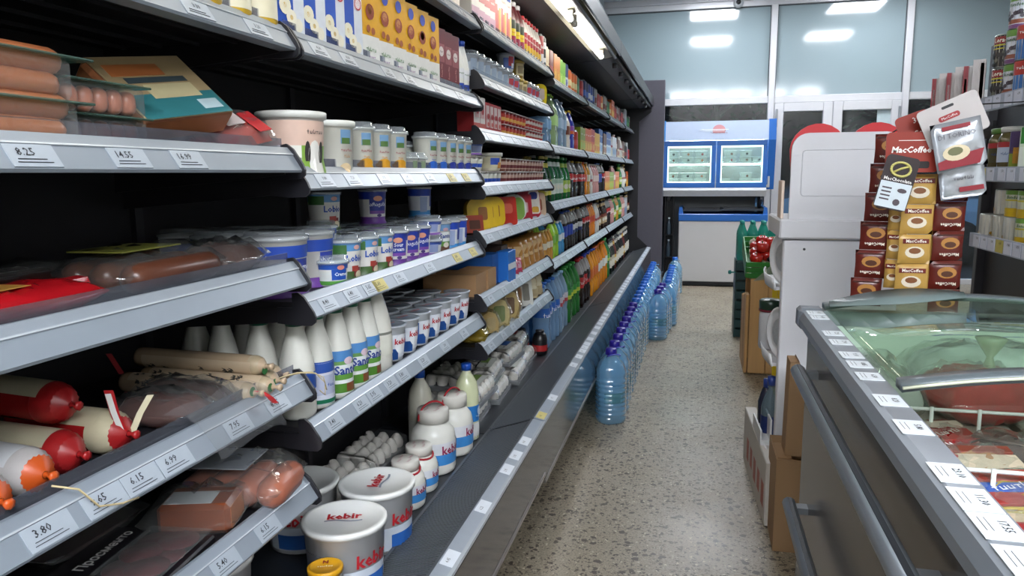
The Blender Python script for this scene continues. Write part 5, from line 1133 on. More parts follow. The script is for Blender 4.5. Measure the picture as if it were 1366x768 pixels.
# egg tray at the back under the kefir cups
def egg_tray(nx, ny, top=True, label_c=('#d9d4c8', '#4a4a50')):
    p = .047; W, D = nx*p, ny*p
    t = MB(); 
    t.rbox(-W/2-.004, W/2+.004, -D/2-.004, D/2+.004, 0, .022, .004)
    P = [('tray', t.mesh('tray', film('#dfe2e4', .5, .08, bodycol='#b9bcc0')))]
    em = MB().egg(.0215, .056).mesh('egg', mat('#e3ddd5', .42, var=.04))
    return P, em, p, W, D
ET = egg_tray(2, 5); EM = ET[1]
def eggs(label, x, y, z, nx, ny, rz, print_c=None, text=None, group=None):
    p = .047; W, D = nx*p, ny*p
    o = thing('egg_carton', label, 'eggs', (x, y, z), rz, group)
    key = ('egg', nx, ny, print_c, text)
    if key not in MC:
        tr = MB().rbox(-W/2-.004, W/2+.004, -D/2-.004, D/2+.004, 0, .020, .004).mesh('tray', film('#dfe2e4', .5, .08, bodycol='#b9bcc0'))
        cv = MB(); ny2 = ny*2; vs = []; fs = []
        for j in range(ny2+1):
            yy = -D/2-.004+(D+.008)*j/ny2; hz = .064+.004*(1 if j % 2 else -1)
            for (xx, zz) in ((-W/2-.004, .022), (-W/2, hz-.012), (-W/4, hz), (W/4, hz), (W/2, hz-.012), (W/2+.004, .022)): vs.append((xx, yy, zz))
        for j in range(ny2):
            for k in range(5): a = j*6+k; fs.append((a, a+1, a+7, a+6))
        fs += [tuple(range(6)), tuple(ny2*6+k for k in range(6))[::-1]]
        cvm = cv.add(vs, fs, True).mesh('clear_cover', film('#fcfdfd', .96, .05, bodycol='#eef0f2'))
        pm = None
        if print_c:
            pb = MB().box(-W*.30, W*.30, -D*.32, D*.32, .0690, .0694); pb.mi(1).box(-W*.28, W*.05, -D*.05, D*.28, .0695, .0697); pb.mi(2); put_text(pb, text or 'EGGS', .022, TR(.0, -D*.16, .0699, 0, 0, PI/2) @ Matrix.Rotation(-PI/2, 4, 'X'), bold=.02); pb.box(-W*.25, W*.25, D*.295, D*.31, .0695, .0697)
            pm = pb.mesh('paper_insert', [mat('#d5d6cf', .5), mat(print_c, .5), m_ink])
        MC[key] = (tr, cvm, pm)
    tr, cvm, pm = MC[key]
    obj('tray', tr, o)
    for i in range(nx):
        for j in range(ny): obj('egg', EM, o, (-W/2+p*(i+.5), -D/2+p*(j+.5), .0355), (0, 0, i*2.1+j))
    c = obj('clear_cover', cvm, o)
    if pm: obj('paper_insert', pm, c)
for i, y in enumerate((1.80, 2.05)): eggs('clear carton of eggs at the back under the cup shelf', -.955, y, DECK, 3, 5, 0, group='egg cartons behind the dairy jars')
# --- shelf 5: milk bottles and cups
z5 = zB[5]
mp = [(.029, 0), (.033, .005), (.034, .012), (.034, .035), (.0335, .04), (.034, .045), (.034, .095), (.032, .112), (.026, .140), (.019, .165), (.0165, .176), (.0165, .186)]
GC = '#14694a'
milk_a = bottle(mp, '#d9d8cf', GC, .018, .016, 18, bands=((.038, .046, GC), (.056, .078, '#d0d4dc')), patches=((-.9, 1.6, .058, .092, '#2a4f9c'),))
milk_b = bottle(mp, '#d9d8cf', GC, .018, .016, 18, bands=((.010, .095, '#c9ccd8'), (.075, .098, '#2c4f9c'), (.012, .020, GC)), patches=((-.8, .8, .03, .07, '#aab0c6'),), texts=(('#3', .011, .05, .3, '#2c4f9c'),))
sante = bottle(mp, '#dcdbd2', GC, .018, .016, 18, bands=((.012, .100, '#dfe2e2'), (.078, .104, '#4f86c0'), (.074, .082, '#6b9a58'), (.014, .034, '#4c7d2c')), patches=((.3, 1.0, .016, .034, '#7a4a2c'), (-.4, .9, .042, .054, '#5f9440')), ovals=((.5, .082, .024, .016, '#d9c3cc'),), texts=(('Sante', .026, .062, .35, '#27408c'),))
white_m = bottle([(.036, 0), (.040, .006), (.040, .10), (.037, .125), (.028, .160), (.020, .185), (.0175, .19), (.0175, .196)], '#dedcd2', GC, .019, .012, 18, bands=((.055, .062, '#7da84c'), (.090, .096, '#7d7f74'), (.074, .077, '#c6c6bc')), patches=((-.9, .9, .040, .085, '#d9d8cc'),))
G5 = 'milk bottles on the lowest dairy shelf'
put(milk_a, 'milk_bottle', 'white milk bottle with a green ring at the end of the lowest dairy shelf', 'bottle', (-.745, 1.280, z5), .9)
put(milk_b, 'milk_bottle', 'white milk bottle with plain blue label and green cap', 'bottle', (-.742, 1.352, z5), 1.0)
for y, d in ((1.425, 0), (1.500, .1), (1.568, .2)): put(sante, 'milk_bottle', 'milk bottle with mountain label and blue script beside the blue-labelled one', 'bottle', (-.735, y, z5), .75+d, G5)
put(white_m, 'milk_bottle', 'larger white milk bottle with thin green stripes beside the cups', 'bottle', (-.745, 1.648, z5), 1.1)
for (x, y) in ((-.82, 1.275), (-.82, 1.35), (-.90, 1.27), (-.90, 1.35), (-.98, 1.30), (-.82, 1.43), (-.82, 1.51), (-.90, 1.44)):
    put(milk_a, 'milk_bottle', 'plain white milk bottle in the shaded rear rows of the lowest dairy shelf', 'bottle', (x, y, z5), .5, 'rear milk bottles')
kc = cup(.031, .040, .092, '#d3d8de', 'foil', '#c3cdd8', 22, .003, patches=((-1.4, 1.6, .012, .070, '#d9dee6'), (-1.5, .25, .006, .034, '#1f4a8c'), (-1.5, -.35, .03, .066, '#2f62a6')), ovals=((.45, .046, .036, .050, '#e6e9ee'), (-.9, .045, .02, .04, '#b9cfe6')), texts=(('kebir', .021, .052, .5, KR),), lidtext=(('kebir', .02, 0, .004, .4, '#a3434c'), ('#3', .012, 0, -.014, .4, '#3f6fae')))
for i in range(7): put(kc, 'yoghurt_cup', 'white and blue foil-topped cup in the front row beside the milk bottles', 'cup', (-.748, 1.745+.093*i, z5), .75+.09*(i % 3), 'front kefir cups')
for j in (1, 2):
    for i in range(7): put(kc, 'yoghurt_cup', 'white and blue foil-topped cup in the rear rows beside the milk bottles', 'cup', (-.748-.092*j, 1.735+.091*i, z5), .6, 'rear kefir cups')
# --- shelf 4: sour cream and yoghurt
z4 = zB[4]; PU, NB = '#6a3a94', '#23389a'
bigtub = cup(.054, .060, .112, '#dcd9d4', 'dome', seg=26, bands=((.074, .098, '#2a4db0'), (.0, .020, PU)), patches=((.55, 1.25, .03, .072, '#2f3f9c'), (.75, 1.1, .024, .046, '#8a5fb4')), texts=(('ახალი', .014, .055, .9, '#e8ecf8'),))
put(bigtub, 'sour_cream_tub', 'large tub with royal blue band and purple foot at the end of the shelf', 'tub', (-.785, 1.292, z4), .55)
for (x, y) in ((-.90, 1.30), (-.91, 1.42), (-.80, 1.43), (-1.0, 1.33)): put(bigtub, 'sour_cream_tub', 'large blue-banded tub in the shade behind the foremost one', 'tub', (x, y, z4), .5, 'shaded large tubs')
mild = cup(.029, .033, .052, '#cfd6d4', 'dome', seg=20, bands=((.004, .048, '#d9dcd9'), (.036, .048, '#2a55b0'), (.004, .012, '#58a045')), patches=((-.1, 1.0, .014, .036, '#1f4fae'),), ovals=((.5, .040, .018, .010, '#d98a7c'),), texts=(('Creme', .010, .026, .5, '#e8f0f8'),))
put(mild, 'sour_cream_cup', 'small cup with blue shield label and green foot', 'cup', (-.738, 1.428, z4), .55)
put(mild, 'sour_cream_cup', 'small cup with blue shield label stacked on the second row', 'cup', (-.805, 1.515, z4+.0655), .5); put(mild, 'sour_cream_cup', 'small cup with blue shield label carrying another', 'cup', (-.805, 1.515, z4), .5)
lobio = cup(.033, .037, .088, '#d5d7d2', 'dome', seg=20, bands=((.020, .066, '#d9d6d0'), (.066, .084, '#5a90c4'), (.002, .022, '#3f5f2c')), patches=((-1.3, -.1, .060, .080, '#3f6f3a'), (.35, .95, .006, .030, '#7a3436'), (.2, .7, .022, .034, '#a8433a')), ovals=((.75, .014, .022, .018, '#d9cdb0'), (.55, .074, .018, .010, '#d8a8a0')), texts=(('Lobio', .020, .050, .45, '#1f4fae'),))
for y in (1.505, 1.60, 1.69): put(lobio, 'yoghurt_cup', 'tall cup with green meadow foot and blue script label', 'cup', (-.748, y, z4), .75, 'meadow label cups')
put(lobio, 'yoghurt_cup', 'meadow label cup stacked high behind the small blue shield cup', 'cup', (-.84, 1.60, z4+.1015), .6); put(lobio, 'yoghurt_cup', 'meadow label cup carrying another one behind the front row', 'cup', (-.84, 1.60, z4), .6)
sour = cup(.031, .036, .088, '#d9d8d6', 'dome', seg=20, bands=((.064, .084, NB), (.0, .018, PU), (.018, .064, '#dedbd6')), patches=((-.65, .75, .026, .064, '#2c3a9a'), (-.6, .7, .026, .034, '#7a4aa4')), ovals=((0, .066, .026, .014, '#d9967c'), (.1, .022, .014, .008, '#4a3a78')), texts=(('Sour', .013, .054, .05, '#e6e9f6'), ('cream', .013, .043, .05, '#e6e9f6')))
ahal = cup(.031, .036, .088, '#d9d8d6', 'dome', seg=20, bands=((.064, .084, NB), (.0, .018, PU), (.018, .064, '#dedbd6')), patches=((-.65, .75, .026, .064, '#2c3a9a'), (-.6, .7, .026, .034, '#7a4aa4')), ovals=((0, .066, .026, .014, '#d9967c'), (.1, .022, .014, .008, '#4a3a78')), texts=(('არაჟანი', .012, .050, .05, '#e6e9f6'),))
put(sour, 'sour_cream_cup', 'purple and navy cup lettered in English among the sour creams', 'cup', (-.745, 1.782, z4), .7)
for y in (1.86, 1.94): put(ahal, 'sour_cream_cup', 'purple and navy cup with curly script in the front row', 'cup', (-.742, y, z4), .75, 'purple cups in the front row')
put(ahal, 'sour_cream_cup', 'purple and navy cup standing on top of the rear row', 'cup', (-.835, 1.86, z4+.1015), .85); put(ahal, 'sour_cream_cup', 'purple and navy cup under the raised one in the rear row', 'cup', (-.835, 1.86, z4), .85)
low = cup(.034, .039, .044, '#d6d8da', 'dome', seg=20, bands=((.004, .040, '#d9dade'), (.030, .040, '#3a55a8'), (.002, .008, '#8a5fae')), patches=((-.6, .6, .010, .032, '#8f9cc4'),))
for k in range(2): put(low, 'cheese_cup', 'low wide cup of soft cheese stacked in two beside the purple cups', 'cup', (-.745, 2.035, z4+k*.0575), .6, 'stacked low cups')
milkc = cup(.031, .036, .088, '#d9d8d6', 'dome', seg=20, bands=((.064, .084, '#6f9cc8'), (.030, .060, '#dfe2e0'), (.018, .032, '#5f9440'), (.0, .018, '#6b4432')), ovals=((.3, .022, .022, .016, '#d9d0c0'), (.2, .068, .02, .010, '#c9a0a8')), texts=(('Sante', .018, .048, .2, '#27408c'),))
put(milkc, 'yoghurt_cup', 'cup with blue script and brown foot between low cups and blue cups', 'cup', (-.745, 2.125, z4), .8)
bluec = cup(.031, .036, .088, '#d9d8d6', 'dome', seg=20, bands=((.062, .084, '#2344b0'), (.0, .018, '#3f8fd0'), (.018, .062, '#d5d8de')), patches=((-.5, .2, .014, .060, '#9aa8cc'), (.5, 1.1, .03, .062, '#2a3f9c')))
for y in (2.205, 2.285): put(bluec, 'yoghurt_cup', 'white cup with royal blue top and sky blue foot in the front row', 'cup', (-.742, y, z4), .8, 'royal blue cups')
put(bluec, 'yoghurt_cup', 'royal blue topped cup stacked on the row behind', 'cup', (-.832, 2.205, z4+.1015), .9); put(bluec, 'yoghurt_cup', 'royal blue topped cup carrying another at the back', 'cup', (-.832, 2.205, z4), .9)
for (pr, ys) in ((lobio, (1.50, 1.69, 1.775)), (ahal, (1.945, 2.03)), (bluec, (2.12, 2.29))):
    for y in ys: put(pr, 'yoghurt_cup', 'domed cup in the dim rear row of the sour cream shelf', 'cup', (-.838, y, z4), .6, 'rear sour cream cups')
for i in range(9): put(bluec, 'yoghurt_cup', 'domed cup against the back of the sour cream shelf', 'cup', (-.93, 1.50+.085*i, z4), .6, 'rearmost sour cream cups')
# --- shelf 3: white tubs with farm labels
z3 = zB[3]
cow = cup(.054, .060, .108, '#d8cfc8', 'flat', '#dcdcd6', 26, .003, bands=((.05, .095, '#d9b9a8'), (.0, .05, '#dedcd4')), patches=((.25, .50, .0, .05, '#7aa03a'), (1.1, 1.35, .0, .05, '#7aa03a')), ovals=((.72, .030, .030, .060, '#e3e0da'), (.45, .036, .012, .045, '#2a2422'), (1.02, .036, .014, .045, '#2a2422'), (.74, .012, .018, .014, '#c08a84')), texts=(('#6', .012, .075, .75, '#3a3034'),))
put(cow, 'cheese_tub', 'wide lidded tub printed with a cow face next to the sausage packs', 'tub', (-.745, 1.305, z3), .55)
farm = ((-.15, .35, .062, .085, '#6f94b8'), (-.1, .3, .062, .073, '#4f7a3a'))
wb = cup(.045, .049, .100, '#dcdacf', 'flat', '#dedfd8', 24, .0025, patches=((.45, 1.0, .058, .086, '#6f94b8'), (.5, .95, .058, .070, '#4f6f3a')), texts=(('#6', .009, .046, .75, '#a8434a'), ('#3', .010, .034, .75, '#c09a68')), ovals=((.7, .010, .03, .02, '#d8c09a'),))
put(wb, 'cheese_tub', 'white lidded bucket with a small farm picture beside the cow tub', 'tub', (-.735, 1.435, z3), .5)
def farmcup(acc, tx): return cup(.030, .034, .098, '#dcdace', 'dome', seg=20, patches=((.0, .7, .060, .086, '#6f94b8'), (.05, .65, .060, .072, '#4f6f3a')), texts=(('#6', .008, .048, .35, '#a8434a'), ('#3', .009, .036, .35, acc)), ovals=((.35, .022, .036, .020, acc), (.1, .018, .03, .012, acc), (.5, .013, .03, .012, acc)))
oc = farmcup('#cf9424', 'arajani'); bc = farmcup('#2a62c0', 'maconi'); bc2 = farmcup('#2a3a94', 'kefiri')
for i in range(3): put(oc, 'yoghurt_cup', 'tall white cup with a farm picture and orange swirl', 'cup', (-.728, 1.560+.098*i, z3), .62, 'orange swirl cups')
wide = cup(.045, .050, .075, '#d3d3ca', 'dome', seg=22, patches=((.2, .7, .02, .06, '#a8b0a0'),)); smal = cup(.020, .023, .040, '#d6d6cc', 'dome', seg=14, patches=((.1, .8, .012, .030, '#7d8f70'),))
put(wide, 'cheese_tub', 'wide clear-topped tub behind the orange and blue swirl cups', 'tub', (-.815, 1.985, z3), .6)
for y in (1.845, 1.905): put(smal, 'sauce_cup', 'tiny white cup between the orange and blue swirl cups', 'cup', (-.722, y, z3), .7, 'tiny cups on the farm cup shelf')
for i in range(2): put(bc, 'yoghurt_cup', 'white cup with a farm picture and bright blue swirl', 'cup', (-.728, 1.985+.085*i, z3), .75, 'bright blue swirl cups')
for i in range(3): put(bc2, 'yoghurt_cup', 'white cup with a farm picture and navy swirl at the shelf end', 'cup', (-.728, 2.155+.078*i, z3), .8, 'navy swirl cups')
for i in range(8): put(oc, 'yoghurt_cup', 'tall white cup in the dim second row of the farm cup shelf', 'cup', (-.81, 1.53+.082*i, z3), .5, 'rear farm cups') if i < 5 else None
# --- shelf 2: cartons
z2 = zB[2]
daisy = carton(.075, .060, .185, '#2a4fa6', front=((-.5, .5, 0, 1, '#2a52b0'), (.1, .5, 0, 1, '#cdd2da'), (-.5, .1, 0, .04, '#1d3f90')), side=((-.5, .5, .0, 1, '#27499c'),), circ=((-.22, .30, .016, '#e2dcc4'), (-.22, .30, .005, '#c9a53c'), (.28, .62, .013, '#b0353c'), (.28, .62, .010, '#dfe0e2'), (.0, .20, .014, '#e6e0cc'), (.0, .20, .0045, '#c9a53c'), (.25, .14, .012, '#ded8c6')))
for i in range(4): put(daisy, 'milk_carton', 'blue milk carton printed with white daisies', 'carton', (-.738, 1.262+.083*i, z2), 1.42, 'daisy milk cartons')
choco = carton(.074, .055, .180, '#d6d4cc', front=((-.5, .5, .34, 1, '#d8a013'), (-.5, .5, 0, .34, '#d9d8d4')), side=((-.5, .5, .36, 1, '#cf9a10'),), circ=((.0, .62, .017, '#8a3a1e'), (.0, .64, .010, '#c88a4c'), (-.1, .42, .008, '#9a5228'), (.15, .40, .008, '#9a5228'), (.02, .86, .014, '#3a4aa8')), text=(('#5', .014, 0, .18, '#3f7a3a', 0), ('#4', .011, .05, .09, '#7a3a8c', 0)))
for i in range(6): put(choco, 'milk_carton', 'yellow and white chocolate milk carton with round brown print', 'carton', (-.732, 1.592+.082*i, z2), 1.42, 'yellow chocolate milk cartons')
redc = carton(.055, .05, .165, '#5f1a22', front=((-.5, .5, 0, 1, '#6b1c26'), (-.4, .4, .45, .75, '#8f4a50')), circ=((.0, .62, .014, '#d3c6c2'),), text=(('#4', .009, 0, .62, '#5a1a24', 0), ('#5', .013, 0, .30, '#c98a84', 1)))
for i in range(3): put(redc, 'milk_carton', 'dark red chocolate milk carton beside the yellow ones', 'carton', (-.735, 2.085+.064*i, z2), 1.42, 'dark red cartons')
smp = [(.022, 0), (.025, .006), (.025, .085), (.020, .115), (.011, .15), (.011, .158)]
airan = bottle(smp, '#dcdcd6', '#2348a8', .0125, .014, 14, bands=((.018, .036, '#2344a0'), (.05, .08, '#d9dade')), texts=(('#4', .010, .066, .3, '#3c6a3c'),))
for i in range(2): put(airan, 'milk_bottle', 'small white bottle with navy band and blue cap beside the dark red cartons', 'bottle', (-.728, 2.272+.056*i, z2), .8, 'small white bottles')
for i in range(10): put(choco if i > 3 else daisy, 'milk_carton', 'milk carton in the second row of the carton shelf', 'carton', (-.81, 1.27+.09*i, z2), 1.42, 'rear milk cartons')
# --- top shelf
z1 = zB[1]
juice = carton(.065, .05, .17, '#cfc9c0', front=((-.5, .5, .5, 1, '#b43a34'), (-.5, .5, .0, .5, '#d9cfc4')), circ=((.0, .35, .016, '#b0423c'),), text=(('#3', .016, 0, .75, '#efe6e0', 0),))
for i in range(11): put(juice, 'juice_carton', 'red and white juice carton on the top dairy shelf', 'carton', (-.735, 1.30+.092*i, z1), 1.42, 'red and white juice cartons')
# ================================================================ BAY A, SAUSAGES AND COLD MEAT
zA = {n: dz('A', n) for n in range(1, 7)}
def capsule(L, r, seg=10): return [(0, -L/2), (r*.5, -L/2+r*.12), (r*.86, -L/2+r*.45), (r, -L/2+r), (r, L/2-r), (r*.86, L/2-r*.45), (r*.5, L/2-r*.12), (0, L/2)]
m_frank = mat('#b06a42', .3, var=.18, scale=25); m_frankd = mat('#7d4630', .3, var=.2, scale=25); m_pink = mat('#b8735a', .28, var=.15, scale=25)
m_wrap = film('#f6f7f7', .90, .07, bodycol='#d3d8d6', bump=.35, scale=45); m_green_film = film('#b4cabf', .5, .08, bodycol='#6d8a80')
frank = MB().lathe(capsule(.175, .0155), 10, TR(rx=PI/2)).mesh('frankfurter', m_frank)
def frankpack(label, x, y, z, top):
    o = thing('frankfurter_pack', label, 'sausages', (x, y, z))
    for k in range(2):
        for i in range(3): obj('frankfurter', frank, o, (-.031+.031*i, .006*(k+i) % .01, .017+.026*k))
    obj('clear_tray', MB().rbox(-.052, .052, -.095, .097, 0, .046, .006).mesh('clear_tray', m_wrap), o)
    obj('lid_film', MB().rbox(-.056, .056, -.10, .125 if top else .118, .0465, .0495, .0012).mesh('lid_film', m_green_film), o)
frankpack('clear pack of long frankfurters lying on the shelf under another', -.748, .650, zA[3], False)
frankpack('clear pack of long frankfurters stacked on top of another', -.750, .648, zA[3]+.0505, True)
mini = MB().lathe(capsule(.032, .0115), 10).mesh('mini_sausage', m_pink)
for k, (lab, m) in enumerate((('clear pack of dark mini sausages with a green film', m_frankd), ('clear pack of pale mini sausages stacked on the dark ones', m_pink))):
    o = thing('mini_sausage_pack', lab, 'sausages', (-.755, .812, zA[3]+.0405*k))
    for i in range(3):
        for j in range(5): s = obj('mini_sausage', mini, o, (-.026+.026*i, -.048+.024*j, .0175)); s.data = mini if k else MC.setdefault('minid', MB().lathe(capsule(.032, .0115), 10).mesh('mini_sausage', m_frankd))
    obj('clear_tray', MB().rbox(-.044, .044, -.064, .064, 0, .036, .004).mesh('clear_tray', m_wrap), o); obj('lid_film', MB().rbox(-.048, .048, -.07, .072, .0365, .0395, .0012).mesh('lid_film', m_green_film), o)
# sleeved tray leaning against the packs
def facing(n, d):
    n = Vector(n).normalized(); d = Vector(d); d = (d-d.dot(n)*n).normalized(); x = d.cross(n); return Matrix((x, d, n)).transposed().to_euler()
def rest(e, xs, ys, zs):       # how far to lift a tilted thing so that its lowest corner touches the shelf
    M = e.to_matrix(); return .0005-min((M @ Vector((a, b, c))).z for a in xs for b in ys for c in zs)
o = thing('sleeved_sausage_tray', 'tray of sausages in a wood-look sleeve with a teal band', 'sausages', (-.775, 1.070, zA[3]+rest(facing((.66, -.20, .72), (0, 1, 0)), (-.065, .065), (-.19, 0), (0, .05))), rot=facing((.66, -.20, .72), (0, 1, 0)))
obj('tray_body', MB().rbox(-.062, .062, -.185, 0, 0, .046, .006).mesh('tray_body', mat('#9a5f3c', .3, var=.2)), o)
sl = obj('sleeve', MB().rbox(-.064, .064, -.178, -.010, .0462, .049, .001).mesh('sleeve', mat('#a08a66', .45, var=.12)), o)
f = MB().box(.016, .064, -.176, -.012, .0491, .0496); f.mi(1).box(-.046, -.022, -.165, -.070, .0491, .0496); f.mi(2).box(-.018, -.007, -.150, -.040, .0491, .0497); f.mi(3).box(-.003, .026, -.130, -.040, .0491, .0499); f.mi(4).box(.034, .054, -.060, -.022, .0491, .0501)
obj('sleeve_print', f.mesh('sleeve_print', [mat('#2f6d72', .4), mat('#b0683a', .4), mat('#3a464a', .4), mat('#b9ad86', .4), mat('#a9bcc0', .4)]), sl)
o = thing('smoked_meat_bag', 'dark see-through bag of smoked meat behind the sleeved tray', 'meat', (-.93, .90, zA[3]), .25)
obj('meat', MB().pillow(.12, .24, .085, 8, 8, .2, .25, 3).mesh('meat', mat('#3a2620', .4, var=.25)), o); obj('bag_film', MB().pillow(.13, .27, .095, 8, 8, .1, .3, 5).mesh('bag_film', film('#b9a898', .7, .1, bodycol='#5d5048', bump=.4)), o)
def saus_pack(label, x, y, z, w, d, t, col, rz=0, lab=None, seed=1, tilt=0, cat='sausages', n=0, pc=None, ry=0):
    o = thing('sausage_pack', label, cat, (x, y, z+(rest(facing((.55, -.22, .78), (0, 1, 0)), (-w/2, w/2), (-d/2, d/2), (t*.5,)) if ry else 0)), rot=(tilt, ry, rz) if not ry else facing((.55, -.22, .78), (0, 1, 0)))
    if n:
        m = MB().lathe(capsule(d*.86, t*.36), 10, TR(rx=PI/2)).mesh('sausage', mat(col, .28, var=.2, scale=25))
        for i in range(n): obj('sausage', m, o, (-w*.36+w*.72*i/max(1, n-1), 0, t*.40))
    else: obj('filling', MB().pillow(w*.9, d*.88, t*.86, 8, 8, .2, .25, seed).mesh('filling', mat(col, .3, var=.22, scale=25, bump=.2)), o)
    fl = obj('pack_film', MB().pillow(w, d, t, 9, 9, .1, .25, seed+1).mesh('pack_film', m_wrap), o)
    if lab:
        for (x0, x1, y0, y1, c) in lab: obj('paper_label', MB().rbox(x0*w, x1*w, y0*d, y1*d, t*.985, t*1.0+.0012, .0005).mesh('paper_label', mat(c, .4, var=.08)), fl)
    return o
saus_pack('red and white sausage pack leaning in front of the cow tub', -.745, 1.115, zA[3], .085, .115, .045, '#a8433a', .1, ((-.42, .1, -.35, .0, '#c9b9b4'), (-.2, .42, .05, .3, '#b02c30')), 4, -.1, ry=.45)
saus_pack('second red and white sausage pack closer to the white tubs', -.800, 1.145, zA[3]+.0, .080, .10, .058, '#9c3f38', .0, ((-.1, .42, -.4, -.05, '#cfc6c0'),), 6, ry=.3)
saus_pack('shaded red sausage pack behind the other red packs', -.89, 1.09, zA[3], .09, .16, .07, '#7d322c', .2, ((-.2, .2, -.2, .2, '#a89a94'),), 8)
# --- shelf 4
o = thing('snack_bag', 'glossy bright red bag with folded corner', 'bag', (-.765, .690, zA[4]), 0, rot=(0, 0, .12))
obj('bag_body', MB().pillow(.11, .215, .040, 14, 18, .15, .13, 21).mesh('bag_body', mat('#a8141c', .18, var=.2, scale=20, bump=.4)), o); obj('corner', MB().prism([(-.012, .018), (.012, .018), (.006, .034), (-.008, .036)], .085, .128).mesh('corner', mat('#b01a22', .2)), o)
obj('gold_print', MB().box(-.03, .03, -.06, .0, .0415, .0423).mesh('gold_print', mat('#b8863c', .35, var=.1)), o)
o = saus_pack('clear pack with an olive green card and brown sausages', -.795, .95, zA[4], .13, .24, .062, '#5d3626', .05, ((-.34, .32, -.42, .12, '#6b6c2c'), (-.3, -.1, -.38, -.22, '#8f9070')), 11, n=3)
saus_pack('clear pack of dried beef behind the olive green card', -.785, 1.125, zA[4], .12, .13, .056, '#5a3a32', .1, None, 13); saus_pack('dark tray of sausages at the near end of the second lowest shelf', -.90, .78, zA[4], .12, .26, .05, '#2c1a18', 0, None, 15, n=3)
# --- shelf 5: chubs lying with their ends to the aisle
def chub(r, L, cols, pleat, seg=20, text=None):
    prof = [(.004, -L/2), (r*.6, -L/2+.006), (r*.95, -L/2+r*.5), (r, -L/2+r*.9)]
    body = MB(); mats = [mat(cols[0], .25, var=.1, scale=30), mat(cols[1], .3, var=.1, scale=30), mat(pleat, .35, var=.15, scale=50)]
    X = Matrix.Rotation(PI/2, 4, 'Y')
    body.lathe(prof+[(r, L/2-r*1.5)], seg, X, cap=False)
    body.mi(1).lathe([(r*1.006, -L/2+r*1.5), (r*1.006, L/2-r*1.1)], seg, X, a0=2.2, a1=4.2, cap=False)
    n = seg*2; ring = []
    for t, k in ((0, 1.0), (.25, .99), (.5, .92), (.72, .74), (.88, .48), (1.0, .16)):
        ring.append((r*k, L/2-r*1.5+t*r*1.5, .06*t))
    vs = []; fs = []
    for (rr, x, w) in ring:
        for i in range(n): a = 2*PI*i/n; q = rr*(1+(w if i % 2 else -w)); vs.append((x, q*math.cos(a), q*math.sin(a)))
    for j in range(len(ring)-1):
        for i in range(n): k = (i+1) % n; fs.append((j*n+i, j*n+k, (j+1)*n+k, (j+1)*n+i))
    k2 = 3*n; body.mi(2).add(vs, fs[:k2], True); body.mi(3).add(vs, fs[k2:], True); mats.append(mat(cols[2], .35, var=.15, scale=50))
    P = [('casing', body.mesh('casing', mats)), ('tie_knot', MB().lathe([(.003, 0), (.0045, .003), (.0022, .006), (.0045, .010), (.0065, .016), (.002, .017)], 7, TR(x=L/2-.002) @ X).mesh('tie_knot', mats[3]))]
    if text:
        m = MB(); put_text(m, text, r*.75, Matrix.Rotation(.9, 4, 'X') @ TR(L/2-r*2.4, -r*1.012, 0), bold=.02); P.append(('lettering', m.mesh('lettering', mat('#8a2a2c', .4, var=0))))
    return P
RED = '#9a1c1e'
ch_o = chub(.029, .19, ('#c3c4c6', '#cfd0d2', '#c4521c'), '#b9b4b2', text='#4'); ch_r = chub(.028, .20, (RED, '#c0b79c', RED), RED); ch_c = chub(.030, .20, (RED, '#bdb498', RED), '#b9b094')
def lay(pr, label, x, y, z, r, rz=0., tilt=0.): return put(pr, 'sausage_chub', label, 'sausage', (x, y, z+r), rot=(0, tilt, rz))
lay(ch_o, 'white and orange wrapped sausage chub nearest the string', -.80, .612, zA[5], .029, -.12)
lay(ch_o, 'second white and orange wrapped sausage chub beside a red one', -.815, .682, zA[5], .029, -.10)
lay(ch_r, 'plain red wrapped sausage chub with a cream stripe', -.835, .745, zA[5], .028, -.08)
lay(ch_c, 'red sausage chub with cream pleated end and ribbon', -.825, .815, zA[5], .030, -.05)
lay(ch_r, 'red sausage chub lying on top of two others at the back', -.875, .785, zA[5]+.050, .028, -.12)
def ribbon(label, pts, w, c1, c2):
    vs = []; fs = []
    for p in pts: vs += [(p[0]-w/2, p[1], p[2]), (p[0]+w/2, p[1]+.004, p[2])]
    for i in range(len(pts)-1): fs.append((2*i, 2*i+1, 2*i+3, 2*i+2))
    me = MB().add(vs, fs, True).mesh('ribbon', mat(c1, .4)); return me
def ribb(parent, pts, w, c): obj('ribbon', ribbon('', pts, w, c, c), parent)
cc = [o for o in bpy.data.objects if o.get('label') == 'red sausage chub with cream pleated end and ribbon'][0]
ribb(cc, [(.095, -.006, .0), (.09, -.012, .030), (.085, -.014, .062)], .012, '#a81c22'); ribb(cc, [(.0955, -.008, .002), (.0905, -.014, .032), (.0855, -.016, .058)], .006, '#c9c9c4'); ribb(cc, [(.10, .004, .0), (.108, .012, .025), (.118, .022, .048)], .008, '#bfb79a')
o = thing('packing_string', 'loose pale string hanging over the price rail', 'string', (0, 0, 0))
obj('string', MB().tube([(-.690, .650, zA[5]+.028), (-.676, .672, zA[5]+.016), (XS+.005, .690, zA[5]-.012), (XS+.0085, .722, zA[5]-.022), (XS+.009, .748, zA[5]-.026)], .0013, 5).mesh('string', mat('#b9a880', .7)), o)
meatbag = lambda label, x, y, w, d, t, col, rz, seed: saus_pack(label, x, y, zA[5], w, d, t, col, rz, None, seed, cat='meat')
meatbag('clear vacuum bag of brown meat with film spilling over the rail', -.775, .935, .15, .085, .05, '#5d3a34', .1, 41); meatbag('clear wrapped dark sausage beside the beige ones', -.79, 1.010, .18, .06, .05, '#3c2620', -.05, 43)
bagf = [o for o in bpy.data.objects if o.get('label', '').startswith('clear vacuum bag of brown meat')][0]
vs = []; fs = []; n = 7
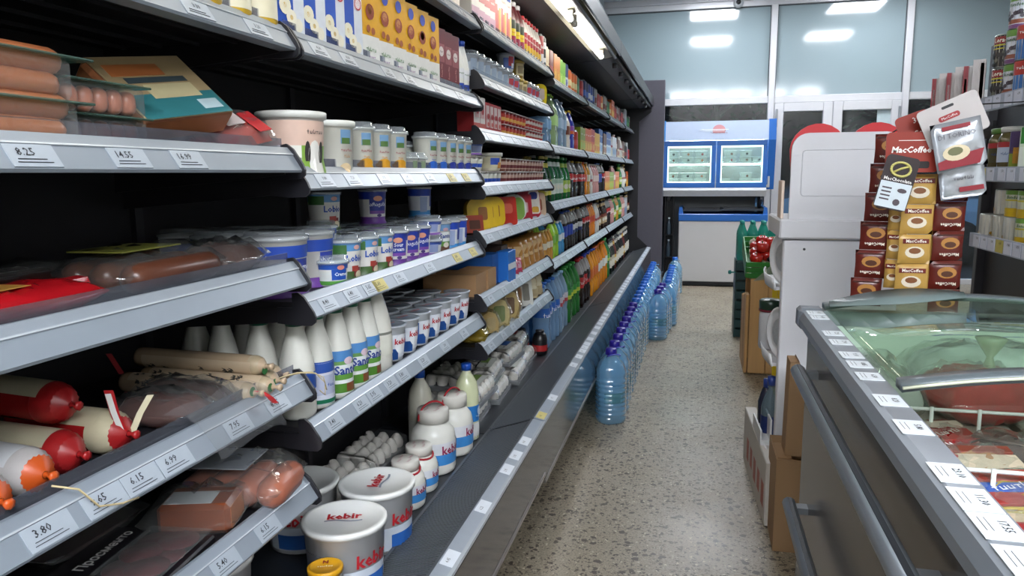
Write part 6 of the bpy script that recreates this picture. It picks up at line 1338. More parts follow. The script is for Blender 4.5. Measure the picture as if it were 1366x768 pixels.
pth = [(-.712, zA[5]+.040), (-.690, zA[5]+.034), (-.676, zA[5]+.018), (-.668, zA[5]+.0), (-.664, zA[5]-.018), (-.662, zA[5]-.034)]
for i, (x, z) in enumerate(pth):
    for j in range(n): yy = .86+.20*j/(n-1)+.012*i-.004*j*i*.2; vs.append((x+.003*math.sin(j*2.3+i)-bagf.location.x, yy-bagf.location.y, z+.004*math.sin(j*1.7+i*1.3)-(.012*abs(j-3)/3 if i == 5 else 0)-bagf.location.z))
for i in range(5):
    for j in range(n-1): a = i*n+j; fs.append((a, a+1, a+n+1, a+n))
fl = obj('film_flap', MB().add(vs, fs, True).mesh('film_flap', film('#f8f8f8', .86, .08, bodycol='#c9ccd0', bump=.2)), bagf); fl.rotation_euler = (0, 0, -.1)
bei = '#b09a80'; chb = chub(.0175, .27, (bei, '#b8a48a', bei), '#a8977c', 14)
m = MB(); rn = random.Random(4)
for k in range(26): a = rn.uniform(-1.0, 1.6); xx = rn.uniform(-.11, .10); q = .0178; m.add([(xx, -q*math.cos(a), q*math.sin(a)), (xx+.010, -q*math.cos(a), q*math.sin(a)), (xx+.008, -q*math.cos(a+.3), q*math.sin(a+.3)), (xx+.001, -q*math.cos(a+.4), q*math.sin(a+.4))], [(0,1,2,3)])
chb.append(('dark_print', m.mesh('dark_print', mat('#2a2a26', .5)))); chb.append(('green_seal', MB().lathe([(0, 0), (.008, 0)], 8, TR(.1335, -.006, .004, ry=PI/2), cap=False).mesh('green_seal', mat('#2f6a38', .4))))
for i, (x, y, k) in enumerate(((-.825, 1.060, 0), (-.815, 1.098, 0), (-.83, 1.136, 0), (-.845, 1.172, 0), (-.84, 1.117, 1))): put(chb, 'liver_sausage', 'slim beige printed sausage lying with its end to the aisle', 'sausage', (x, y, zA[5]+.0175+.030*k), rot=(.5*i, 0, -.05), group='beige printed sausages')
lv = [o for o in bpy.data.objects if o.name.startswith('liver_sausage')][0]
ribb(lv, [(.135, -.004, .004), (.148, -.002, .002), (.156, .006, -.008), (.160, .014, -.020)], .010, '#b02428')
for i, (a, b) in enumerate((((-.135, .0, .012), (-.15, -.01, .05)),)): ribb(lv, [a, b], .009, '#a8343a')
o = thing('packing_string', 'tangle of pale strings at the end cap of the sausage shelf', 'string', (0, 0, 0))
obj('string', MB().tube([(-.700, 1.150, zA[5]+.018), (-.676, 1.175, zA[5]+.020), (-.664, 1.205, zA[5]+.012), (-.655, 1.222, zA[5]-.010), (-.654, 1.218, zA[5]-.032), (-.657, 1.205, zA[5]-.020)], .0011, 5).mesh('string', mat('#b9a880', .7)), o)
obj('string', MB().tube([(-.710, 1.130, zA[5]+.016), (-.680, 1.168, zA[5]+.022), (-.668, 1.198, zA[5]+.016), (-.6545, 1.216, zA[5]+.002), (-.6535, 1.224, zA[5]-.024)], .0011, 5).mesh('string', mat('#c3b48c', .7)), o)
# --- shelf 6
z6 = zA[6]
o = thing('salami_tray', 'black tray of sliced dark salami with white lettering', 'meat', (-.790, .875, z6), rot=(0, 0, .12))
obj('tray', MB().rbox(-.085, .085, -.075, .075, 0, .014, .003).mesh('tray', mat('#17151a', .35)), o)
obj('sleeve', MB().rbox(-.084, -.022, -.074, .074, .0142, .019, .001).mesh('sleeve', mat('#1a181c', .4)), o)
m = MB(); put_text(m, 'Просменто', .022, TR(-.048, 0, .0196, 0, 0, PI/2) @ Matrix.Rotation(-PI/2, 4, 'X'), bold=.02); obj('lettering', m.mesh('lettering', mat('#c9c6c4', .4, var=0)), o)
sm = MB().lathe([(.0, .0005), (.030, 0), (.031, .0015), (.030, .003), (0, .0032)], 14).mesh('salami_slice', mat('#5d2228', .3, var=.6, scale=110))
for i in range(3):
    for j in range(2): obj('salami_slice', sm, o, (.010+.034*j, -.040+.040*i, .0145+.0033*((i+j) % 2)))
obj('clear_cover', MB().rbox(-.020, .083, -.073, .073, .0225, .0245, .001).mesh('clear_cover', m_wrap), o)
o = thing('salami_tray', 'second black salami tray with a white round seal nearer the end wall', 'meat', (-.775, .700, z6), rot=(0, 0, .1))
obj('tray', MB().rbox(-.085, .085, -.075, .075, 0, .014, .003).mesh('tray', mat('#17151a', .35)), o); obj('seal', MB().lathe([(.012, .0142), (.012, .015), (0, .015)], 12, TR(-.04, .05, 0)).mesh('seal', mat('#c9c6c4', .4)), o); obj('meat_slab', MB().pillow(.10, .13, .016, 6, 6, .1, .3, 5, TR(.025, 0, .0145)).mesh('meat_slab', mat('#4a1c20', .3, var=.3)), o)
o = thing('smoked_cheese_pack', 'orange-brown smoked block in clear film with a white paper label', 'meat', (-.775, 1.005, z6), rot=(0, 0, .3))
bl = obj('block', MB().rbox(-.055, .060, -.040, .040, .002, .052, .008).mesh('block', mat('#7d3c1c', .28, var=.2, scale=14)), o); obj('cut_face', MB().rbox(.0602, .0612, -.034, .034, .008, .046, .0004).mesh('cut_face', mat('#b0622c', .35, var=.1)), bl); obj('paper_label', MB().box(-.045, .030, -.032, .015, .0522, .0530).mesh('paper_label', mat('#c3c6c8', .5)), bl); obj('pack_film', MB().pillow(.165, .12, .062, 9, 9, .1, .3, 8).mesh('pack_film', m_wrap), o)
o = saus_pack('large clear bag of pink sausages under a printed paper label', -.765, 1.115, z6, .19, .15, .075, '#a0604c', .15, ((-.35, .15, -.35, .30, '#8d9298'),), 51, n=4)
saus_pack('dark vacuum pack of ham deep in the lowest sausage shelf', -.93, .90, z6, .14, .2, .06, '#2c1a1c', 0, None, 53)
# --- top shelves of the bay
yp = [(.030, 0), (.036, .006), (.036, .06), (.030, .10), (.020, .125), (.016, .135)]
yj = bottle(yp, '#d0a834', '#d9d4c4', .02, .02, 18, bands=((.016, .05, '#d6cfb4'),))
for i in range(3): put(yj, 'custard_jar', 'yellow jar with a cream band beside the daisy cartons', 'jar', (-.728, 1.02+.078*i, zA[2]), .8, 'yellow custard jars')
for i in range(6): put(choco, 'milk_carton', 'yellow chocolate milk carton standing over the sausage packs', 'carton', (-.735, .42+.09*i, zA[2]), 1.42, 'chocolate cartons over the sausages')
for i in range(10): put(juice, 'juice_carton', 'red and white juice carton on the top shelf over the sausages', 'carton', (-.735, .2+.095*i, zA[1]), 1.42, 'juice cartons over the sausages')
# ================================================================ BAY C, SWEET DAIRY, CHEESE, BREAD AND EGGS
zC = {n: dz('C', n) for n in range(1, 8)}
# top shelf: juice cartons and bottles
jc1 = carton(.062, .05, .165, '#d0cbc4', front=((-.5, .5, .45, 1, '#a8323a'), (-.5, .5, 0, .3, '#b98aa0')), text=(('#5', .011, 0, .6, '#e8dcd8', 0),)); jc2 = carton(.072, .06, .19, '#d6d4cc', front=((-.35, 0, .1, .6, '#b8342c'), (.0, .2, .1, .5, '#c8601c'), (.2, .42, .12, .55, '#d0a02c'), (-.2, .3, .82, .98, '#2a55b0')), text=(('#5', .013, 0, .72, '#b0302c', 0),))
nect = bottle([(.030, 0), (.034, .006), (.034, .11), (.028, .135), (.016, .165), (.015, .175)], '#5a1c24', '#d9d9dc', .017, .016, 16, bands=((.07, .105, '#23301f'), (.045, .072, '#cdb61c'), (.008, .045, '#8a2440')), texts=(('#5', .010, .058, .3, '#a8302c'),))
kefb = bottle([(.024, 0), (.027, .006), (.027, .10), (.018, .13), (.013, .145), (.013, .152)], '#c9c4c0', '#b0232c', .015, .014, 14, bands=((.05, .095, '#a8303a'), (.02, .05, '#cda424')), texts=(('#3', .013, .072, .3, '#efe9e4'),))
for i in range(4): put(jc1, 'juice_carton', 'small white and maroon carton at the end of the sweet dairy top shelf', 'carton', (-.732, 2.430+.068*i, zC[1]), 1.45, 'maroon cartons')
for i in range(3): put(jc2, 'juice_carton', 'tall white carton with strawberry, orange and lemon stripes', 'carton', (-.738, 2.715+.080*i, zC[1]), 1.45, 'striped fruit cartons')
for i in range(3): put(nect, 'nectar_bottle', 'dark nectar bottle with bright yellow band', 'bottle', (-.735, 2.960+.074*i, zC[1]), .85, 'yellow band nectar bottles')
for i in range(6): put(kefb, 'yoghurt_bottle', 'small drinking yoghurt bottle with red cap and yellow foot', 'bottle', (-.73, 3.18+.057*i, zC[1]), .85, 'red cap yoghurt bottles')
def canp(r, h, base, bands=(), text=None, tc='#f0f0f0', seg=14): return [('can_body', MB().lathe([(r*.86, 0), (r, .006), (r, h-.010), (r*.80, h-.001), (r*.80, h), (r*.76, h-.002), (0, h-.002)], seg).mesh('can_body', mat('#b0b3b8', .25, .7, var=.04))), ('label', wrapper([(r, .006), (r, h-.010)], bands=((.0065, h-.011, base),)+tuple(bands), texts=((text, h*.13, h*.6, .3, tc),) if text else (), seg=seg))]
put(canp(.027, .15, '#9a1c22', ((.02, .06, '#c9c9cc'),), '#4'), 'drink_can', 'tall red and silver can beside the small yoghurt bottles', 'can', (-.73, 3.525, zC[1]), .8)
put(canp(.027, .15, '#16161a', ((.03, .05, '#c9c9cc'), (.09, .12, '#c9c9cc')), None), 'drink_can', 'tall black and white can at the bay end of the top shelf', 'can', (-.73, 3.580, zC[1]), .8)
# shelf 2: faceted jelly cups, gold jars
jel = cup(.030, .036, .075, '#b9bec6', 'dome', seg=8, patches=((-.8, .8, .01, .05, '#a3adb8'), (-.3, .4, .02, .06, '#8e9db0'))); jelb = cup(.030, .036, .068, '#c3c6ce', 'dome', seg=8, patches=((-.8, .8, .01, .05, '#4a66b0'), (-.2, .5, .02, .055, '#b0424c'), (.2, .6, .012, .03, '#d6d8e0')))
gold = cup(.033, .034, .070, '#9a7f38', 'flat', '#b59a4a', 10, .002, patches=((-.5, .7, .012, .060, '#c9b98a'), (-.3, .5, .02, .05, '#8a7a5c')))
for i in range(6): put(jel, 'dessert_cup', 'grey faceted dessert cup behind the clear riser', 'cup', (-.74, 2.445+.0835*i, zC[2]), .8, 'grey dessert cups')
for i in range(2): put(jelb, 'dessert_cup', 'white, blue and red faceted dessert cup', 'cup', (-.74, 2.950+.083*i, zC[2]), .8, 'blue and red dessert cups')
put(jelb, 'dessert_cup', 'blue and red faceted cup stacked on the row', 'cup', (-.74, 2.950, zC[2]+.083), .8)
for i in range(2):
    put(gold, 'honey_jar', 'small gold jar on the dessert cup shelf', 'jar', (-.74, 3.11+.075*i, zC[2]), .8, 'gold jars')
put(gold, 'honey_jar', 'gold jar stacked on top of another gold jar', 'jar', (-.74, 3.12, zC[2]+.0750), .8)
for i in range(3): put(jelb, 'dessert_cup', 'blue and white faceted cup between the gold jars and yellow pack', 'cup', (-.738, 3.275+.078*i, zC[2]), .8, 'pale faceted cups')
o = thing('cheese_pack', 'upright bright yellow pack at the bay end of the dessert shelf', 'pack', (-.73, 3.535, zC[2]), .9); obj('pack_body', MB().prism(rrect(0, .05, .075, .10, .03), -.018, .018).mesh('pack_body', mat('#c9b41c', .3, var=.1)), o); obj('pack_print', MB().prism(rrect(.0, .055, .045, .05, .01), -.0192, -.0182).mesh('pack_print', mat('#b9a8a0', .4, var=.3)), o)
# shelf 3: red multipacks
pk = carton(.055, .06, .115, '#d3cdca', front=((-.5, .5, .0, .25, '#b8544c'), (-.3, .3, .4, .8, '#c9a0a0')), side=((-.5, .5, 0, 1, '#8f2a2c'),), circ=((.0, .6, .012, '#a8343a'),))
pr_ = carton(.045, .05, .105, '#a8262c', front=((-.3, .3, .2, .9, '#c9b4b0'),), circ=((.0, .55, .010, '#a8262c'), (0, .3, .008, '#b84a44')))
for i in range(2): put(pk, 'dessert_carton', 'white and red carton at the end of the pudding shelf', 'carton', (-.735, 2.425+.062*i, zC[3]), 1.45, 'white red cartons')
for i in range(4): put(pr_, 'dessert_carton', 'slim red carton with pale label beside the red pudding packs', 'carton', (-.73, 2.555+.052*i, zC[3]), 1.45, 'slim red cartons')
def multipack(c1, c2, acc, n=4):
    w = .058; mb = MB(); P = []
    body = MB().lathe([(.020, 0), (.026, .045)], 10).mesh('pot', mat(c1, .3, var=.08)); lab = MB(); band(lab, lambda z: .020+.006*z/.045, .008, .036, -1.2, 1.2, 20, .0006); lab.mi(1); band(lab, lambda z: .020+.006*z/.045, .012, .024, -.7, .7, 20, .0012)
    lm = lab.mesh('pot_label', [mat(c2, .4, var=.15), mat(acc, .4)])
    return body, lm
def pots(label, y0, n, z, kit, x=-.733, group='pudding packs', lidc='#c9bdb4', top=2):
    body, lm = kit
    for k in range(top):
        o = thing('pudding_multipack', label if top == 1 else ('upper ' if k else 'lower ')+label, 'puddings', (x, y0+n*.029, z+k*.0505))
        for i in range(n): q = obj('pot', body, o, (0, (i-(n-1)/2)*.058, 0), (0, 0, .85)); obj('pot_label', lm, q)
        obj('foil_lid', MB().rbox(-.029, .029, -n*.029, n*.029, .0452, .0485, .001).mesh('foil_lid', mat(lidc, .3, .2, var=.08)), o)
kr = multipack('#8f1f22', '#b03a30', '#d0a050'); kr2 = multipack('#9c2428', '#c9c0b8', '#a8302c'); kb = multipack('#7a4a3c', '#c0a090', '#6b2a30'); kw = multipack('#cfcfc8', '#d9d8cc', '#2a4fae')
pots('strip of red pudding pots with golden labels', 2.79, 7, zC[3], kr); pots('strip of red and white pudding pots by the drinks', 3.21, 6, zC[3], kr2)
# shelf 4: small stacks
pots('strip of white and blue pots at the end of the yoghurt shelf', 2.40, 2, zC[4], kw); pots('strip of white pots printed with fruit beneath a round tub', 2.53, 4, zC[4], kw, top=1)
put(cup(.040, .046, .06, '#cfc9b4', 'flat', '#c6c6bc', 20, .002, bands=((.01, .05, '#c9c2a4'),), patches=((-.4, .5, .022, .046, '#2f4fae'), (.3, .9, .01, .03, '#c88a3c'))), 'cheese_tub', 'round cream tub with a blue oval standing on the fruit pots', 'tub', (-.733, 2.66, zC[4]+.0505), .8)
put(low, 'cheese_cup', 'low white cup stacked on the blue pots at the yoghurt shelf end', 'cup', (-.738, 2.455, zC[4]+.101), .8)
pots('strip of brown chocolate pudding pots', 2.80, 7, zC[4], kb); pots('strip of brown and cream pudding pots by the green bottles', 3.22, 6, zC[4], kb)
# shelf 5: upright cheese packs
def upack(name, label, y, w, h, t, col, prints, rz=.85, tilt=-.15, rr=.03, x=-.73):
    o = thing(name, label, 'pack', (x, y, zC[5]), rot=(tilt, 0, rz)); obj('pack_body', MB().prism(rrect(0, h/2+.002, w, h, rr), -t/2, t/2).mesh('pack_body', mat(col, .28, var=.14, bump=.2)), o)
    for k, (cx, cz, pw, ph, c, r2) in enumerate(prints): obj('pack_print', MB().prism(rrect(cx*w, h*cz, pw*w, ph*h, r2), -t/2-.0012-.0004*k, -t/2-.0002).mesh('pack_print', mat(c, .4, var=.15)), o)
upack('cheese_pack', 'small red and brown pack at the end of the wafer cheese shelf', 2.44, .07, .06, .03, '#8a3a2c', ((0, .5, .6, .5, '#4a2a20', .004),), rr=.006)
for i, y in enumerate((2.52, 2.60, 2.69)): upack('cheese_pack', 'bright yellow bagged cheese pack with a small cartoon-free print', y, .10, .115, .03, '#cca81a', ((.1, .55, .35, .4, '#8a5a2c', .008), (-.2, .3, .3, .4, '#9aa83c', .008)), .75, rr=.035)
for o in bpy.data.objects:
    if o.get('label', '').startswith('bright yellow bagged'): o['label'] = 'bright yellow scalloped cheese pack beside the red pouch'; o['group'] = 'yellow cheese packs'
upack('cheese_pouch', 'red pouch with a blue oval between yellow packs and round pack', 2.83, .13, .11, .03, '#b03026', ((-.25, .22, .4, .2, '#2f44a0', .01), (.1, .6, .5, .35, '#c9604c', .012)), .8, rr=.012)
upack('cheese_round', 'round white and green cheese pack standing on edge', 3.02, .125, .115, .03, '#c6cac4', ((.18, .5, .45, .8, '#7aa04a', .028), (-.2, .5, .2, .7, '#9aa0a0', .006)), .8, rr=.055)
upack('cheese_pouch', 'pink-red pouch leaning behind the round cheese pack', 3.17, .10, .11, .03, '#a8303c', ((0, .5, .6, .4, '#c9a0a0', .006),), .8, rr=.008)
upack('dessert_pouch', 'pouch with red left half and blue-white right half', 3.31, .12, .13, .035, '#a83040', ((.22, .55, .5, .8, '#cfc9c0', .015), (.2, .78, .35, .25, '#23357a', .012), (.25, .3, .3, .2, '#c89a3c', .008)), .8, rr=.03)
upack('dessert_pouch', 'pale pouch nearest the green bottles on the cheese shelf', 3.46, .11, .11, .03, '#c2a890', ((0, .5, .6, .5, '#8a5a3c', .01),), .8, rr=.02)
# shelf 6: display boxes, wafers, small bags, drink yoghurts
m_box = mat('#a8825c', .7, var=.08, scale=10)
def tray_box(label, x, y, w, d, h, m, fill=None):
    o = thing('shelf_box', label, 'box', (x, y, zC[6])); t = .004
    for (a, b, c, e) in ((-w/2, w/2, -d/2, -d/2+t), (-w/2, w/2, d/2-t, d/2), (-w/2, -w/2+t, -d/2+t, d/2-t), (w/2-t, w/2, -d/2+t, d/2-t)): obj('box_side', MB().box(a, b, c, e, 0, h).mesh('box_side', m), o)
    obj('box_bottom', MB().box(-w/2+t, w/2-t, -d/2+t, d/2-t, 0, t).mesh('box_bottom', m), o)
    if fill: obj('contents', MB().box(-w/2+.006, w/2-.006, -d/2+.006, d/2-.006, t, h*.8).mesh('contents', mat(fill, .4, var=.3, scale=40)), o)
tray_box('open brown cardboard tray at the end of the wafer shelf', -.81, 2.475, .19, .125, .075, m_box, '#6b4a34'); tray_box('smaller brown cardboard tray behind the first', -.765, 2.605, .11, .11, .075, m_box, '#5a4234')
tray_box('bright blue display box behind the brown trays', -.83, 2.735, .20, .11, .115, mat('#2a62ae', .5), '#1f3f70'); tray_box('dark brown display box beside the blue one', -.80, 2.865, .14, .10, .135, mat('#4a3830', .6), '#2c2220')
tray_box('pale brown carton in the middle of the wafer shelf', -.87, 3.05, .12, .16, .13, mat('#a08a80', .6), '#7a3a3c')
bl = carton(.03, .05, .12, '#2a6ec0', front=((-.5, .5, .4, .6, '#cfd4da'),), gable=False)
for i in range(3): put(bl, 'wafer_pack', 'narrow blue and white wafer pack standing upright', 'pack', (-.712, 2.78+.04*i, zC[6]), 1.45, 'blue wafer packs')
def bag(name, label, x, y, z, w, h, t, col, prc=None, rz=.85, tilt=-.25, group=None, seed=3, acc=None):
    key = ('bag', w, h, t, col, prc, seed)
    if key not in MC:
        b = MB().pillow(w, h, t, 8, 8, .15, .3, seed, TR(0, t/2, h/2, rx=PI/2)).mesh('bag_body', mat(col, .25, var=.25, scale=25, bump=.3))
        p = MB().prism(rrect(0, h*.55, w*.55, h*.42, w*.08), -t*.50-.002, -t*.48).mesh('bag_print', mat(prc, .35, var=.25, scale=40)) if prc else None
        MC[key] = (b, p)
    b, p = MC[key]; o = thing(name, label, 'bag', (x, y, z+.002), rot=(tilt, 0, rz), group=group); obj('bag_body', b, o)
    if p: obj('bag_print', p, o)
for i in range(2): bag('sweets_bag', 'pink bag of sweets beside the blue wafer packs', -.715, 2.925+.07*i, zC[6], .08, .07, .03, '#b0405a', '#c9a0b0', group='pink sweet bags', seed=5)
for i in range(5): bag('biscuit_bag', 'gold and brown biscuit bag leaning on the wafer shelf', -.735, 3.09+.105*i, zC[6], .11, .135, .04, '#a8763c', '#c9a878', group='gold biscuit bags', seed=7)
for j in range(2):
    for i in range(6): put(smal, 'sauce_cup', 'tiny white-lidded cup in the rows above the biscuit bags', 'cup', (-.84-.07*j, 3.17+.07*i, zC[6]+.0), .5, 'tiny cups behind biscuit bags', s=1.35)
# shelf 7: bread and cheese blocks
z7 = zC[7]
o = thing('cheese_bag', 'folded yellow film bag of cheese at the bread shelf end', 'cheese', (-.755, 2.465, z7), .2); obj('cheese', MB().pillow(.12, .10, .045, 8, 8, .2, .4, 4).mesh('cheese', mat('#b8a24a', .35, var=.2)), o); obj('film', MB().pillow(.14, .12, .06, 8, 8, .1, .5, 6).mesh('film', film('#e6dc9a', .6, .1, bodycol='#c9b85a', bump=.4)), o)
def loaf(label, y, w, h, col, lab, x=-.735):
    o = thing('cheese_block', label, 'cheese', (x, y, z7), .75); obj('block', MB().prism([(-w/2, .006), (w/2, .006), (w/2, h*.55), (w*.32, h*.9), (0, h), (-w*.32, h*.9), (-w/2, h*.55)], -.03, .05).mesh('block', mat(col, .45, var=.1)), o)
    obj('paper_label', MB().prism(rrect(.005, h*.48, w*.5, h*.55, .012), -.0315, -.0302).mesh('paper_label', mat(lab, .4, var=.2)), o); obj('film', MB().pillow(w*1.12, .13, h*1.06, 8, 8, .1, .25, int(y*50)).mesh('film', film('#f3efdf', .85, .08, bodycol='#d9d0b4', bump=.3)), o)
loaf('small pale cheese block in film beside the yellow bag', 2.60, .075, .085, '#c0a878', '#b8a98a'); loaf('pale cheese block with a green arched label', 2.72, .10, .115, '#c6bb94', '#5f7a4a'); loaf('tall cheese block with a dark brown label', 2.87, .105, .125, '#c4ae7c', '#5d3a2c')
o = thing('bread_loaf', 'upright golden brown loaf between cheese and white tray', 'bread', (-.735, 3.03, z7), .7); obj('loaf', MB().lathe(capsule(.12, .036), 14, TR(0, 0, .062)).mesh('loaf', mat('#9a6530', .5, var=.2, scale=18, bump=.3)), o); obj('film', MB().lathe([(.02, 0), (.038, .01), (.039, .11), (.03, .125), (.012, .132)], 14).mesh('film', film('#f3efe6', .88, .08, bodycol='#d9d0b4')), o)
o = thing('bakery_tray', 'white plastic tray with two windows standing on edge', 'tray', (-.735, 3.17, z7), rot=(-.2, 0, .75)); obj('tray_body', MB().prism(rrect(0, .062, .12, .122, .015), -.012, .012).mesh('tray_body', mat('#cfcfc8', .35)), o)
for s in (-1, 1): obj('window', MB().prism(rrect(s*.026, .062, .034, .075, .006), -.0132, -.0122).mesh('window', mat('#7d7a70', .4, var=.3)), o)
for i in range(3): bag('bread_bag', 'pale bag of rolls at the far end of the bread shelf', -.74, 3.27+.11*i, z7, .11, .12, .05, '#b9a884', '#cfc6a8', group='bags of rolls', seed=9)
# deck: egg cartons
ec = 0
for (x, y, k, rz, c, t) in ((-.775, 2.52, 0, .05, '#7d9a4a', '#7'), (-.755, 2.53, 1, .0, '#7d9a4a', '#7'), (-.765, 2.80, 0, .04, '#7d9a4a', '#7'), (-.785, 2.79, 1, .08, '#7d9a4a', '#7'), (-.91, 2.55, 0, 0, None, None), (-.91, 2.82, 0, 0, None, None), (-.91, 2.70, 1, 0, None, None),
                            (-.755, 3.08, 0, .05, '#2f62b0', '#6'), (-.775, 3.34, 0, .0, '#b04038', '#6'), (-.785, 3.10, 1, -.04, '#2f62b0', '#6'), (-.80, 3.33, 1, .1, '#b04038', '#6'), (-.92, 3.12, 0, 0, None, None), (-.92, 3.38, 0, 0, None, None), (-.90, 3.36, 1, 0, None, None)):
    lab = 'clear egg carton with a green and white paper insert' if c == '#7d9a4a' else 'clear egg carton with a blue and white printed insert' if c == '#2f62b0' else 'clear egg carton with a red and white printed insert' if c else 'plain clear egg carton in the rear rows of the deck'
    eggs(('upper ' if k else 'lower ')+lab, x, y, DECK+k*.072, 2 if c else 3, 5, rz, c, t, 'egg cartons on the deck')
blk = bottle([(.034, 0), (.038, .006), (.038, .075), (.030, .10), (.02, .11)], '#17171a', '#1c1c20', .022, .014, 14, bands=((.02, .05, '#b02a2c'),))
put(blk, 'sauce_bottle', 'squat black bottle with a red band beside the egg cartons', 'bottle', (-.725, 3.535, DECK), .8); put(blk, 'sauce_bottle', 'squat black bottle behind the first at the end of the eggs', 'bottle', (-.82, 3.545, DECK), .8)
# ================================================================ BAYS D TO G, DRINKS
def pet(r, h, liq, lab, cap, clear=False, text=None, tcol='#f2f2f2', fill=.80, seg=12, lz=(.42, .62), lab2=None, waist=.90):
    prof = [(r*.80, 0), (r*.96, h*.012), (r, h*.04), (r, h*.28), (r*waist, h*.34), (r, h*.42), (r, h*.64), (r*.92, h*.72), (r*.55, h*.86), (r*.32, h*.92), (r*.32, h*.965)]
    m = film(liq, .50, .04, bodycol=liq) if clear else mat(liq, .12, var=.06)
    P = [('bottle_body', MB().lathe(prof, seg).mesh('bottle_body', m))]
    if not clear and fill < 1: P.append(('clear_neck', MB().lathe([(r*.95, h*.70), (r*.945, h*.72), (r*.575, h*.86), (r*.34, h*.92), (r*.34, h*.95)], seg, cap=False).mesh('clear_neck', mat('#8d8a88', .12, var=.05))))
    b = [(h*lz[0], h*lz[1], lab)]
    if lab2: b.append((h*lz[0], h*(lz[0]*.6+lz[1]*.4), lab2))
    P.append(('label', wrapper([(r, h*.42), (r, h*.64)], bands=tuple(b), texts=((text, r*.75, h*.53, .5, tcol),) if text else (), seg=seg)))
    P.append(('cap', MB().lathe([(r*.40, h*.955), (r*.40, h*.995), (r*.34, h), (0, h)], 10).mesh('cap', mat(cap, .35, var=.03))))
    return P, 2*r
def glass(r, h, col, lab, cap, lab2=None, seg=12):
    prof = [(r*.9, 0), (r, h*.02), (r, h*.56), (r*.85, h*.64), (r*.42, h*.78), (r*.36, h*.95)]
    P = [('bottle_body', MB().lathe(prof, seg).mesh('bottle_body', mat(col, .08, var=.06))), ('label', wrapper([(r, h*.02), (r, h*.56)], bands=((h*.18, h*.46, lab),)+(((h*.40, h*.50, lab2),) if lab2 else ()), ovals=((.4, h*.32, r*.9, h*.12, '#d8d4c4'),), seg=seg)), ('neck_label', MB().lathe([(r*.47, h*.76), (r*.40, h*.86)], seg, cap=False).mesh('neck_label', mat(lab, .4))), ('cap', MB().lathe([(r*.42, h*.94), (r*.42, h*.985), (r*.36, h), (0, h)], 10).mesh('cap', mat(cap, .35)))]
    return P, 2*r
def jb(w, h, c1, c2, c3='#d8d4c8', text=None, cap=None):
    return carton(w, w*.9, h, c1, front=((-.5, .5, .55, .98, c1), (-.5, .5, .05, .50, c2), (-.25, .25, .18, .42, c3)), circ=((.12, .30, w*.16, c3),), text=((text, w*.26, 0, .74, '#f2efe8', 0),) if text else (), cap=cap), w*1.05
def cn(r, h, c1, c2, text=None): return canp(r, h, c1, ((h*.30, h*.55, c2),), text, seg=12), 2*r
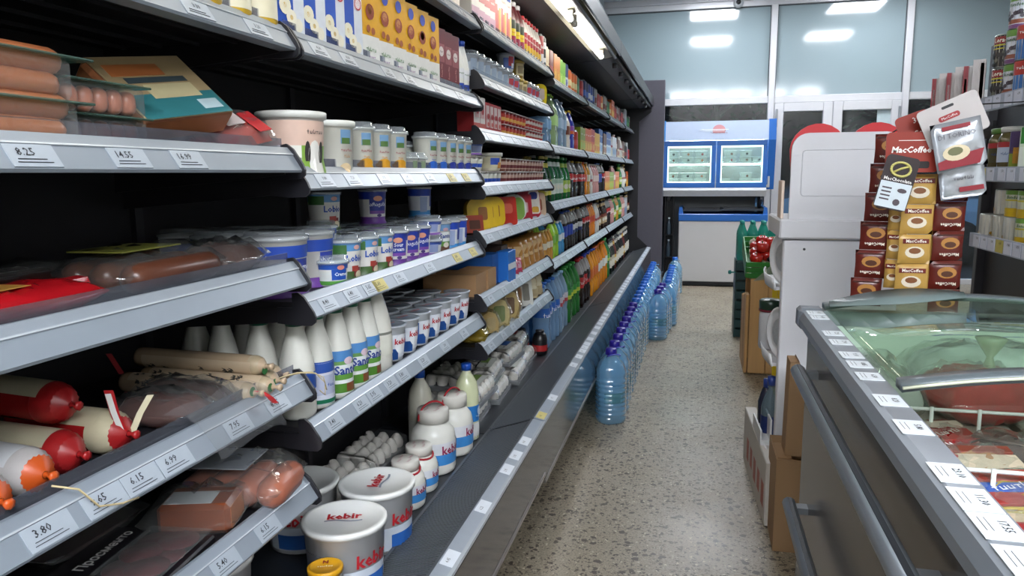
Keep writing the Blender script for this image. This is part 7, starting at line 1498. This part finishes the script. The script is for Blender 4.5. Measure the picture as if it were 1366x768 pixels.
K = {
 'water15': (pet(.046, .325, '#a8cdea', '#2a62b4', '#2f6fc4', True, '#4', lz=(.50, .64)), 'water_bottle', 'blue-tinted water bottle with blue label', 'bottle'),
 'water15w': (pet(.046, .325, '#bcd8ee', '#c9c3cc', '#9cc3e2', True, None, lz=(.46, .62), lab2='#b0424c'), 'water_bottle', 'clear water bottle with red-white label', 'bottle'),
 'water5': (pet(.060, .215, '#8fb8dc', '#6f9cc8', '#c9d6e2', True, None), 'water_bottle', 'wide ribbed blue water bottle', 'bottle'),
 'water1': (pet(.040, .265, '#a9c4dc', '#8fa8c4', '#8fa0c0', True, None), 'water_bottle', 'slim pale blue water bottle', 'bottle'),
 'lime1': (pet(.042, .275, '#c3dcae', '#9cc27a', '#8cc43c', True, None), 'water_bottle', 'clear green-tinted bottle with lime cap', 'bottle'),
 'green2': (pet(.055, .325, '#3fa84c', '#2f8c3a', '#2f9a3c', True, None, lz=(.44, .62), lab2='#b4c83c'), 'soda_bottle', 'big bright green soda bottle', 'bottle'),
 'cola15': (pet(.046, .320, '#1c0f0d', '#b01c22', '#b01c22', False, '#4', lz=(.42, .64)), 'cola_bottle', 'cola bottle with red label and cap', 'bottle'),
 'colab': (pet(.046, .320, '#1c0f0d', '#1c1c20', '#2a3aa0', False, None, lz=(.42, .60), lab2='#b01c22'), 'cola_bottle', 'dark cola bottle with blue cap', 'bottle'),
 'orange15': (pet(.046, .320, '#d0861a', '#c8661c', '#2f49a8', False, None, fill=1, waist=.78), 'soda_bottle', 'bright orange soda bottle with narrow waist', 'bottle'),
 'orangew': (pet(.046, .320, '#c97a18', '#cfd0c8', '#c9621c', False, None, fill=1), 'soda_bottle', 'orange drink bottle with white label', 'bottle'),
 'cola05y': (pet(.034, .225, '#1c0f0d', '#b01c22', '#c9a828', False, '#4', lz=(.44, .64)), 'cola_bottle', 'small cola bottle with yellow cap', 'bottle'),
 'cola05': (pet(.034, .225, '#1c0f0d', '#b01c22', '#17171a', False, '#4', lz=(.50, .66)), 'cola_bottle', 'small cola bottle with red label', 'bottle'),
 'pepsi05': (pet(.034, .225, '#17100f', '#1c3a9a', '#2a50b4', False, None, lz=(.36, .64)), 'cola_bottle', 'small dark bottle with deep blue label', 'bottle'),
 'pepsiw': (pet(.034, .225, '#17100f', '#c3c6c8', '#c9a83c', False, None, lz=(.36, .60), lab2='#1c2a5a'), 'cola_bottle', 'small dark bottle with silver label', 'bottle'),
 'orange05': (pet(.034, .225, '#cf7a16', '#b8421c', '#b8421c', False, None, fill=1), 'soda_bottle', 'small orange soda bottle', 'bottle'),
 'lemon05': (pet(.030, .19, '#9ac83a', '#6fae3a', '#c9bd4a', False, None, fill=1), 'soda_bottle', 'small lime green soda bottle', 'bottle'),
 'babyfood': (pet(.026, .16, '#c08a3c', '#cfc8b0', '#cbbf6a', False, None, fill=1), 'juice_bottle', 'little amber bottle with yellow cap', 'bottle'),
 'bluew': (pet(.028, .18, '#3f8fc0', '#c9d3da', '#d0d6da', False, None, fill=1), 'juice_bottle', 'little blue and white bottle', 'bottle'),
 'purple05': (pet(.036, .235, '#2a3494', '#7a3a94', '#cfae22', False, None, fill=1, lab2='#c05a2c'), 'juice_bottle', 'purple-blue bottle with yellow cap', 'bottle'),
 'choco05': (pet(.034, .22, '#c9c3bc', '#6b3a28', '#cfae22', False, None, fill=1, lz=(.40, .62)), 'milk_drink', 'white and brown bottle with yellow cap', 'bottle'),
 'tea05': (pet(.034, .225, '#b8862a', '#c9c9b4', '#d8d8d0', False, None, fill=1), 'tea_bottle', 'amber tea bottle with pale label', 'bottle'),
 'pink05': (pet(.034, .215, '#c08a86', '#d3bcb4', '#c9c0b8', False, None, fill=1), 'juice_bottle', 'pink bottle with cream label', 'bottle'),
 'white05': (pet(.032, .215, '#cfccc4', '#b8b4b8', '#c9c4bc', False, None, fill=1, lab2='#8c3a44'), 'milk_drink', 'white drink bottle with maroon label', 'bottle'),
 'gbeer': (glass(.032, .235, '#123a1e', '#c9bf4a', '#c9bf6a', '#b8b04a'), 'beer_bottle', 'green glass bottle with yellow label', 'bottle'),
 'gwater': (glass(.036, .245, '#1f5d3a', '#c3cfc8', '#c9d3d6', '#8fae9a'), 'mineral_water_bottle', 'green glass bottle with white label', 'bottle'),
 'gsoda': (glass(.034, .240, '#1c6a34', '#9ab848', '#3a8f4a'), 'soda_bottle', 'green bottle with lime label', 'bottle'),
 'bbeer': (glass(.030, .235, '#2a1710', '#b9a078', '#b09a5c', '#7a3a2a'), 'beer_bottle', 'brown glass bottle with tan label', 'bottle'),
 'wine': (glass(.036, .300, '#0f1a12', '#cfcabc', '#2a2a2c', '#b0a890'), 'lemonade_bottle', 'dark green glass bottle with cream label', 'bottle'),
 'winew': (glass(.036, .300, '#141416', '#d3d1ca', '#d0ccc0', '#c9c5b8'), 'lemonade_bottle', 'black glass bottle with white label', 'bottle'),
 'rose': (glass(.036, .300, '#5a2420', '#c9a03c', '#c9c4b8'), 'lemonade_bottle', 'amber glass bottle with gold label', 'bottle'),
 'jor': (jb(.060, .165, '#c2571a', '#c98a1c', '#d8b03c', '#4'), 'juice_carton', 'orange juice carton', 'carton'),
 'jgr': (jb(.060, .160, '#7a8f24', '#b0a42a', '#9ac04a', '#4'), 'juice_carton', 'olive green juice carton', 'carton'),
 'jred': (jb(.062, .175, '#a82c22', '#c8541c', '#d8a04c', '#4'), 'juice_carton', 'red and orange juice carton', 'carton'),
 'jye': (jb(.058, .160, '#c99a1c', '#d0b03c', '#c86a1c', None), 'juice_carton', 'yellow juice carton', 'carton'),
 'jbl': (jb(.062, .200, '#27508f', '#b9c3cc', '#6f94bc', '#4'), 'milk_carton', 'blue and silver carton', 'carton'),
 'jwh': (jb(.060, .185, '#b9bcc0', '#8f98a4', '#5a7aa8', None), 'milk_carton', 'silver-white carton', 'carton'),
 'jbr': (jb(.058, .180, '#5d3a2c', '#c3b49a', '#8a2f2c', None), 'milk_carton', 'brown and beige carton', 'carton'),
 'jta': (jb(.066, .15, '#b8a684', '#c9bb9a', '#a87a4c', None), 'juice_carton', 'tan paper carton', 'carton'),
 'jdr': (jb(.050, .150, '#6b1d1e', '#8a2a28', '#a8483c', None), 'juice_carton', 'dark red carton', 'carton'),
 'jbo': (jb(.050, .150, '#c8761a', '#c98a1c', '#d8a83c', None), 'juice_carton', 'plain orange carton', 'carton'),
 'jli': (jb(.050, .145, '#6fae2a', '#8fc43c', '#b8d86a', None), 'juice_carton', 'lime green carton', 'carton'),
 'jnv': (jb(.050, .145, '#1f2f6a', '#c9ccd4', '#3a55a8', None), 'juice_carton', 'navy and white carton', 'carton'),
 'cor': (cn(.036, .135, '#c8641c', '#d0c08a'), 'drink_can', 'orange and cream can', 'can'),
 'cgr': (cn(.033, .13, '#2f6a44', '#4f8a5c'), 'drink_can', 'dark green can', 'can'),
 'cre': (cn(.033, .13, '#9a2a2a', '#b0484a'), 'drink_can', 'brick red can', 'can'),
 'cbl': (cn(.033, .145, '#1f3f8c', '#b8bcc6'), 'drink_can', 'blue and silver can', 'can'),
 'cnv': (cn(.033, .145, '#1c2a5a', '#2f55a8'), 'drink_can', 'navy blue can', 'can'),
 'cbk': (cn(.030, .15, '#1d1d20', '#7a2428'), 'drink_can', 'black and red can', 'can'),
 'csi': (cn(.030, .15, '#8d8a86', '#6b3a34'), 'drink_can', 'dull silver can', 'can'),
 'cor2': (cn(.030, .15, '#b0703a', '#3f6a3c'), 'drink_can', 'copper and green can', 'can'),
}
ORD = {1: 'top shelf', 2: 'second shelf', 3: 'third shelf', 4: 'fourth shelf', 5: 'base deck'}; BN = dict(D='first', E='second', F='third', G='last')
PLAN = {
 'D1': 'jta2 jdr2 jbo3 jli3 jnv2 cor4 cgr3 cre2', 'E1': 'cre2 cnv3 cbl3 cnv2 csi2 cre3 cor2 cgr3 jdr2', 'F1': 'csi3 cgr3 cor2 jor3 cre3 csi3 jdr2 cbk2', 'G1': 'cre3 csi3 jwh3 cgr4 csi4',
 'D2': 'water5+2 lime1+2 water1+3 choco05+2 purple05+2 cre2', 'E2': 'jgr3 jor4 jred3 jye4 jbl3', 'F2': 'jbr3 jbl4 white05+3 jwh4 pink05+2 jbr3', 'G2': 'white05+3 jbr3 cbk4 jwh2 cre3',
 'D3': 'gbeer+3 gwater+5 gsoda+3 cola05+2 cola05y+2', 'E3': 'cola05y+3 orange05+2 tea05+2 white05+2 pink05+4 pepsi05+3', 'F3': 'cola05+2 jor5 jgr4 pink05+3 jor4', 'G3': 'gsoda+3 white05+4 bbeer+3 jor3',
 'D4': 'babyfood+4 lemon05+3 bluew+3 pepsi05+4 pepsiw+3', 'E4': 'pepsiw+2 cola05+4 orange05+5 white05+3 bbeer+2', 'F4': 'bbeer+4 cola05+4 pink05+4 gsoda+3 tea05+3', 'G4': 'gsoda+3 pink05+4 jwh4 bbeer+4',
 'D5': 'water15+4 water15w+3 green2+4', 'E5': 'cola15+3 colab+2 orange15+4 orangew+3', 'F5': 'orangew+3 green2+2 wine+5 rose+2 wine+4', 'G5': 'winew+4 rose+3 winew+6'}
import re
KP = {}
for pk_, seq in PLAN.items():
    bay, n = pk_[0], int(pk_[1]); y0, y1 = BAYS[bay]; z = DECK if n == 5 else dz(bay, n); y = y0+.012; used = {}
    for tok in seq.split():
        k, cnt = re.match(r'(.+?)\+?(\d)$', tok).groups() if '+' in tok else re.match(r'(.+?)(\d)$', tok).groups(); cnt = int(cnt)
        (proto, wd), name, desc, cat = K[k]
        for i in range(cnt):
            if y+wd > y1-.006: break
            x = (-.700 if n == 5 else XS-.040)-wd/2
            used[k] = 1
            put(proto, name, '%s on the %s of the %s drinks bay' % (desc, ORD[n], BN[bay]), cat, (x-.004*((i*5) % 3), y+wd/2, z), 1.45 if cat == 'carton' else .85+.1*((i*3) % 4-1.5), '%s, %s, %s drinks bay' % (desc, ORD[n], BN[bay]))
            y += wd+.004
    # second row, glimpsed between the front ones
    if bay == 'D' and n in (3, 4, 5):
        y = y0+.05
        for tok in seq.split()[::1]:
            k = re.match(r'(.+?)\+?(\d)$', tok).group(1); (proto, wd), name, desc, cat = K[k]
            for i in range(2):
                if y+wd > y1-.01: break
                put(proto, name, '%s, second row, %s, %s drinks bay' % (desc, ORD[n], BN[bay]), cat, ((-.700 if n == 5 else XS-.040)-wd*1.5-.02, y+wd/2, z), .7, 'second row %s %s' % (desc, ORD[n])); y += wd+.01
# ================================================================ BIG WATER BOTTLES ON THE FLOOR
def jug(cap):
    R, Hh = .076, .375; prof = [(R*.90, 0), (R*.98, .010)]
    for i in range(9): z = .02+.024*i; prof += [(R, z), (R, z+.014), (R*.925, z+.019)]
    prof += [(R, .245), (R*.97, .270), (R*.80, .305), (R*.50, .332), (.026, .344), (.024, .352)]
    P = [('bottle_body', MB().lathe(prof, 20, oval=2.6).mesh('bottle_body', film('#d9f0fc', .60, .06, bodycol='#9fd4f6', bump=1.0, scale=38, gain=3.0)))]
    lab = MB(); band(lab, R, .110, .165, -.8, .8, 20, .003); P.append(('label', lab.mesh('label', film('#c6e2ee', .6, .15, bodycol='#7fb49c'))))
    t = MB(); put_text(t, '#7', .016, wrap=R, z=.205, lift=.004, bold=.01); P.append(('embossed_lettering', t.mesh('embossed_lettering', film('#7fb0d4', .5, .2, bodycol='#4f8cb4'))))
    P.append(('cap', MB().lathe([(.027, .346), (.029, .350), (.028, .376), (.024, .380), (0, .380)], 14).mesh('cap', mat(cap, .35, var=.05))))
    hd = [(.034*math.cos(a), -.030-.052*math.sin(a)*.6, .344+.016*math.sin(a)) for a in [PI*k/10 for k in range(11)]]
    P.append(('handle', MB().tube(hd, .0035, 6).mesh('handle', mat('#5fa6dc' if cap != '#2a1f8c' else '#4a56b4', .3)))); return P
jp = jug('#2a1f8c'); jl = jug('#1f62c0')
G1 = 'purple-capped water jugs in the row along the cabinet'
for i in range(9): put(jp, 'water_jug', 'large blue water jug with purple cap in the row along the cabinet foot', 'bottle', (-.392, 3.70+.172*i, 0), .5+.3*(i % 3), G1)
for i in range(14): put(jl, 'water_jug', 'large blue water jug with sky blue cap in the row along the cabinet foot', 'bottle', (-.388, 5.26+.172*i, 0), .5+.3*(i % 3), 'sky blue capped jugs along the cabinet')
for i in range(3): put(jp, 'water_jug', 'large blue water jug with purple cap in the short outer row', 'bottle', (-.258+.010*i, 5.70+.172*i, 0), .4, 'purple-capped jugs in the outer row')
for i in range(7): put(jl, "water_jug", "large blue water jug with sky blue cap behind the outer purple-capped ones", "bottle", (-.20, 6.24+.174*i, 0), .4, "sky blue capped jugs in the outer row")
put(jl, 'water_jug', 'large blue water jug standing alone against the white chest freezer', 'bottle', (-.19, 7.95, 0), .4)
